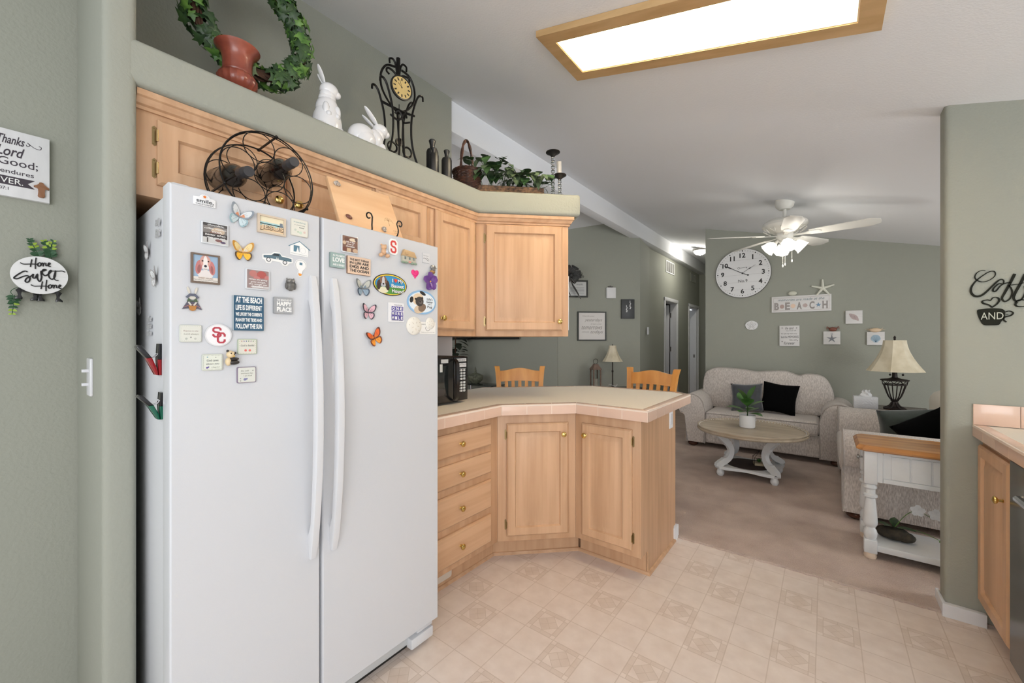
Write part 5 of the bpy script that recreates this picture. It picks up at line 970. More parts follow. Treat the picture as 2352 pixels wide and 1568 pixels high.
def sprig(pts, lf, seed):
    R_ = random.Random(seed); P_ = cr([(*hz(x, y), .018) for x, y in pts], 5); gs.tube(P_, .0012, 5)
    for i, p in enumerate(P_[2:]):
        if i % 2: continue
        t = (P_[min(i+3, len(P_)-1)]-P_[i+1]).normalized(); sd = Vector((-t.y, t.x, 0)); fr_ = i/len(P_); s0 = lf*(1.05-.65*fr_)
        for s_ in (-1, 1): (g2_ if (R_.random() < .6 and fr_ > .3) else g).leaf(p, sd*s_+t*(.35+R_.uniform(-.2, .5))+Vector((0, 0, R_.uniform(-.2, .6))), (R_.uniform(-.5, .5), .25, 1), s0*.88, s0*.60, bend=.1, shape=(.15, .8, 1, .9, .5, .05))
sprig([(690, 440), (640, 340), (570, 220), (520, 120)], .021, 1); sprig([(860, 450), (860, 330), (800, 220), (760, 150)], .020, 2); sprig([(900, 460), (880, 350), (900, 240), (925, 150)], .020, 3); sprig([(250, 1090), (240, 1170), (230, 1280), (210, 1430)], .020, 4)
gs.tube(cr([(*hz(230, 1100), .03), (*hz(185, 1040), .03), (*hz(240, 985), .03), (*hz(350, 960), .02), (*hz(365, 1050), .02), (*hz(300, 1110), .02)], 4), .001, 5)
gs.build('stems', gr); g.build('green_leaves', gr); g2_.build('lime_leaves', gr)
# double switch seen edge-on on the pillar
sw = thing('light_switch', 'white double toggle switch plate on the side of the pillar', 'switch', FY((-1.80, .1825, 1.19)))
mb(fplast).prism(rrect(.072, .116, .004), 0, .006, bev=.002, top_only=True).build('plate', sw)
for y in (.02, -.022): mb(fplast).box(-.006, .006, y-.005, y+.004, .004, .020, bev=.001).build('toggle', sw)
# ================================================================ RIGHT WALL: coffee sign, traced on the wall plane
CO = onY(2262, 725, 2.779)
def cz(zx, zy): p = onY(2200+zx/7.842, 580+zy/7.842, 2.772); return (p.x-CO.x, p.z-CO.z)
cs = thing('metal_word_sign', 'black metal cursive Coffee and cup sign on the right wall', 'sign', frame(CO, (1, 0, 0)))
m = mb(pbr('matte_olive_black', (30, 31, 24), rough=.8, spec=.2))
def cst(pts, ws): P_ = cr([(*cz(*p), 0) for p in pts], 5); n = len(P_); w_ = [ws[min(len(ws)-1, int(i/n*len(ws)))] for i in range(n)]; w_ = [sum(w_[max(0, i-3):i+4])/len(w_[max(0, i-3):i+4]) for i in range(n)]; m.stroke([(q.x, q.y) for q in P_], [v*1.3 for v in w_], .003, .0055)
cst([(500, 322), (430, 320), (350, 360), (310, 430), (340, 490), (440, 525), (560, 500), (670, 420), (670, 345), (600, 335), (500, 380), (340, 500), (250, 620), (245, 720), (310, 780), (400, 780), (500, 720), (700, 530), (780, 480), (830, 500), (820, 560), (740, 560), (650, 640), (640, 690), (690, 690), (780, 590), (880, 545), (960, 540)], [.002, .0028, .003, .0024, .0024, .0028, .0030, .005, .0065, .0065, .005, .003, .003, .004, .0045, .0035, .003])
cst([(1030, 380), (940, 560), (850, 720), (800, 820), (850, 880), (940, 830), (985, 720), (960, 630), (930, 590), (1100, 565), (1200, 540)], [.007, .0065, .0055, .004, .004, .004, .0035, .0025, .002])
cst([(1220, 380), (1130, 560), (1040, 720), (1010, 820), (1060, 870), (1150, 840), (1220, 720), (1210, 600)], [.007, .0065, .005, .004, .004])
cst([(1400, 660), (1500, 560), (1480, 500), (1400, 520), (1350, 640), (1420, 740), (1520, 680), (1640, 560), (1620, 500), (1540, 520), (1500, 640), (1560, 740), (1680, 660)], [.003, .004, .005, .004]); cst([(1030, 900), (1110, 850), (1250, 850), (1400, 800)], [.003]); cst([(1400, 930), (1250, 960), (1090, 970), (1040, 930), (1080, 890)], [.003, .005])
cst([(620, 985), (560, 940), (460, 910), (450, 870), (540, 850), (590, 860), (640, 810), (720, 810), (750, 860), (700, 930), (620, 985)], [.004, .0055, .003, .003, .003, .0055, .004])
cup = [(*cz(*p), 0) for p in [(355, 1035), (450, 1015), (600, 1000), (780, 1008), (850, 1050), (850, 1150), (780, 1250), (740, 1300), (600, 1308), (470, 1300), (410, 1230), (365, 1130)]]
m.prism([(p.x, p.y) for p in cr(cup, 3, True)], .003, .0055); cst([(850, 1070), (930, 1050), (1000, 1080), (960, 1130), (850, 1160), (830, 1210), (880, 1250)], [.0030, .0045, .004]); cst([(870, 1110), (915, 1112)], [.002]); m.build('cursive_lettering', cs)
q0, q1 = cz(415, 1205), cz(825, 1070); mb(C((176, 178, 162))).text('AND', (q0[0]+q1[0])/2, (q0[1]+q1[1])/2, q1[0]-q0[0], q1[1]-q0[1], .0056, .0003).build('cut_out_letters', cs)
# ================================================================ LIVING ROOM: SOFAS
def cushion_box(m, x0, x1, y0, y1, z0, z1, bev=.05, crown=.02):
    m.box(x0, x1, y0, y1, z0, z1, bev=bev, seg=4)
def rolled_arm(parent, x0, x1, y0, y1, z0, zt, out, mat=fabric):
    # section in x-z: upright panel with a roll on top that bulges outwards (out = -1 left, +1 right)
    w = x1-x0; r = w*.60; pts = []
    inner = x1 if out < 0 else x0; outer = x0 if out < 0 else x1
    cz_ = zt-r; cx = (x0+x1)/2+out*.035
    a0 = math.radians(-50); sec = [(outer-out*.035, z0), (outer-out*.035, cz_-r*.75)]
    for i in range(17):
        a = math.radians(-38)+math.radians(218)*i/16; sec.append((cx+out*r*math.cos(a), cz_+r*math.sin(a)))
    sec += [(inner, cz_-.06), (inner, z0)]
    m = mb(mat); m.at(Matrix(((1, 0, 0, 0), (0, 0, 1, 0), (0, 1, 0, 0), (0, 0, 0, 1)))); m.prism(sec, y0, y1, bev=.018); o = m.build('arm', parent)
    p = mb(piping); p.tube([(a, y0+.006, b) for a, b in sec], .006, 6); p.build('piping', o); return o
def bun(parent, x, y, r=.06):
    mb(dwood).lathe([(0, 0), (r*.55, 0), (r*.95, .018), (r, .035), (r*.8, .055), (r*.6, .07)], 20, (x, y, 0)).build('foot', parent)
def scallop_back(parent, w, y0, y1, z0, zt, waves=(0,)):
    pts = [(-w/2+.02, z0), (-w/2-.02, z0+.10), (-w/2-.035, z0+.22), (-w/2-.01, zt-.09), (-w/2+.06, zt-.02), (-w/2+.16, zt+.005), (-w/2+.42, zt-.008), (-.08, zt-.03), (0.05, zt-.018), (.22, zt-.012), (w/2-.30, zt-.055), (w/2-.22, zt-.035), (w/2-.10, zt-.045), (w/2-.03, zt-.10), (w/2+.02, zt-.22), (w/2+.03, z0+.18), (w/2+.01, z0+.08), (w/2-.04, z0)]
    q = [(p.x, p.y) for p in cr([(a, b, 0) for a, b in pts], 4, True)]
    m = mb(fabric); m.at(Matrix(((1, 0, 0, 0), (0, 0, -1, 0), (0, 1, 0, 0), (0, 0, 0, 1))))
    n = len(q); c = Vector((0, (z0+zt)/2)); L = []
    for f, z in ((.90, -y0-.0), (.965, -y0-.012), (1.0, -y0-.05), (1.0, -y1+.05), (.965, -y1+.012), (.90, -y1)): L.append([(c.x+(p[0]-c.x)*(1-(1-f)*.35), c.y+(p[1]-c.y)*f**.6, z) for p in q])
    m.loft(L); o = m.build('back_cushion', parent, ang=60)
    pp = mb(piping); pp.tube([(p[0]*.985, y0+.035, c.y+(p[1]-c.y)*.985) for p in q[2:]], .006, 6); pp.build('piping', o); return o
def pillow(M, w, t, mat, label, name='throw_pillow', group='throw pillows on the sofas'):
    m = mb(mat); N = 14; L = []
    def P_(i, j, s_):
        x = -1+2*i/N; y = -1+2*j/N; e = (1-abs(x)**3.2)*(1-abs(y)**3.2); pin = 1-.10*(1-abs(x)**1.5 if abs(y) > abs(x) else 1-abs(y)**1.5)*max(abs(x), abs(y))**4
        return (x*w/2*pin, y*w/2*pin, s_*t/2*max(0, e)**.55)
    g = {}
    for s_ in (1, -1):
        for i in range(N+1):
            for j in range(N+1): g[i, j, s_] = m.V(P_(i, j, s_))
        for i in range(N):
            for j in range(N): m.Fc([g[i, j, s_], g[i+1, j, s_], g[i+1, j+1, s_], g[i, j+1, s_]])
    return tag(m.build(name, M=M, ang=80), label, 'pillow', group)
ls = thing('loveseat', 'oatmeal chenille loveseat with rolled arms under the wall clock', 'sofa', TZ((-.595, 5.275, .012), 0))
m = mb(fabric); m.box(-.56, .56, .03, .80, .06, .30, bev=.02, seg=3); m.box(-.60, .60, .55, .76, .2, .80, bev=.04, seg=3); m.build('base', ls)
rolled_arm(ls, -.80, -.555, .0, .76, .055, .64, -1); rolled_arm(ls, .555, .80, .0, .76, .055, .64, 1)
sc = mb(fabric); sc.box(-.555, .555, -.012, .62, .285, .445, bev=.05, seg=4); sco = sc.build('seat_cushion', ls); sp_ = mb(piping); [sp_.tube([(x, -.006 if True else 0, z) for x, z in ((-.535, zz), (.535, zz))], .005, 6) for zz in (.425, .30)]; sp_.build('piping', sco)
scallop_back(ls, 1.30, .46, .66, .44, .945)
for x, y in ((-.70, .07), (.70, .07), (-.70, .70), (.70, .70)): bun(ls, x, y)
for i_, (px, py, w_, a, mat, lab) in enumerate(((1716, 914, .34, .06, gvelvet, 'grey velvet pillow leaning on the loveseat back, left of the black one'), (1789, 916, .36, -.10, bvelvet, 'black velvet pillow leaning on the loveseat back'))):
    p = onY(px, py, 5.60-.0*i_); M = Matrix.Translation((p.x, 5.62-.05*(1-i_), .012+.445+w_*.50)) @ Matrix.Rotation(a*.6, 4, 'Z') @ Matrix.Rotation(PI/2-.30, 4, 'X') @ Matrix.Rotation(a, 4, 'Z'); pillow(M, w_, .13, mat, lab)
# second sofa: faces left, seen from its arm side
s2 = thing('sofa', 'oatmeal chenille sofa seen from its rolled-arm side behind the console table', 'sofa', TZ((.10, 4.50, .012), -PI/2))
# local: x runs along -Y..; front of the seat at local y=0 looks towards -X world
m = mb(fabric); m.box(-.52, .52, .03, .85, .06, .30, bev=.02, seg=3); m.box(-.62, .62, .76, .92, .2, .78, bev=.05, seg=3); m.build('base', s2)
rolled_arm(s2, .50, .745, .0, .84, .055, .64, 1); rolled_arm(s2, -.745, -.50, .0, .84, .055, .64, -1)
m = mb(fabric); m.box(-.50, .50, -.012, .66, .285, .445, bev=.05, seg=4); m.build('seat_cushion', s2); m = mb(cream); m.box(-.60, .60, .62, .82, .44, .87, bev=.09, seg=4); m.build('back_cushion', s2)
for x, y in ((-.64, .08), (.64, .08), (.64, .76), (-.64, .76)): bun(s2, x, y)
M = Matrix.Translation((.50, 4.30, .012+.445+.165)) @ Matrix.Rotation(.15, 4, 'Z') @ Matrix.Rotation(PI/2+.35, 4, 'X') @ Matrix.Rotation(.12, 4, 'Z'); pillow(M, .35, .18, grvelvet, 'green-grey velvet pillow on the sofa behind the console table')
M = Matrix.Translation((.60, 4.13, .012+.445+.175)) @ Matrix.Rotation(.2, 4, 'Z') @ Matrix.Rotation(PI/2+.3, 4, 'X') @ Matrix.Rotation(.62, 4, 'Z'); pillow(M, .33, .14, bvelvet, 'black velvet pillow on the sofa behind the console table')
# ================================================================ COFFEE TABLE
ct = thing('coffee_table', 'round coffee table with greyed oak top and white curved legs', 'table', TZ((-.575, 4.515, .012), math.radians(0)))
m = mb(greyw); m.lathe([(0, .408), (.44, .408), (.462, .414), (.468, .424), (.466, .434), (.458, .438), (.44, .4385), (0, .4385)], 64); top = m.build('tabletop', ct)
m = mb(greyw); m.lathe([(.462, .434), (.466, .452), (.458, .456), (.450, .452), (.447, .438)], 64); m.build('raised_rim', top)
m = mb(whitem); [m.ball((.447*math.cos(a), .447*math.sin(a), .447), .0042, 6, 4) for a in [2*PI*i/96 for i in range(96)]]; m.build('beading', top)
m = mb(whitew)
sh_ = []
for i in range(4):
    a = PI/4+PI/2*i; c0, s0 = math.cos(a), math.sin(a); ap = PI/4+PI/2*(i+1)
    sh_ += [(.345*math.cos(a-.10), .345*math.sin(a-.10)), (.345*math.cos(a+.10), .345*math.sin(a+.10))]
    for j in range(1, 8): t = j/8; b = a+.10+(PI/2-.20)*t; r = .345-.125*math.sin(PI*t); sh_.append((r*math.cos(b), r*math.sin(b)))
m.prism(sh_, .066, .092, bev=.005); m.build('base_shelf', ct)
for i in range(4):
    a = PI/4+PI/2*i; m = mb(whitew).at(Matrix.Rotation(a, 4, 'Z') @ Matrix(((1, 0, 0, 0), (0, 0, -1, 0), (0, 1, 0, 0), (0, 0, 0, 1))))
    out = cr([(.345, .092, 0), (.30, .125, 0), (.235, .16, 0), (.205, .215, 0), (.215, .27, 0), (.26, .33, 0), (.345, .408, 0)], 5); k = len(out); L = []
    for j, p in enumerate(out):
        t = out[min(j+1, k-1)]-out[max(j-1, 0)]; n_ = Vector((t.y, -t.x, 0)).normalized(); wd = .020+.010*abs(2*j/(k-1)-1)+(.006 if j in (k//4, 3*k//4) else 0); tw_ = .027
        A_, B_ = p+n_*wd, p-n_*wd
        if j in (0, k-1): A_.y = B_.y = out[j].y
        L.append([(A_.x, A_.y, tw_*.7), (A_.x, A_.y, -tw_*.7), (B_.x, B_.y, -tw_), (B_.x, B_.y, tw_)])
    m.loft(L); m.at(); m.build('leg', ct, ang=25)
    mb(whitew).lathe([(0, 0), (.022, 0), (.033, .018), (.034, .035), (.026, .055), (.024, .067)], 20, (.31*math.cos(a), .31*math.sin(a), 0)).build('foot', ct)
tag(mb(pbr('dark_woven_mat', (52, 38, 32), rough=.9)).lathe([(0, 0), (.190, 0), (.192, .003), (0, .004)], 40).build('round_mat', M=TZ((-.59, 4.50, .105))), 'dark round mat on the lower shelf of the coffee table', 'mat')
tr = thing('terrarium', 'small geometric glass terrarium with a succulent on the coffee table shelf', 'terrarium', TZ((-.50, 4.52, .1095), .3))
m = mb(brown_iron); b4 = [(-.045, -.045), (.045, -.045), (.045, .045), (-.045, .045)]
for i in range(4):
    p, q = b4[i], b4[(i+1) % 4]; m.tube([(*p, .002), (*p, .075)], .002, 4); m.tube([(*p, .002), (*q, .002)], .002, 4); m.tube([(*p, .075), (*q, .075)], .002, 4); m.tube([(*p, .075), (0, 0, .13)], .002, 4)
m.tube([(p[0], 0, p[1]+.137) for p in circ(.008, 10)], .0014, 4, True); m.build('metal_frame', tr)
m = mb(C((176, 160, 130))); m.box(-.043, .043, -.043, .043, .002, .026); m.build('sand', tr)
m = mb(leaff); RN = random.Random(9)
for k in range(26): a = k*2.4; m.leaf((0, 0, .026), (math.cos(a), math.sin(a), .3+.05*k), (0, 0, 1), .030+.0006*k, .012, bend=-.1)
m.build('succulent', tr)
fp = thing('potted_plant', 'white pot with a broad-leaved green plant on the coffee table', 'plant', TZ((-.605, 4.57, .4515)))
m = mb(whitem); m.lathe([(0, 0), (.062, 0), (.068, .006), (.071, .12), (.069, .124), (.062, .12), (.060, .10), (0, .10)], 32); m.build('pot', fp)
mb(C((88, 66, 50))).cyl(.06, .098, .106, 20).build('soil', fp)
m = mb(leaff); RN = random.Random(2)
for (a, el_, L_, w_) in ((3.3, .35, .20, .095), (.1, .7, .17, .10), (1.2, .3, .17, .1), (4.4, .25, .15, .09), (2.3, .9, .2, .1), (5.4, .45, .16, .09), (.6, 1.3, .21, .08), (3.8, 1.2, .20, .085), (5.9, .1, .15, .085), (4.9, .9, .16, .09)):
    d = Vector((math.cos(a)*math.cos(el_), math.sin(a)*math.cos(el_), math.sin(el_))); m.leaf((d.x*.015, d.y*.015, .13+.09*el_), d, (0, 0, 1), L_*.86, w_*1.25, bend=.18, shape=(.12, .5, .8, 1, .95, .6, .05), fold=.22)
m.build('leaves', fp); mb(leafd).tube([(0, 0, .10), (.004, 0, .17), (0, .005, .25)], .006, 6).build('stem', fp)
# ================================================================ CONSOLE TABLE
co = thing('console_table', 'white farmhouse console table with golden oak top', 'table', TZ((0, 0, 0)))
m = mb(oakf); tp = [(.150, 3.20), (.178, 3.165), (1.32, 3.165), (1.35, 3.20), (1.35, 3.545), (1.32, 3.58), (.178, 3.58), (.150, 3.545)]; L = []
cx_, cy_ = .75, 3.3725
for i_, z in ((.012, .648), (0, .656), (0, .664), (.010, .676), (.016, .683)): L.append([(x+(i_ if x < cx_ else -i_), y+(i_ if y < cy_ else -i_), z) for x, y in tp])
m.loft(L); m.build('tabletop', co, ang=20)
m = mb(whitew); m.box(.20, 1.30, 3.20, 3.225, .47, .648); m.box(.20, 1.30, 3.52, 3.545, .47, .648); m.box(.20, .225, 3.2, 3.545, .47, .648); m.box(1.275, 1.30, 3.2, 3.545, .47, .648)
m.box(.27, 1.23, 3.192, 3.201, .470, .495, bev=.002); m.box(.27, 1.23, 3.192, 3.201, .632, .648, bev=.002); m.box(.245, .268, 3.192, 3.2, .47, .648)
for i in range(11): m.box(.305+.085*i, .305+.085*i+.078, 3.195, 3.2, .497, .630, bev=.002)
m.build('apron', co, ang=20)
mb(pewter).lathe([(.006, 0), (.005, .014), (.014, .018), (.013, .026), (0, .028)], 14, (0, 0, 0), ax='z').build('knob', co, M=frame((.185, 3.30, .585), (0, -1, 0)))
def cleg(x, y):
    m = mb(whitew); m.box(x-.030, x+.030, y-.030, y+.030, .455, .648, bev=.004); m.lathe([(.028, .455), (.024, .45), (.030, .44), (.031, .43), (.024, .42), (.024, .395), (.033, .388), (.033, .376), (.022, .368), (.025, .355), (.030, .29), (.034, .225), (.033, .215), (.028, .205), (.020, .195), (.028, .18), (.033, .162), (.030, .14), (.024, .125), (.020, .12)], 24, (x, y, 0)); m.box(x-.030, x+.030, y-.030, y+.030, .045, .125, bev=.004); o = m.build('leg', co, ang=30)
    mb(C((226, 206, 184))).lathe([(0, .012), (.028, .012), (.031, .022), (.029, .034), (.026, .046)], 22, (x, y, 0)).build('foot', o)
for x in (.215, 1.285):
    for y in (3.215, 3.53): cleg(x, y)
m = mb(whitew); m.box(.20, 1.30, 3.20, 3.545, .075, .092, bev=.002); m.box(.235, 1.265, 3.194, 3.201, .060, .096, bev=.003); m.box(.21, 1.29, 3.205, 3.54, .062, .075); m.build('lower_shelf', co)
ro = thing('orchid', 'artificial white orchid on a mossy brown stone, lower shelf of the console table', 'plant', TZ((.335, 3.37, .093)))
m = mb(pbr('mossy_stone', (64, 56, 44), rough=.9, var=.4, c2=(34, 32, 26), vscale=30)); RN = random.Random(8)
m.ball((0, 0, .038), (.075, .06, .038), 16, 10); m.ball((.045, -.01, .03), (.05, .045, .03), 12, 8); m.ball((-.04, .01, .035), (.045, .04, .035), 12, 8); m.build('stone_base', ro)
m = mb(leafd)
for a, el_, L_ in ((2.8, .35, .11), (.2, .3, .10), (1.5, .6, .09), (4.2, .5, .08), (5.6, .45, .10)): d = Vector((math.cos(a), math.sin(a)*.7, el_)); m.leaf((0, 0, .07), d, (0, 0, 1), L_, .045, bend=.3)
m.build('leaves', ro)
m = mb(leafl); m.tube(cr([(0, 0, .07), (.05, 0, .16), (.10, -.01, .20), (.17, -.02, .17)], 5), .0018, 5); m.tube(cr([(0, 0, .07), (.10, -.03, .09), (.19, -.05, .065), (.26, -.06, .04)], 5), .0018, 5); [m.ball((.19+.022*i, -.05-.004*i, .060-.006*i+.008*(i % 2)), (.009, .006, .006), 8, 5) for i in range(4)]; m.build('stems', ro)
m = mb(whitem)
for c_ in ((.10, -.015, .205), (.175, -.02, .20)):
    for k in range(5): a = 2*PI*k/5+.3; m.leaf(c_, (math.cos(a), -.15, math.sin(a)), (0, -1, 0), .034, .034, bend=.1, shape=(.3, .9, 1, .8, .4))
m.build('flowers', ro)
sp0 = thing('potted_plant', 'small white pot with green leaves on the console table beside the right wall', 'plant', TZ((.660, 3.37, .6845)))
mb(whitem).lathe([(0, 0), (.05, 0), (.056, .11), (.05, .112), (.046, .09), (0, .09)], 24).build('pot', sp0); m = mb(leaff)
for k in range(14): a = k*2.4; d = Vector((math.cos(a), math.sin(a), .9)); m.leaf((0, 0, .09), d, (0, 0, 1), .09+.003*(k % 5), .045, bend=.3)
m.build('leaves', sp0)
# ================================================================ END TABLE, LAMP, TISSUES
et = thing('end_table', 'dark square end table in the corner between the two sofas', 'table', TZ((.545, 5.56, .012)))
m = mb(dwood); m.box(-.27, .27, -.25, .25, .585, .61, bev=.005); m.build('tabletop', et)
for x in (-.24, .24):
    for y in (-.22, .22): mb(dwood).box(x-.02, x+.02, y-.02, y+.02, 0, .585, bev=.003).build('leg', et)
lp_ = onY(2055, 900, 5.55); tl = thing('table_lamp', 'large table lamp with bronze cage base and flared parchment shade', 'lamp', TZ((lp_.x, 5.55, .6225), .35))
m = mb(brown_iron); m.lathe([(0, 0), (.085, 0), (.088, .008), (.05, .020), (.028, .045), (.022, .075), (.035, .085), (.022, .095)], 24)
for k in range(8): a = 2*PI*k/8; m.tube(cr([(.022*math.cos(a), .022*math.sin(a), .07), (.045*math.cos(a), .045*math.sin(a), .03), (.088*math.cos(a), .088*math.sin(a), .006)], 4), .006, 5)
m.build('base', tl)
m = mb(brown_iron)
for k in range(14): a = 2*PI*k/14; m.tube(cr([(.026*math.cos(a), .026*math.sin(a), .09), (.05*math.cos(a), .05*math.sin(a), .13), (.078*math.cos(a), .078*math.sin(a), .22), (.085*math.cos(a), .085*math.sin(a), .25)], 4), .0042, 5)
for r, z in ((.088, .245), (.105, .29)): m.tube([(p[0], p[1], z) for p in circ(r, 32)], .006, 5, True)
for k in range(16): a, b = 2*PI*k/16, 2*PI*(k+1)/16; c_ = (a, b) if k % 2 else (b, a); m.tube([(.089*math.cos(c_[0]), .089*math.sin(c_[0]), .247), (.103*math.cos(c_[1]), .103*math.sin(c_[1]), .288)], .003, 4)
m.lathe([(.106, .290), (.100, .297), (.05, .305), (.022, .318), (.018, .39), (.012, .395), (.010, .69)], 24); m.build('cage_body', tl)
def bell(parent, r0, r1, z0, z1, n=6, mat=shadeM, flare=1.9, tw=0):
    m = mb(mat); L = []
    for j in range(11):
        t = j/10; r = r1+(r0-r1)*(1-t)**flare; z = z0+(z1-z0)*t; row = []
        for k in range(n):
            for q in range(6):
                a = 2*PI*(k+q/6)/n+tw; rr = r*math.cos(PI/n)/math.cos((q/6-.5)*2*PI/n) if n < 20 else r
                row.append((rr*math.cos(a), rr*math.sin(a), z))
        L.append(row)
    m.loft(L, False, False); return m.build('shade', parent, ang=22)
bell(tl, .222, .088, .378, .690, 8, flare=1.7, tw=.2)
mb(brown_iron).lathe([(.004, .69), (.010, .700), (.008, .710), (.011, .72), (0, .738)], 10).build('finial', tl)
for s_ in (-1, 1): m = mb(brown_iron); m.tube([(s_*.052, -.03, .42), (s_*.052, -.03, .352)], .0015, 4); m.ball((s_*.052, -.03, .345), .010, 8, 6); m.build('pull_chain', tl)
tb_ = onY(1988, 920, 5.42); tt = thing('tissue_box', 'white embossed tissue box on the end table beside the lamp', 'tissue box', TZ((tb_.x, 5.46, .6225), .05))
mb(pbr('embossed_white', (224, 225, 228), rough=.5, bump=1, bscale=70)).box(-.092, .092, -.055, .055, 0, .118, bev=.003).build('box', tt)
m = mb(whitem); RN = random.Random(1); L = []
for j in range(6):
    t = j/5; L.append([((.045*(1-.5*t)+.012*math.sin(5*a+j))*math.cos(a)+.01*t, (.016*(1-.6*t)+.008*math.sin(3*a+2*j))*math.sin(a), .117+.058*t+.012*math.sin(3*a)*t) for a in [2*PI*i/20 for i in range(20)]])
m.loft(L, False, True); m.build('tissue', tt)
# ================================================================ CEILING FAN
FC = Vector((-.297, 4.55)); fz = ceilz(FC.x); BZ = 2.315
fan = thing('ceiling_fan', 'white five-blade ceiling fan with tulip glass lights, hanging by chains of its own', 'ceiling fan', TZ((FC.x, FC.y, 0)))
fan['label'] = 'white five-blade ceiling fan with lit tulip glass shades'
m = mb(fanw); m.lathe([(0, fz-.075), (.045, fz-.075), (.070, fz-.05), (.078, fz-.02), (.078, fz+.02)], 28); m.build('canopy', fan)
mb(fanw).cyl(.0145, BZ+.12, fz-.07, 14).build('downrod', fan)
m = mb(fanw); m.lathe([(.02, BZ+.135), (.10, BZ+.132), (.155, BZ+.118), (.180, BZ+.092), (.182, BZ+.070), (.170, BZ+.052), (.155, BZ+.045), (.10, BZ+.012), (.07, BZ)], 40)
m.build('motor_housing', fan); m = mb(fanw); [m.tube(cr([(.172*math.cos(a-.12), .172*math.sin(a-.12), BZ+.035), (.135*math.cos(a), .135*math.sin(a), BZ+.010), (.172*math.cos(a+.12), .172*math.sin(a+.12), BZ+.035)], 4), .004, 5) for a in [2*PI*i/12 for i in range(12)]]; m.build('housing_trim', fan)
for k in range(5):
    a = math.radians(-8+72*k); M = Matrix.Rotation(a, 4, 'Z') @ Matrix.Translation((0, 0, BZ-.025)) @ Matrix.Rotation(math.radians(-12), 4, 'X'); m = mb(fanw).at(M)
    m.prism([(.19, -.050), (.30, -.062), (.60, -.074), (.668, -.040), (.672, .0), (.668, .040), (.60, .074), (.30, .062), (.19, .050)], 0, .006, bev=.0015); m.at(); b_ = m.build('blade', fan)
    m = mb(fanw).at(M); m.prism([(.07, -.018), (.15, -.014), (.20, -.035), (.26, -.030), (.28, 0), (.26, .030), (.20, .035), (.15, .014), (.07, .018)], -.006, 0, bev=.001); m.build('blade_iron', b_)
m = mb(fanw); m.lathe([(.07, BZ), (.075, BZ-.02), (.062, BZ-.05), (.045, BZ-.065), (.045, BZ-.085), (.02, BZ-.10), (0, BZ-.10)], 28); m.build('light_kit', fan)
for k in range(4):
    a = math.radians(-96+90*k+20); d = Vector((math.cos(a)*.75, math.sin(a)*.75, -.66)).normalized(); b0 = Vector((.05*math.cos(a), .05*math.sin(a), BZ-.065)); M = axisM(b0, d)
    m = mb(fanw).at(M); m.lathe([(.014, 0), (.014, .03), (.026, .035), (.026, .045)], 16); m.at(); m.build('socket_arm', fan)
    m = mb(bulbg).at(M); m.lathe([(.022, .038), (.040, .055), (.050, .082), (.052, .105), (.062, .128)], 40, lobes=8, la=.05); m.at(); m.build('glass_shade', fan)
    q = b0+d*.15; point('fan_bulb', (FC.x+q.x, FC.y+q.y, q.z-.04), 1.7, .05)
for (x, y, L_) in ((.005, -.03, .20), (-.014, -.01, .21), (.055, .02, .165)):
    m = mb(fanw); m.tube([(x, y, BZ-.08), (x, y, BZ-.08-L_)], .0016, 4); m.lathe([(.001, 0), (.006, -.012), (.005, -.026), (0, -.032)], 10, (x, y, BZ-.08-L_)); m.build('pull_chain', fan)
# ================================================================ CLOCK WALL DECOR (traced to positions on the wall)
CY = 6.068
def wp(px, py): return onY(px, py, CY)
ck = wp(1706, 628); R_c = .322; wc_ = thing('wall_clock', 'large round white plank wall clock with black numerals', 'clock', frame(ck, (1, 0, 0)))
m = mb(C((70, 66, 64))); m.prism(circ(R_c, 64), 0, .022); m.use(whitem); m.prism(circ(R_c-.004, 64), .021, .026); m.use(C((186, 184, 182))); [m.box(-math.sqrt(R_c**2-y*y)*.97, math.sqrt(R_c**2-y*y)*.97, y-.001, y+.001, .0259, .0263) for y in (-.215, -.118, -.02, .078, .176)]; m.build('dial', wc_)
m = mb(C((36, 34, 34)))
for i in range(1, 13): a = PI/2-PI/6*i; m.text(str(i), .235*math.cos(a), .235*math.sin(a), None, .062, .0264, .0008, off=.025); pass
mt_ = mb(C((36, 34, 34)))
for i in range(60):
    mt_.at(Matrix.Rotation(PI/30*i, 4, 'Z'))
    if i % 5: mt_.box(.289, .299, -.0016, .0016, .0258, .0270)
    else: mt_.prism(circ(.0075, 12, .294, 0), .0258, .0272)
o_ = mt_.build('minute_track', wc_)
m.text('No.9', .005, -.10, .105, .038, .0264, .0008, off=.0); m.stroke([(-.03, .07), (.055, .074)], .003, .026, .0272); m.stroke([(.05, .074), (.052, .062)], .004, .026, .0272); m.stroke([(.042, .074), (.043, .064)], .003, .026, .0272); m.stroke([(-.043+.012*math.cos(t), .069+.012*math.sin(t)) for t in [2*PI*i/12 for i in range(12)]], .003, .026, .0272, True); m.build('lettering', wc_)
m = mb(C((30, 28, 28))); m.stroke([(.062, -.028), (0, 0), (-.115, .065), (-.15, .085), (-.225, .125)], [.007, .008, .006, .016, .002], .028, .030); m.prism(circ(.010, 14, .064, -.029), .028, .0305); m.prism(circ(.010, 14), .028, .033); m.build('minute_hand', wc_)
m = mb(C((30, 28, 28))); m.stroke([(0, 0), (.065, .045), (.085, .058), (.10, .064), (.15, .098)], [.003, .003, .012, .003, .001], .031, .0325); m.build('hour_hand', wc_)
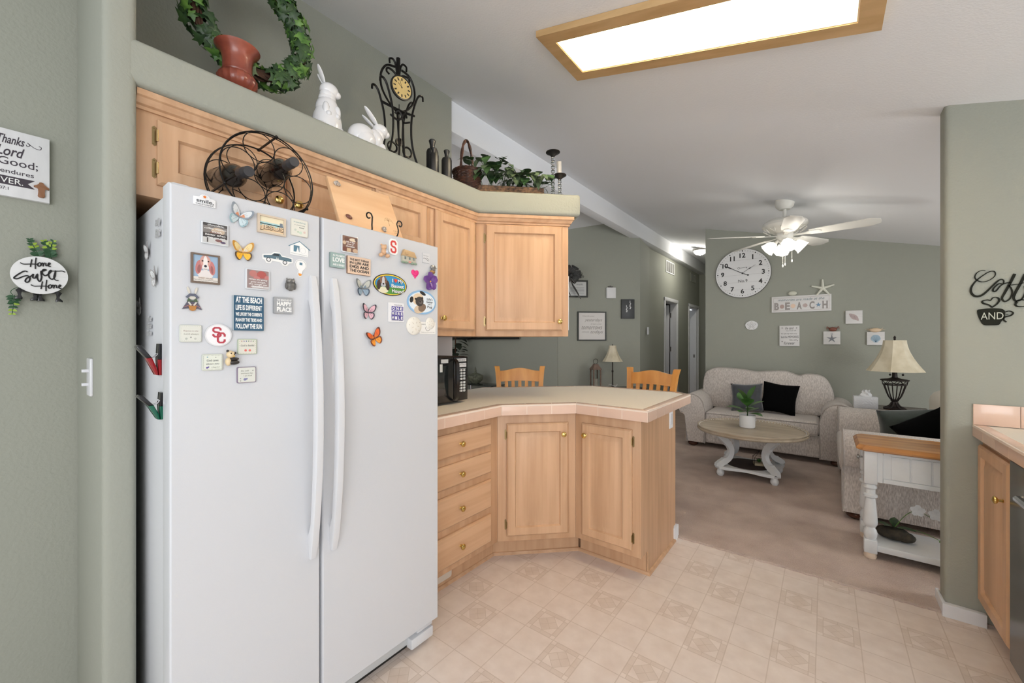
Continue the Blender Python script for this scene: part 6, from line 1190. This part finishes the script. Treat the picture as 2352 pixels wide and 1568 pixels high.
def plaque(px0, px1, pt, pb, label, d=.018, name='wall_plaque', mat=None, rot=0, group='beach signs and shells on the back wall'):
    a, b, c_ = onY(px0, pt, CY-d), onY(px0, pb, CY-d), onY(px1, pt, CY-d); w_, h_ = c_.x-a.x, a.z-b.z; cz0 = onY((px0+px1)/2, (pt+pb)/2, CY-d)
    t = thing(name, label, 'sign', frame((cz0.x, CY, cz0.z), (1, 0, 0)) @ Matrix.Rotation(rot, 4, 'Z'), group)
    m = mb(mat or pbr_board); m.prism(rrect(w_, h_, .002), 0, d, bev=.0012); m.build('board', t); return t, w_, h_, d
pbr_board = pbr('whitewashed_plaque', (226, 224, 222), rough=.6, var=.07, vscale=10, vs=(.6, 6, 1))
t, w_, h_, d = plaque(1770, 1907, 679, 715, 'long white sign reading memories are made at the BEACH')
m = mb(C((184, 174, 168))); m.stroke([(sx*w_*.465, sy*h_*.40) for sx, sy in ((-1, -1), (1, -1), (1, 1), (-1, 1))], .003, d, d+.0006, True); m.build('border', t)
m = mb(C((104, 124, 132))); m.text('memories are made at the', 0, .27*h_, .78*w_, .15*h_, d+.0002, .0006, shear=.35); m.use(C((152, 146, 142)))
for ch, x in zip('BEACH', (-.41, -.22, -.02, .19, .40)): m.text(ch, x*w_, -.12*h_, .085*w_, .46*h_, d+.0002, .0008, off=.04)
m.build('lettering', t)
def star(cx, cy, r, n=5, f=.36, a0=PI/2): return [(cx+(r if i % 2 == 0 else r*f)*math.cos(a0+PI*i/n), cy+(r if i % 2 == 0 else r*f)*math.sin(a0+PI*i/n)) for i in range(2*n)]
mb(C((186, 162, 154))).prism(circ(.038*w_, 18, -.315*w_, -.14*h_, .13*h_), d, d+.003).use(C((150, 126, 120))).stroke([((-.315+.028*math.cos(a)*(1-a/16))*w_, -.14*h_+.1*h_*math.sin(a)*(1-a/16)) for a in [i*.5 for i in range(22)]], .002, d+.003, d+.0035).build('spiral_shell', t)
mb(C((232, 204, 182))).prism(circ(.042*w_, 18, -.125*w_, -.12*h_, .13*h_), d, d+.003).build('round_shell', t)
mb(C((190, 170, 166))).prism(circ(.040*w_, 9, .08*w_, -.12*h_, .12*h_), d, d+.003).build('fan_shell', t)
mb(C((110, 146, 176))).prism(star(.295*w_, -.12*h_, .05*w_), d, d+.003).build('blue_starfish', t)
t, w_, h_, d = plaque(1790, 1836, 748, 794, 'square white verse sign about sand and memories')
m = mb(C((84, 80, 80)))
for s_, cx, cy, tw, th_, sh in (('the sand', .0, .38, .42, .13, .3), ('may brush off', .08, .25, .5, .06, 0), ('the salt may wash away', -.02, .10, .8, .06, 0), ('but the MEMORIES', .02, -.05, .88, .11, 0), ('WILL LAST', .18, -.21, .36, .06, 0), ('forever', .0, -.36, .56, .15, .3)): m.text(s_, cx*w_, cy*h_, tw*w_, th_*h_, d+.0002, .0006, shear=sh, off=.0)
for x, y in ((-.36, .39), (.36, .38), (-.36, -.28), (.4, -.24)): m.prism(star(x*w_, y*h_, .05*w_, f=.3), d, d+.0008)
m.build('lettering', t)
def lit(lo, ctr, r): pass
t, w_, h_, d = plaque(1942, 1981, 713, 743, 'small white plaque with a pink whelk shell, highest of the three small plaques'); m = mb(C((188, 170, 168)))
m.prism([(p.x, p.y) for p in cr([(-.30*w_, .26*h_, 0), (-.05*w_, .24*h_, 0), (.2*w_, .05*h_, 0), (.28*w_, -.28*h_, 0), (.1*w_, -.22*h_, 0), (-.14*w_, -.1*h_, 0)], 3, True)], d, d+.002); m.use(C((130, 112, 112))); [m.stroke([((-.24+.09*i)*w_, (.24-.05*i)*h_), ((-.2+.07*i)*w_, (.05-.06*i)*h_)], .002, d+.002, d+.0026) for i in range(5)]; m.build('shell_picture', t)
t, w_, h_, d = plaque(1891, 1930, 761, 790.5, 'small white plaque with a grey starfish below a red-brown crab shell'); m = mb(C((124, 128, 134))); m.prism(star(0, -.06*h_, .34*h_, f=.3), d, d+.003); m.stroke([(.0+.05*w_*math.cos(a), .30*h_+.08*h_*math.sin(a)) for a in [2*PI*i/10 for i in range(10)]], .003, d, d+.002, True); m.build('starfish_picture', t)
t, w_, h_, d = plaque(1991, 2032, 762, 792, 'small white plaque with a blue scallop, beside the lamp shade'); m = mb(C((170, 192, 206))); fan_ = [(.27*w_*math.cos(a)*1.0, -.02*h_+.30*h_*math.sin(a)) for a in [PI*(-.1+1.2*i/18) for i in range(19)]]+[(-.08*w_, -.30*h_), (.08*w_, -.30*h_)]; m.prism(fan_, d, d+.003); m.use(C((112, 142, 164))); [m.stroke([(0, -.28*h_), (.26*w_*math.cos(a), -.02*h_+.28*h_*math.sin(a))], .0018, d+.003, d+.0036) for a in [PI*(i+.5)/11 for i in range(11)]]; m.build('scallop_picture', t)
GS = 'beach signs and shells on the back wall'
def onwall(nm, mesh, px, py, lab, cat='shell', off=.0): p = wp(px, py); return tag(mesh.build(nm, M=frame((p.x, CY-off, p.z), (1, 0, 0))), lab, cat, GS)
m = mb(whitem); pts = [(.072*math.cos(a)*(1-.10*(abs(math.sin(2.5*a+.8)) < .12)), .060*math.sin(a)*(1-.12*(abs(math.sin(2.5*a+.8)) < .12))) for a in [2*PI*i/60 for i in range(60)]]; m.prism(pts, 0, .012, bev=.003); m.use(C((120, 116, 110)))
for k in range(5): a = PI/2+2*PI*k/5; m.at(Matrix.Rotation(a, 4, 'Z')); m.stroke([(p[0], p[1]) for p in [(.010, 0), (.026, .010), (.048, .004), (.048, -.004), (.026, -.010)]], .0022, .012, .0128, True)
m.at(); onwall('sand_dollar', m, 1726.5, 747, 'white carved sand dollar below the wall clock')
m = mb(C((206, 206, 190))); m.ball((0, 0, .012), (.046, .028, .014), 18, 8); m.use(C((170, 172, 156))); [m.tube([((.046-.009*i)*math.cos(a), (.028-.006*i)*math.sin(a)-.002*i, .015+.0025*i) for a in [2*PI*j/20 for j in range(20)]], .0012, 4, True) for i in range(4)]; o = onwall('clam_shell', m, 1820.5, 674, 'pale green clam shell on top of the BEACH sign', off=.004)
m = mb(C((222, 222, 208), .7)); 
for k, a in enumerate((92, 18, 163, -52, 233)): r_ = math.radians(a); L_ = .105 if k == 0 else .112; m.tube([(0, 0, .014), (L_*.5*math.cos(r_), L_*.5*math.sin(r_), .013), (L_*math.cos(r_), L_*math.sin(r_), .011)], .01, 8, rs=[.017, .0125, .008])
onwall('starfish', m, 1890, 662, 'white finger starfish standing on the BEACH sign', 'starfish')
m = mb(C((128, 74, 58), .35)); m.ball((0, 0, .02), (.038, .026, .018), 14, 8); [m.tube(cr([(s_*.03, .006*k, .02), (s_*.052, .018+.008*k, .02), (s_*.058, -.002+.01*k, .02)], 3), .0022, 5) for s_ in (-1, 1) for k in range(3)]; onwall('crab_shell', m, 1913, 756, 'small red-brown crab shell on top of the starfish plaque')
m = mb(C((222, 196, 164), .5)); m.ball((0, 0, .02), (.050, .024, .018), 14, 8); [m.lathe([(.005, 0), (.0005, .035)], 6, (0, 0, 0)) if False else m.tube([(x, .008, .02), (x*1.45, .022+.004*(k % 2), .02)], .003, 5, rs=[.004, .0008]) for k, x in enumerate((-.045, -.03, -.012, .012, .03, .045))]; [m.tube([(s_*.04, -.004, .02), (s_*.085, .010, .02)], .003, 5, rs=[.004, .0008]) for s_ in (-1, 1)]; onwall('spiny_shell', m, 2010, 758, 'peach spiny shell on top of the scallop plaque')
# ================================================================ DINING SIDE
DC = 8.138   # diagonal wall: Y = X + DC
def dp(px, py, off=.0): return onD(px, py, DC-off)
def picframe(px0, px1, pt, pb, label, fr_c, face, d=.022, bw=.018, name='framed_print', cat='picture'):
    c0 = d*1.4142; a, b, c_ = dp(px0, pt, c0), dp(px0, pb, c0), dp(px1, pt, c0); w_ = (c_.xy-a.xy).length; h_ = a.z-b.z; c1 = dp((px0+px1)/2, (pt+pb)/2, c0); n_ = Vector((.7071, -.7071, 0))
    t = thing(name, label, cat, FD(c1-n_*(d-.001)))
    if bw: m = mb(fr_c); m.loft([[(sx*(w_/2-i), sy*(h_/2-i), z) for sx, sy in ((-1, -1), (1, -1), (1, 1), (-1, 1))] for i, z in ((0, 0), (0, d), (bw, d), (bw, d-.008))], cap1=False); m.build('frame', t); mb(face).box(-w_/2+bw-.001, w_/2-bw+.001, -h_/2+bw-.001, h_/2-bw+.001, .001, d-.008).build('print', t)
    else: mb(face).box(-w_/2, w_/2, -h_/2, h_/2, 0, d, bev=.001).build('board', t)
    return t, w_, h_, d
t, w_, h_, d = picframe(1327, 1393, 715, 782.5, 'black-framed print beginning Cherish your yesterdays', C((34, 38, 32)), C((222, 218, 214)))
m = mb(C((142, 136, 130)))
for s_, cx, cy, tw, th_, sh in (('Cherish your', -.12, .34, .42, .055, 0), ('yesterdays', .05, .20, .62, .13, .45), ('dream your', .15, .07, .38, .045, 0), ('tomorrows', .0, -.05, .72, .12, .45), ('and live your', -.22, -.20, .24, .05, 0), ('todays', .17, -.21, .44, .14, .45)): m.text(s_, cx*w_, cy*h_, tw*w_, th_*h_, d-.0078, .0006, shear=sh, off=.0)
m.build('lettering', t)
t, w_, h_, d = picframe(1300, 1350.5, 643, 682.5, 'black-framed page of writing behind the dark ribbon bow', C((30, 34, 28)), C((200, 202, 200)), bw=.022)
m = mb(C((120, 122, 122))); m.text('walk', .14*w_, .26*h_, .3*w_, .1*h_, d-.0078, .0006, shear=.4); [m.box(-.3*w_, .34*w_, y*h_, (y+.02)*h_, d-.0081, d-.0076) for y in (.06, -.02, -.10, -.18, -.26)]; m.build('lettering', t)
t, w_, h_, d = picframe(1394, 1414.5, 660, 684.5, 'small white block plaque with a tiny figure on top', whitem, whitem, d=.035, bw=0, name='wall_plaque', cat='sign')
m = mb(stone); m.ball((-.03, h_/2+.010, .02), (.014, .010, .012), 8, 6); m.ball((-.005, h_/2+.016, .02), (.016, .014, .012), 8, 6); m.ball((.02, h_/2+.010, .02), (.014, .010, .012), 8, 6); m.leaf((-.02, h_/2+.01, .02), (-1, .3, 0), (0, 0, 1), .03, .014); m.build('figure', t)
t, w_, h_, d = picframe(1428, 1457.5, 687, 731.5, 'dark canvas with two pale x-ray-like footprints of light', C((60, 60, 62)), C((62, 64, 66)), d=.03, bw=0, name='canvas_picture'); t['label'] = 'dark grey canvas with two pale upright marks near the hall corner'
m = mb(C((206, 206, 206))); 
for x0, y0, L_ in ((-.11, -.14, .30), (.16, .02, .38)): [m.ball((x0*w_+.006*math.sin(i*2), (y0+L_*i/6)*h_, d), (.012-.001*i, .010, .001), 8, 4) for i in range(7)]
m.build('marks', t)
# bow
bw = dp(1309, 634, .06); bo = thing('ribbon_bow', 'large dark mesh ribbon bow on a scrolled hanger beside the cabinet end', 'bow', FD(bw))
rib = pbr('mesh_ribbon', (72, 72, 70), rough=.7, var=.5, c2=(38, 38, 38), vscale=90); edgeR = C((176, 172, 166))
def loop(pts, wd, nm='loop'):
    m = mb(rib); c_ = cr(pts, 5); k = len(c_); L = [[(p.x, p.y-wd/2*(.35+.65*math.sin(PI*i/(k-1))), p.z-.004), (p.x+.002, p.y, p.z+.008), (p.x, p.y+wd/2*(.35+.65*math.sin(PI*i/(k-1))), p.z-.004)] for i, p in enumerate(c_)]
    m.loft(L, False, False, False); o = m.build(nm, bo); e = mb(edgeR); [e.tube([q[j] for q in L], .0018, 4) for j in (0, 2)]; e.build('wire_edge', o)
def puff(ang_, L_, wd, zz=.0):
    c0, s0 = math.cos(math.radians(ang_)), math.sin(math.radians(ang_)); c_ = cr([(.0, 0, .03+zz), (.35*L_, 0, .085+zz), (.75*L_, 0, .095+zz), (L_, 0, .06+zz), (.8*L_, 0, .025+zz), (.4*L_, 0, .02+zz), (0, 0, .03+zz)], 5); k = len(c_); L = []
    for i, p in enumerate(c_):
        w2 = wd/2*(.22+.78*min(1, p.x/(.5*L_)+.0)); L.append([(p.x*c0-v*w2*s0*1.0, p.x*s0+v*w2*c0, p.z-.012*v*v) for v in (-1, -.5, 0, .5, 1)])
    m = mb(rib); m.loft(L, False, False, False); o = m.build('loop', bo); e = mb(edgeR); [e.tube([q[j] for q in L], .0018, 4) for j in (0, 4)]; e.build('wire_edge', o)
for a_, L_, z_ in ((62, .15, 0), (8, .15, .012), (-38, .12, .02), (118, .15, 0), (172, .15, .012), (218, .12, .02)): puff(a_, L_, .115, z_)
mb(rib).ball((0, 0, .075), (.028, .028, .02), 12, 8).build('knot', bo)
loop([(0, -.02, .04), (.02, -.12, .05), (.10, -.24, .04), (.15, -.33, .03)], .05, 'tail'); loop([(0, -.02, .04), (-.03, -.10, .05), (-.04, -.20, .04), (.0, -.28, .03)], .05, 'tail')
m = mb(iron)
for s_ in (-1, 1): m.tube(cr([(0, .03, .01), (s_*.12, .02, .01), (s_*.17, .035, .01), (s_*.18, .015, .01), (s_*.165, .01, .01)], 4), .004, 5); [m.tube([(s_*(.12+.025*k)+.012*math.cos(a), .022*(-1)**k+.02+.012*math.sin(a), .01) for a in [2*PI*i/12 for i in range(12)]], .003, 4, True) for k in range(4)]
m.build('scroll_hanger', bo)
tw_ = Vector((-1.242, 2.158)); q = tw_+n45*.10+Vector((.7071, .7071))*.006
tag(mb(whitem).at().box(-.05, .05, -.17, .17, -.004, .012, bev=.002).build('hand_towel', M=frame((q.x, q.y, 1.54), (-.7071, .7071, 0))), 'white cloth strip hanging at the end of the angled cabinet', 'towel')
# hall items
tag(mb(fplast).prism(rrect(.075, .12, .008), 0, .022, bev=.004, top_only=True).use(C((190, 194, 190))).box(-.022, .022, .0, .04, .022, .024).build('thermostat', M=frame(Vector((*[(lambda k: (ray(1487, 757).x*k, ray(1487, 757).y*k))((6.712*1+.0-(.0))/ray(1487, 757).y*.955)][0], 1.47)), (-.18, 1, 0))), 'small white thermostat at the hall corner', 'thermostat')
for px0, px1, pt, pb, lab, mm in ((1530.5, 1549, 590, 618, 'white air vent grille high on the hall wall, nearer one', whitem), (1586, 1598, 620, 640, 'sage-painted air vent grille high on the hall wall, farther one', wallp)):
    a, b, c_ = onX(px0, pt, HX+.01), onX(px0, pb, HX+.01), onX(px1, pt, HX+.01); w_, h_ = c_.y-a.y, a.z-b.z; t = thing('air_vent', lab, 'vent', FX((HX+.001, (a.y+c_.y)/2, (a.z+b.z)/2-.05)), 'hall wall vents')
    m = mb(mm); ringp(m, -w_/2, w_/2, -h_/2, h_/2, .018, 0, .010); [m.box(x-.004, x+.004, -h_/2, h_/2, 0, .009) for x in (-w_/4, 0, w_/4)]; m.build('frame', t)
    m = mb(C((150, 150, 146))); m.box(-w_/2+.01, w_/2-.01, -h_/2+.01, h_/2-.01, 0, .002); [m.box(-w_/2+.02, w_/2-.02, y, y+.003, .002, .006) for y in [-h_/2+.02+.012*i for i in range(int((h_-.04)/.012))]]; m.build('slats', t)
hl = onY(1608, 575, 8.35); kx = ray(1608, 575); kk = 1.2375/(ray(1608, 570).z+.25*kx.x); hx, hy = kx.x*kk, kx.y*kk
h_l = thing('hall_light', 'lit dome flush-mount light on the hall ceiling', 'ceiling light', Matrix.Translation((hx, hy, ceilz(hx)-.006)))
mb(pewter).lathe([(0, 0), (.125, 0), (.125, -.02), (.11, -.035)], 28).build('base_ring', h_l); mb(bulbg).lathe([(.11, -.03), (.105, -.065), (.08, -.095), (.04, -.11), (0, -.113)], 28).build('glass_dome', h_l); mb(pewter).lathe([(.01, -.113), (.012, -.12), (0, -.13)], 10).build('finial', h_l)
point('hall_bulb', (hx, hy, ceilz(hx)-.17), 15, .08)
# dining chairs
def chair(M, lab):
    t = thing('dining_chair', lab, 'chair', M, 'honey oak dining chairs at the peninsula'); z0 = .012
    for s_ in (-1, 1):
        m = mb(honey); c_ = [(s_*.185, .03, 0), (s_*.185, .0, .25), (s_*.185, -.005, .46), (s_*.198, -.03, .75), (s_*.215, -.070, .98), (s_*.226, -.088, 1.045)]; P_ = cr(c_, 4); L = []
        for i, p in enumerate(P_): f = i/(len(P_)-1); a_ = .018+.006*f; b_ = .017+.003*f; L.append([(p.x-a_, p.y-b_, p.z), (p.x+a_, p.y-b_, p.z), (p.x+a_, p.y+b_, p.z), (p.x-a_, p.y+b_, p.z)])
        m.loft(L); m.build('back_post', t, ang=30)
        m = mb(honey); m.lathe([(.014, 0), (.018, .1), (.020, .40), (.022, .445)], 14, (s_*.19, .40, 0)); m.build('front_leg', t)
        mb(honey).box(s_*.187-.010, s_*.187+.010, .0, .40, .20, .225, bev=.003).build('stretcher', t)
    m = mb(honey); N = 16; L = []
    for i in range(N+1):
        x = -.205+.41*i/N; f = math.cos(PI*(i/N-.5)); zt = 1.000+.028*f**2.5; y = -.056+.018*(1-f); zb = .895+.008*f
        L.append([(x, y-.011-.012, zb), (x, y+.011-.012, zb), (x, y+.011-.030, zt), (x, y-.011-.030, zt)])
    m.loft(L); m.build('top_rail', t, ang=30)
    mb(honey).box(-.19, .19, -.018, .006, .50, .54, bev=.004).build('lower_rail', t)
    for i in range(5): x = -.128+.064*i; m = mb(honey); m.loft([[(x*.9-.016, -.012+0, .53), (x*.9+.016, -.012, .53), (x*.9+.016, .0, .53), (x*.9-.016, .0, .53)], [(x-.016, -.040, .75), (x+.016, -.040, .75), (x+.016, -.028, .75), (x-.016, -.028, .75)], [(x*1.04-.016, -.078, .92), (x*1.04+.016, -.078, .92), (x*1.04+.016, -.064, .92), (x*1.04-.016, -.064, .92)]]); m.build('slat', t, ang=30)
    m = mb(honey); m.prism(rrect(.43, .43, .05, 5, 0, .205), .445, .475, bev=.008); m.build('seat', t); return t
chair(TZ((-2.33, 3.12, .012), math.atan2(.617, .787)+PI), 'honey oak slat-back chair behind the counter, nearer the microwave'); chair(TZ((-1.245, 3.58, .012), math.atan2(-.13, .99)+PI), 'honey oak slat-back chair behind the counter, nearer the hall')
# console by the diagonal wall with lantern and buffet lamp
n2 = Vector((.7071, -.7071, 0)); cc_ = dp(1400, 860, .30); cc_.z = 0
c2 = thing('console_table', 'narrow dark console under the framed prints, hidden behind the counter', 'table', FD((cc_.x, cc_.y, .012)) @ Matrix.Rotation(-PI/2, 4, 'X') @ Matrix.Rotation(0, 4, 'Z'))
mb(dwood).box(-.5, .5, -.15, .15, .60, .625, bev=.003).build('tabletop', c2)
for x in (-.47, .47):
    for y in (-.12, .12): mb(dwood).box(x-.015, x+.015, y-.015, y+.015, 0, .60).build('leg', c2)
TZc = .0125+.625
lq = dp(1368, 860, .30); ln = thing('lantern', 'weathered wooden candle lantern with a ring handle', 'lantern', TZ((lq.x, lq.y, TZc), PI/4+.1))
wl = pbr('weathered_copper_wood', (126, 104, 90), rough=.6, var=.3, vscale=30); m = mb(wl)
for x in (-.052, .052):
    for y in (-.052, .052): m.box(x-.008, x+.008, y-.008, y+.008, 0, .27)
m.box(-.065, .065, -.065, .065, 0, .022, bev=.003); m.box(-.066, .066, -.066, .066, .262, .276, bev=.003); m.loft([[(sx*a, sy*a, z) for sx, sy in ((-1, -1), (1, -1), (1, 1), (-1, 1))] for a, z in ((.062, .276), (.030, .330), (.030, .342))]); m.build('wood_frame', ln)
for k in range(4): mb(glass).at(Matrix.Rotation(PI/2*k, 4, 'Z')).box(-.044, .044, .050, .0515, .023, .261).build('glass_pane', ln)
mb(iron).tube([(p[0], 0, p[1]+.378) for p in circ(.036, 24)], .0035, 6, True).build('ring_handle', ln)
tag(mb(pbr('pillar_wax', (214, 206, 190), rough=.5)).cyl(.032, 0, .11, 20).build('candle', M=TZ((lq.x, lq.y, TZc+.023))), 'cream pillar candle inside the wooden lantern', 'candle')
lq = dp(1407, 860, .30); bl_ = thing('table_lamp', 'slim dark buffet lamp with a small parchment bell shade', 'lamp', TZ((lq.x, lq.y, TZc), .2))
m = mb(brown_iron); m.lathe([(0, 0), (.055, 0), (.055, .008), (.015, .02), (.009, .06), (.008, .22), (.014, .23), (.014, .245), (.008, .255), (.007, .60)], 16); m.build('pole_base', bl_); bell(bl_, .145, .050, .375, .605, 8, flare=1.7, tw=.2); mb(brown_iron).lathe([(.003, .60), (.007, .612), (0, .63)], 8).build('finial', bl_)
mb(whitem).tube(cr([(.01, 0, .03), (.05, -.03, .02), (.07, -.02, .05), (.03, -.01, .03), (-.04, -.03, .05), (-.06, 0, .02)], 4), .003, 5).build('cord', bl_)
# television, glass console, jar and dark plant by the dining wall
a, b = onY(1191, 779, 5.0), onY(1034, 779, 5.0); tv = thing('television', 'dark wall-mounted television mostly hidden behind the cabinets', 'television', FY(((a.x-.75), 5.049, a.z+.45)))
mb(blackp).box(-.75, .75, -.45, .45, .03, .07, bev=.005).build('case', tv); mb(glassd).box(-.735, .735, -.435, .435, .0701, .071).build('screen', tv); mb(dark).box(-.2, .2, -.15, .15, 0, .03).build('wall_mount', tv)
gp = onY(1092, 880, 4.78); gt = thing('glass_console', 'low glass-topped console holding the lidded jar', 'table', TZ((gp.x-.35, 4.78, .012)))
mb(glassd).box(-.55, .85, -.19, .19, .60, .612, bev=.002).build('glass_top', gt)
for x in (-.5, .25, .75): mb(chrome).cyl(.02, .0, .60, 12, (x, 0, 0)).build('leg', gt)
jt = thing('lidded_jar', 'squat green-grey patterned stoneware jar with pointed lid', 'jar', TZ((gp.x, 4.78, .6245)))
js = pbr('stoneware', (120, 122, 104), rough=.5, var=.4, c2=(84, 86, 72), vscale=30); mb(js).lathe([(0, 0), (.06, 0), (.07, .01), (.115, .05), (.128, .10), (.13, .115), (.125, .12)], 32).build('bowl', jt); mb(js).lathe([(.13, .12), (.128, .128), (.08, .15), (.03, .165), (.015, .185), (.02, .20), (.012, .215), (.014, .225), (.004, .265), (0, .27)], 32).build('lid', jt)
pq = onY(1052, 860, 4.80); dpn = thing('leafy_plant', 'dark large-leaved plant in the shaded corner behind the microwave', 'plant', TZ((pq.x, 4.74, .6245)))
mb(blackm).lathe([(0, 0), (.07, 0), (.09, .14), (.08, .14), (0, .12)], 20).build('pot', dpn); m = mb(leafk); RN = random.Random(6)
for k in range(34): a_ = k*2.4; z = .16+.018*k; d = Vector((math.cos(a_), math.sin(a_), RN.uniform(-.3, .3))); m.leaf((d.x*.05, d.y*.05, z), d, (0, 0, 1), RN.uniform(.14, .2), .12, bend=.3)
m.build('leaves', dpn); mb(vine).tube([(0, 0, .1), (0, 0, .75)], .01, 6).build('stem', dpn)
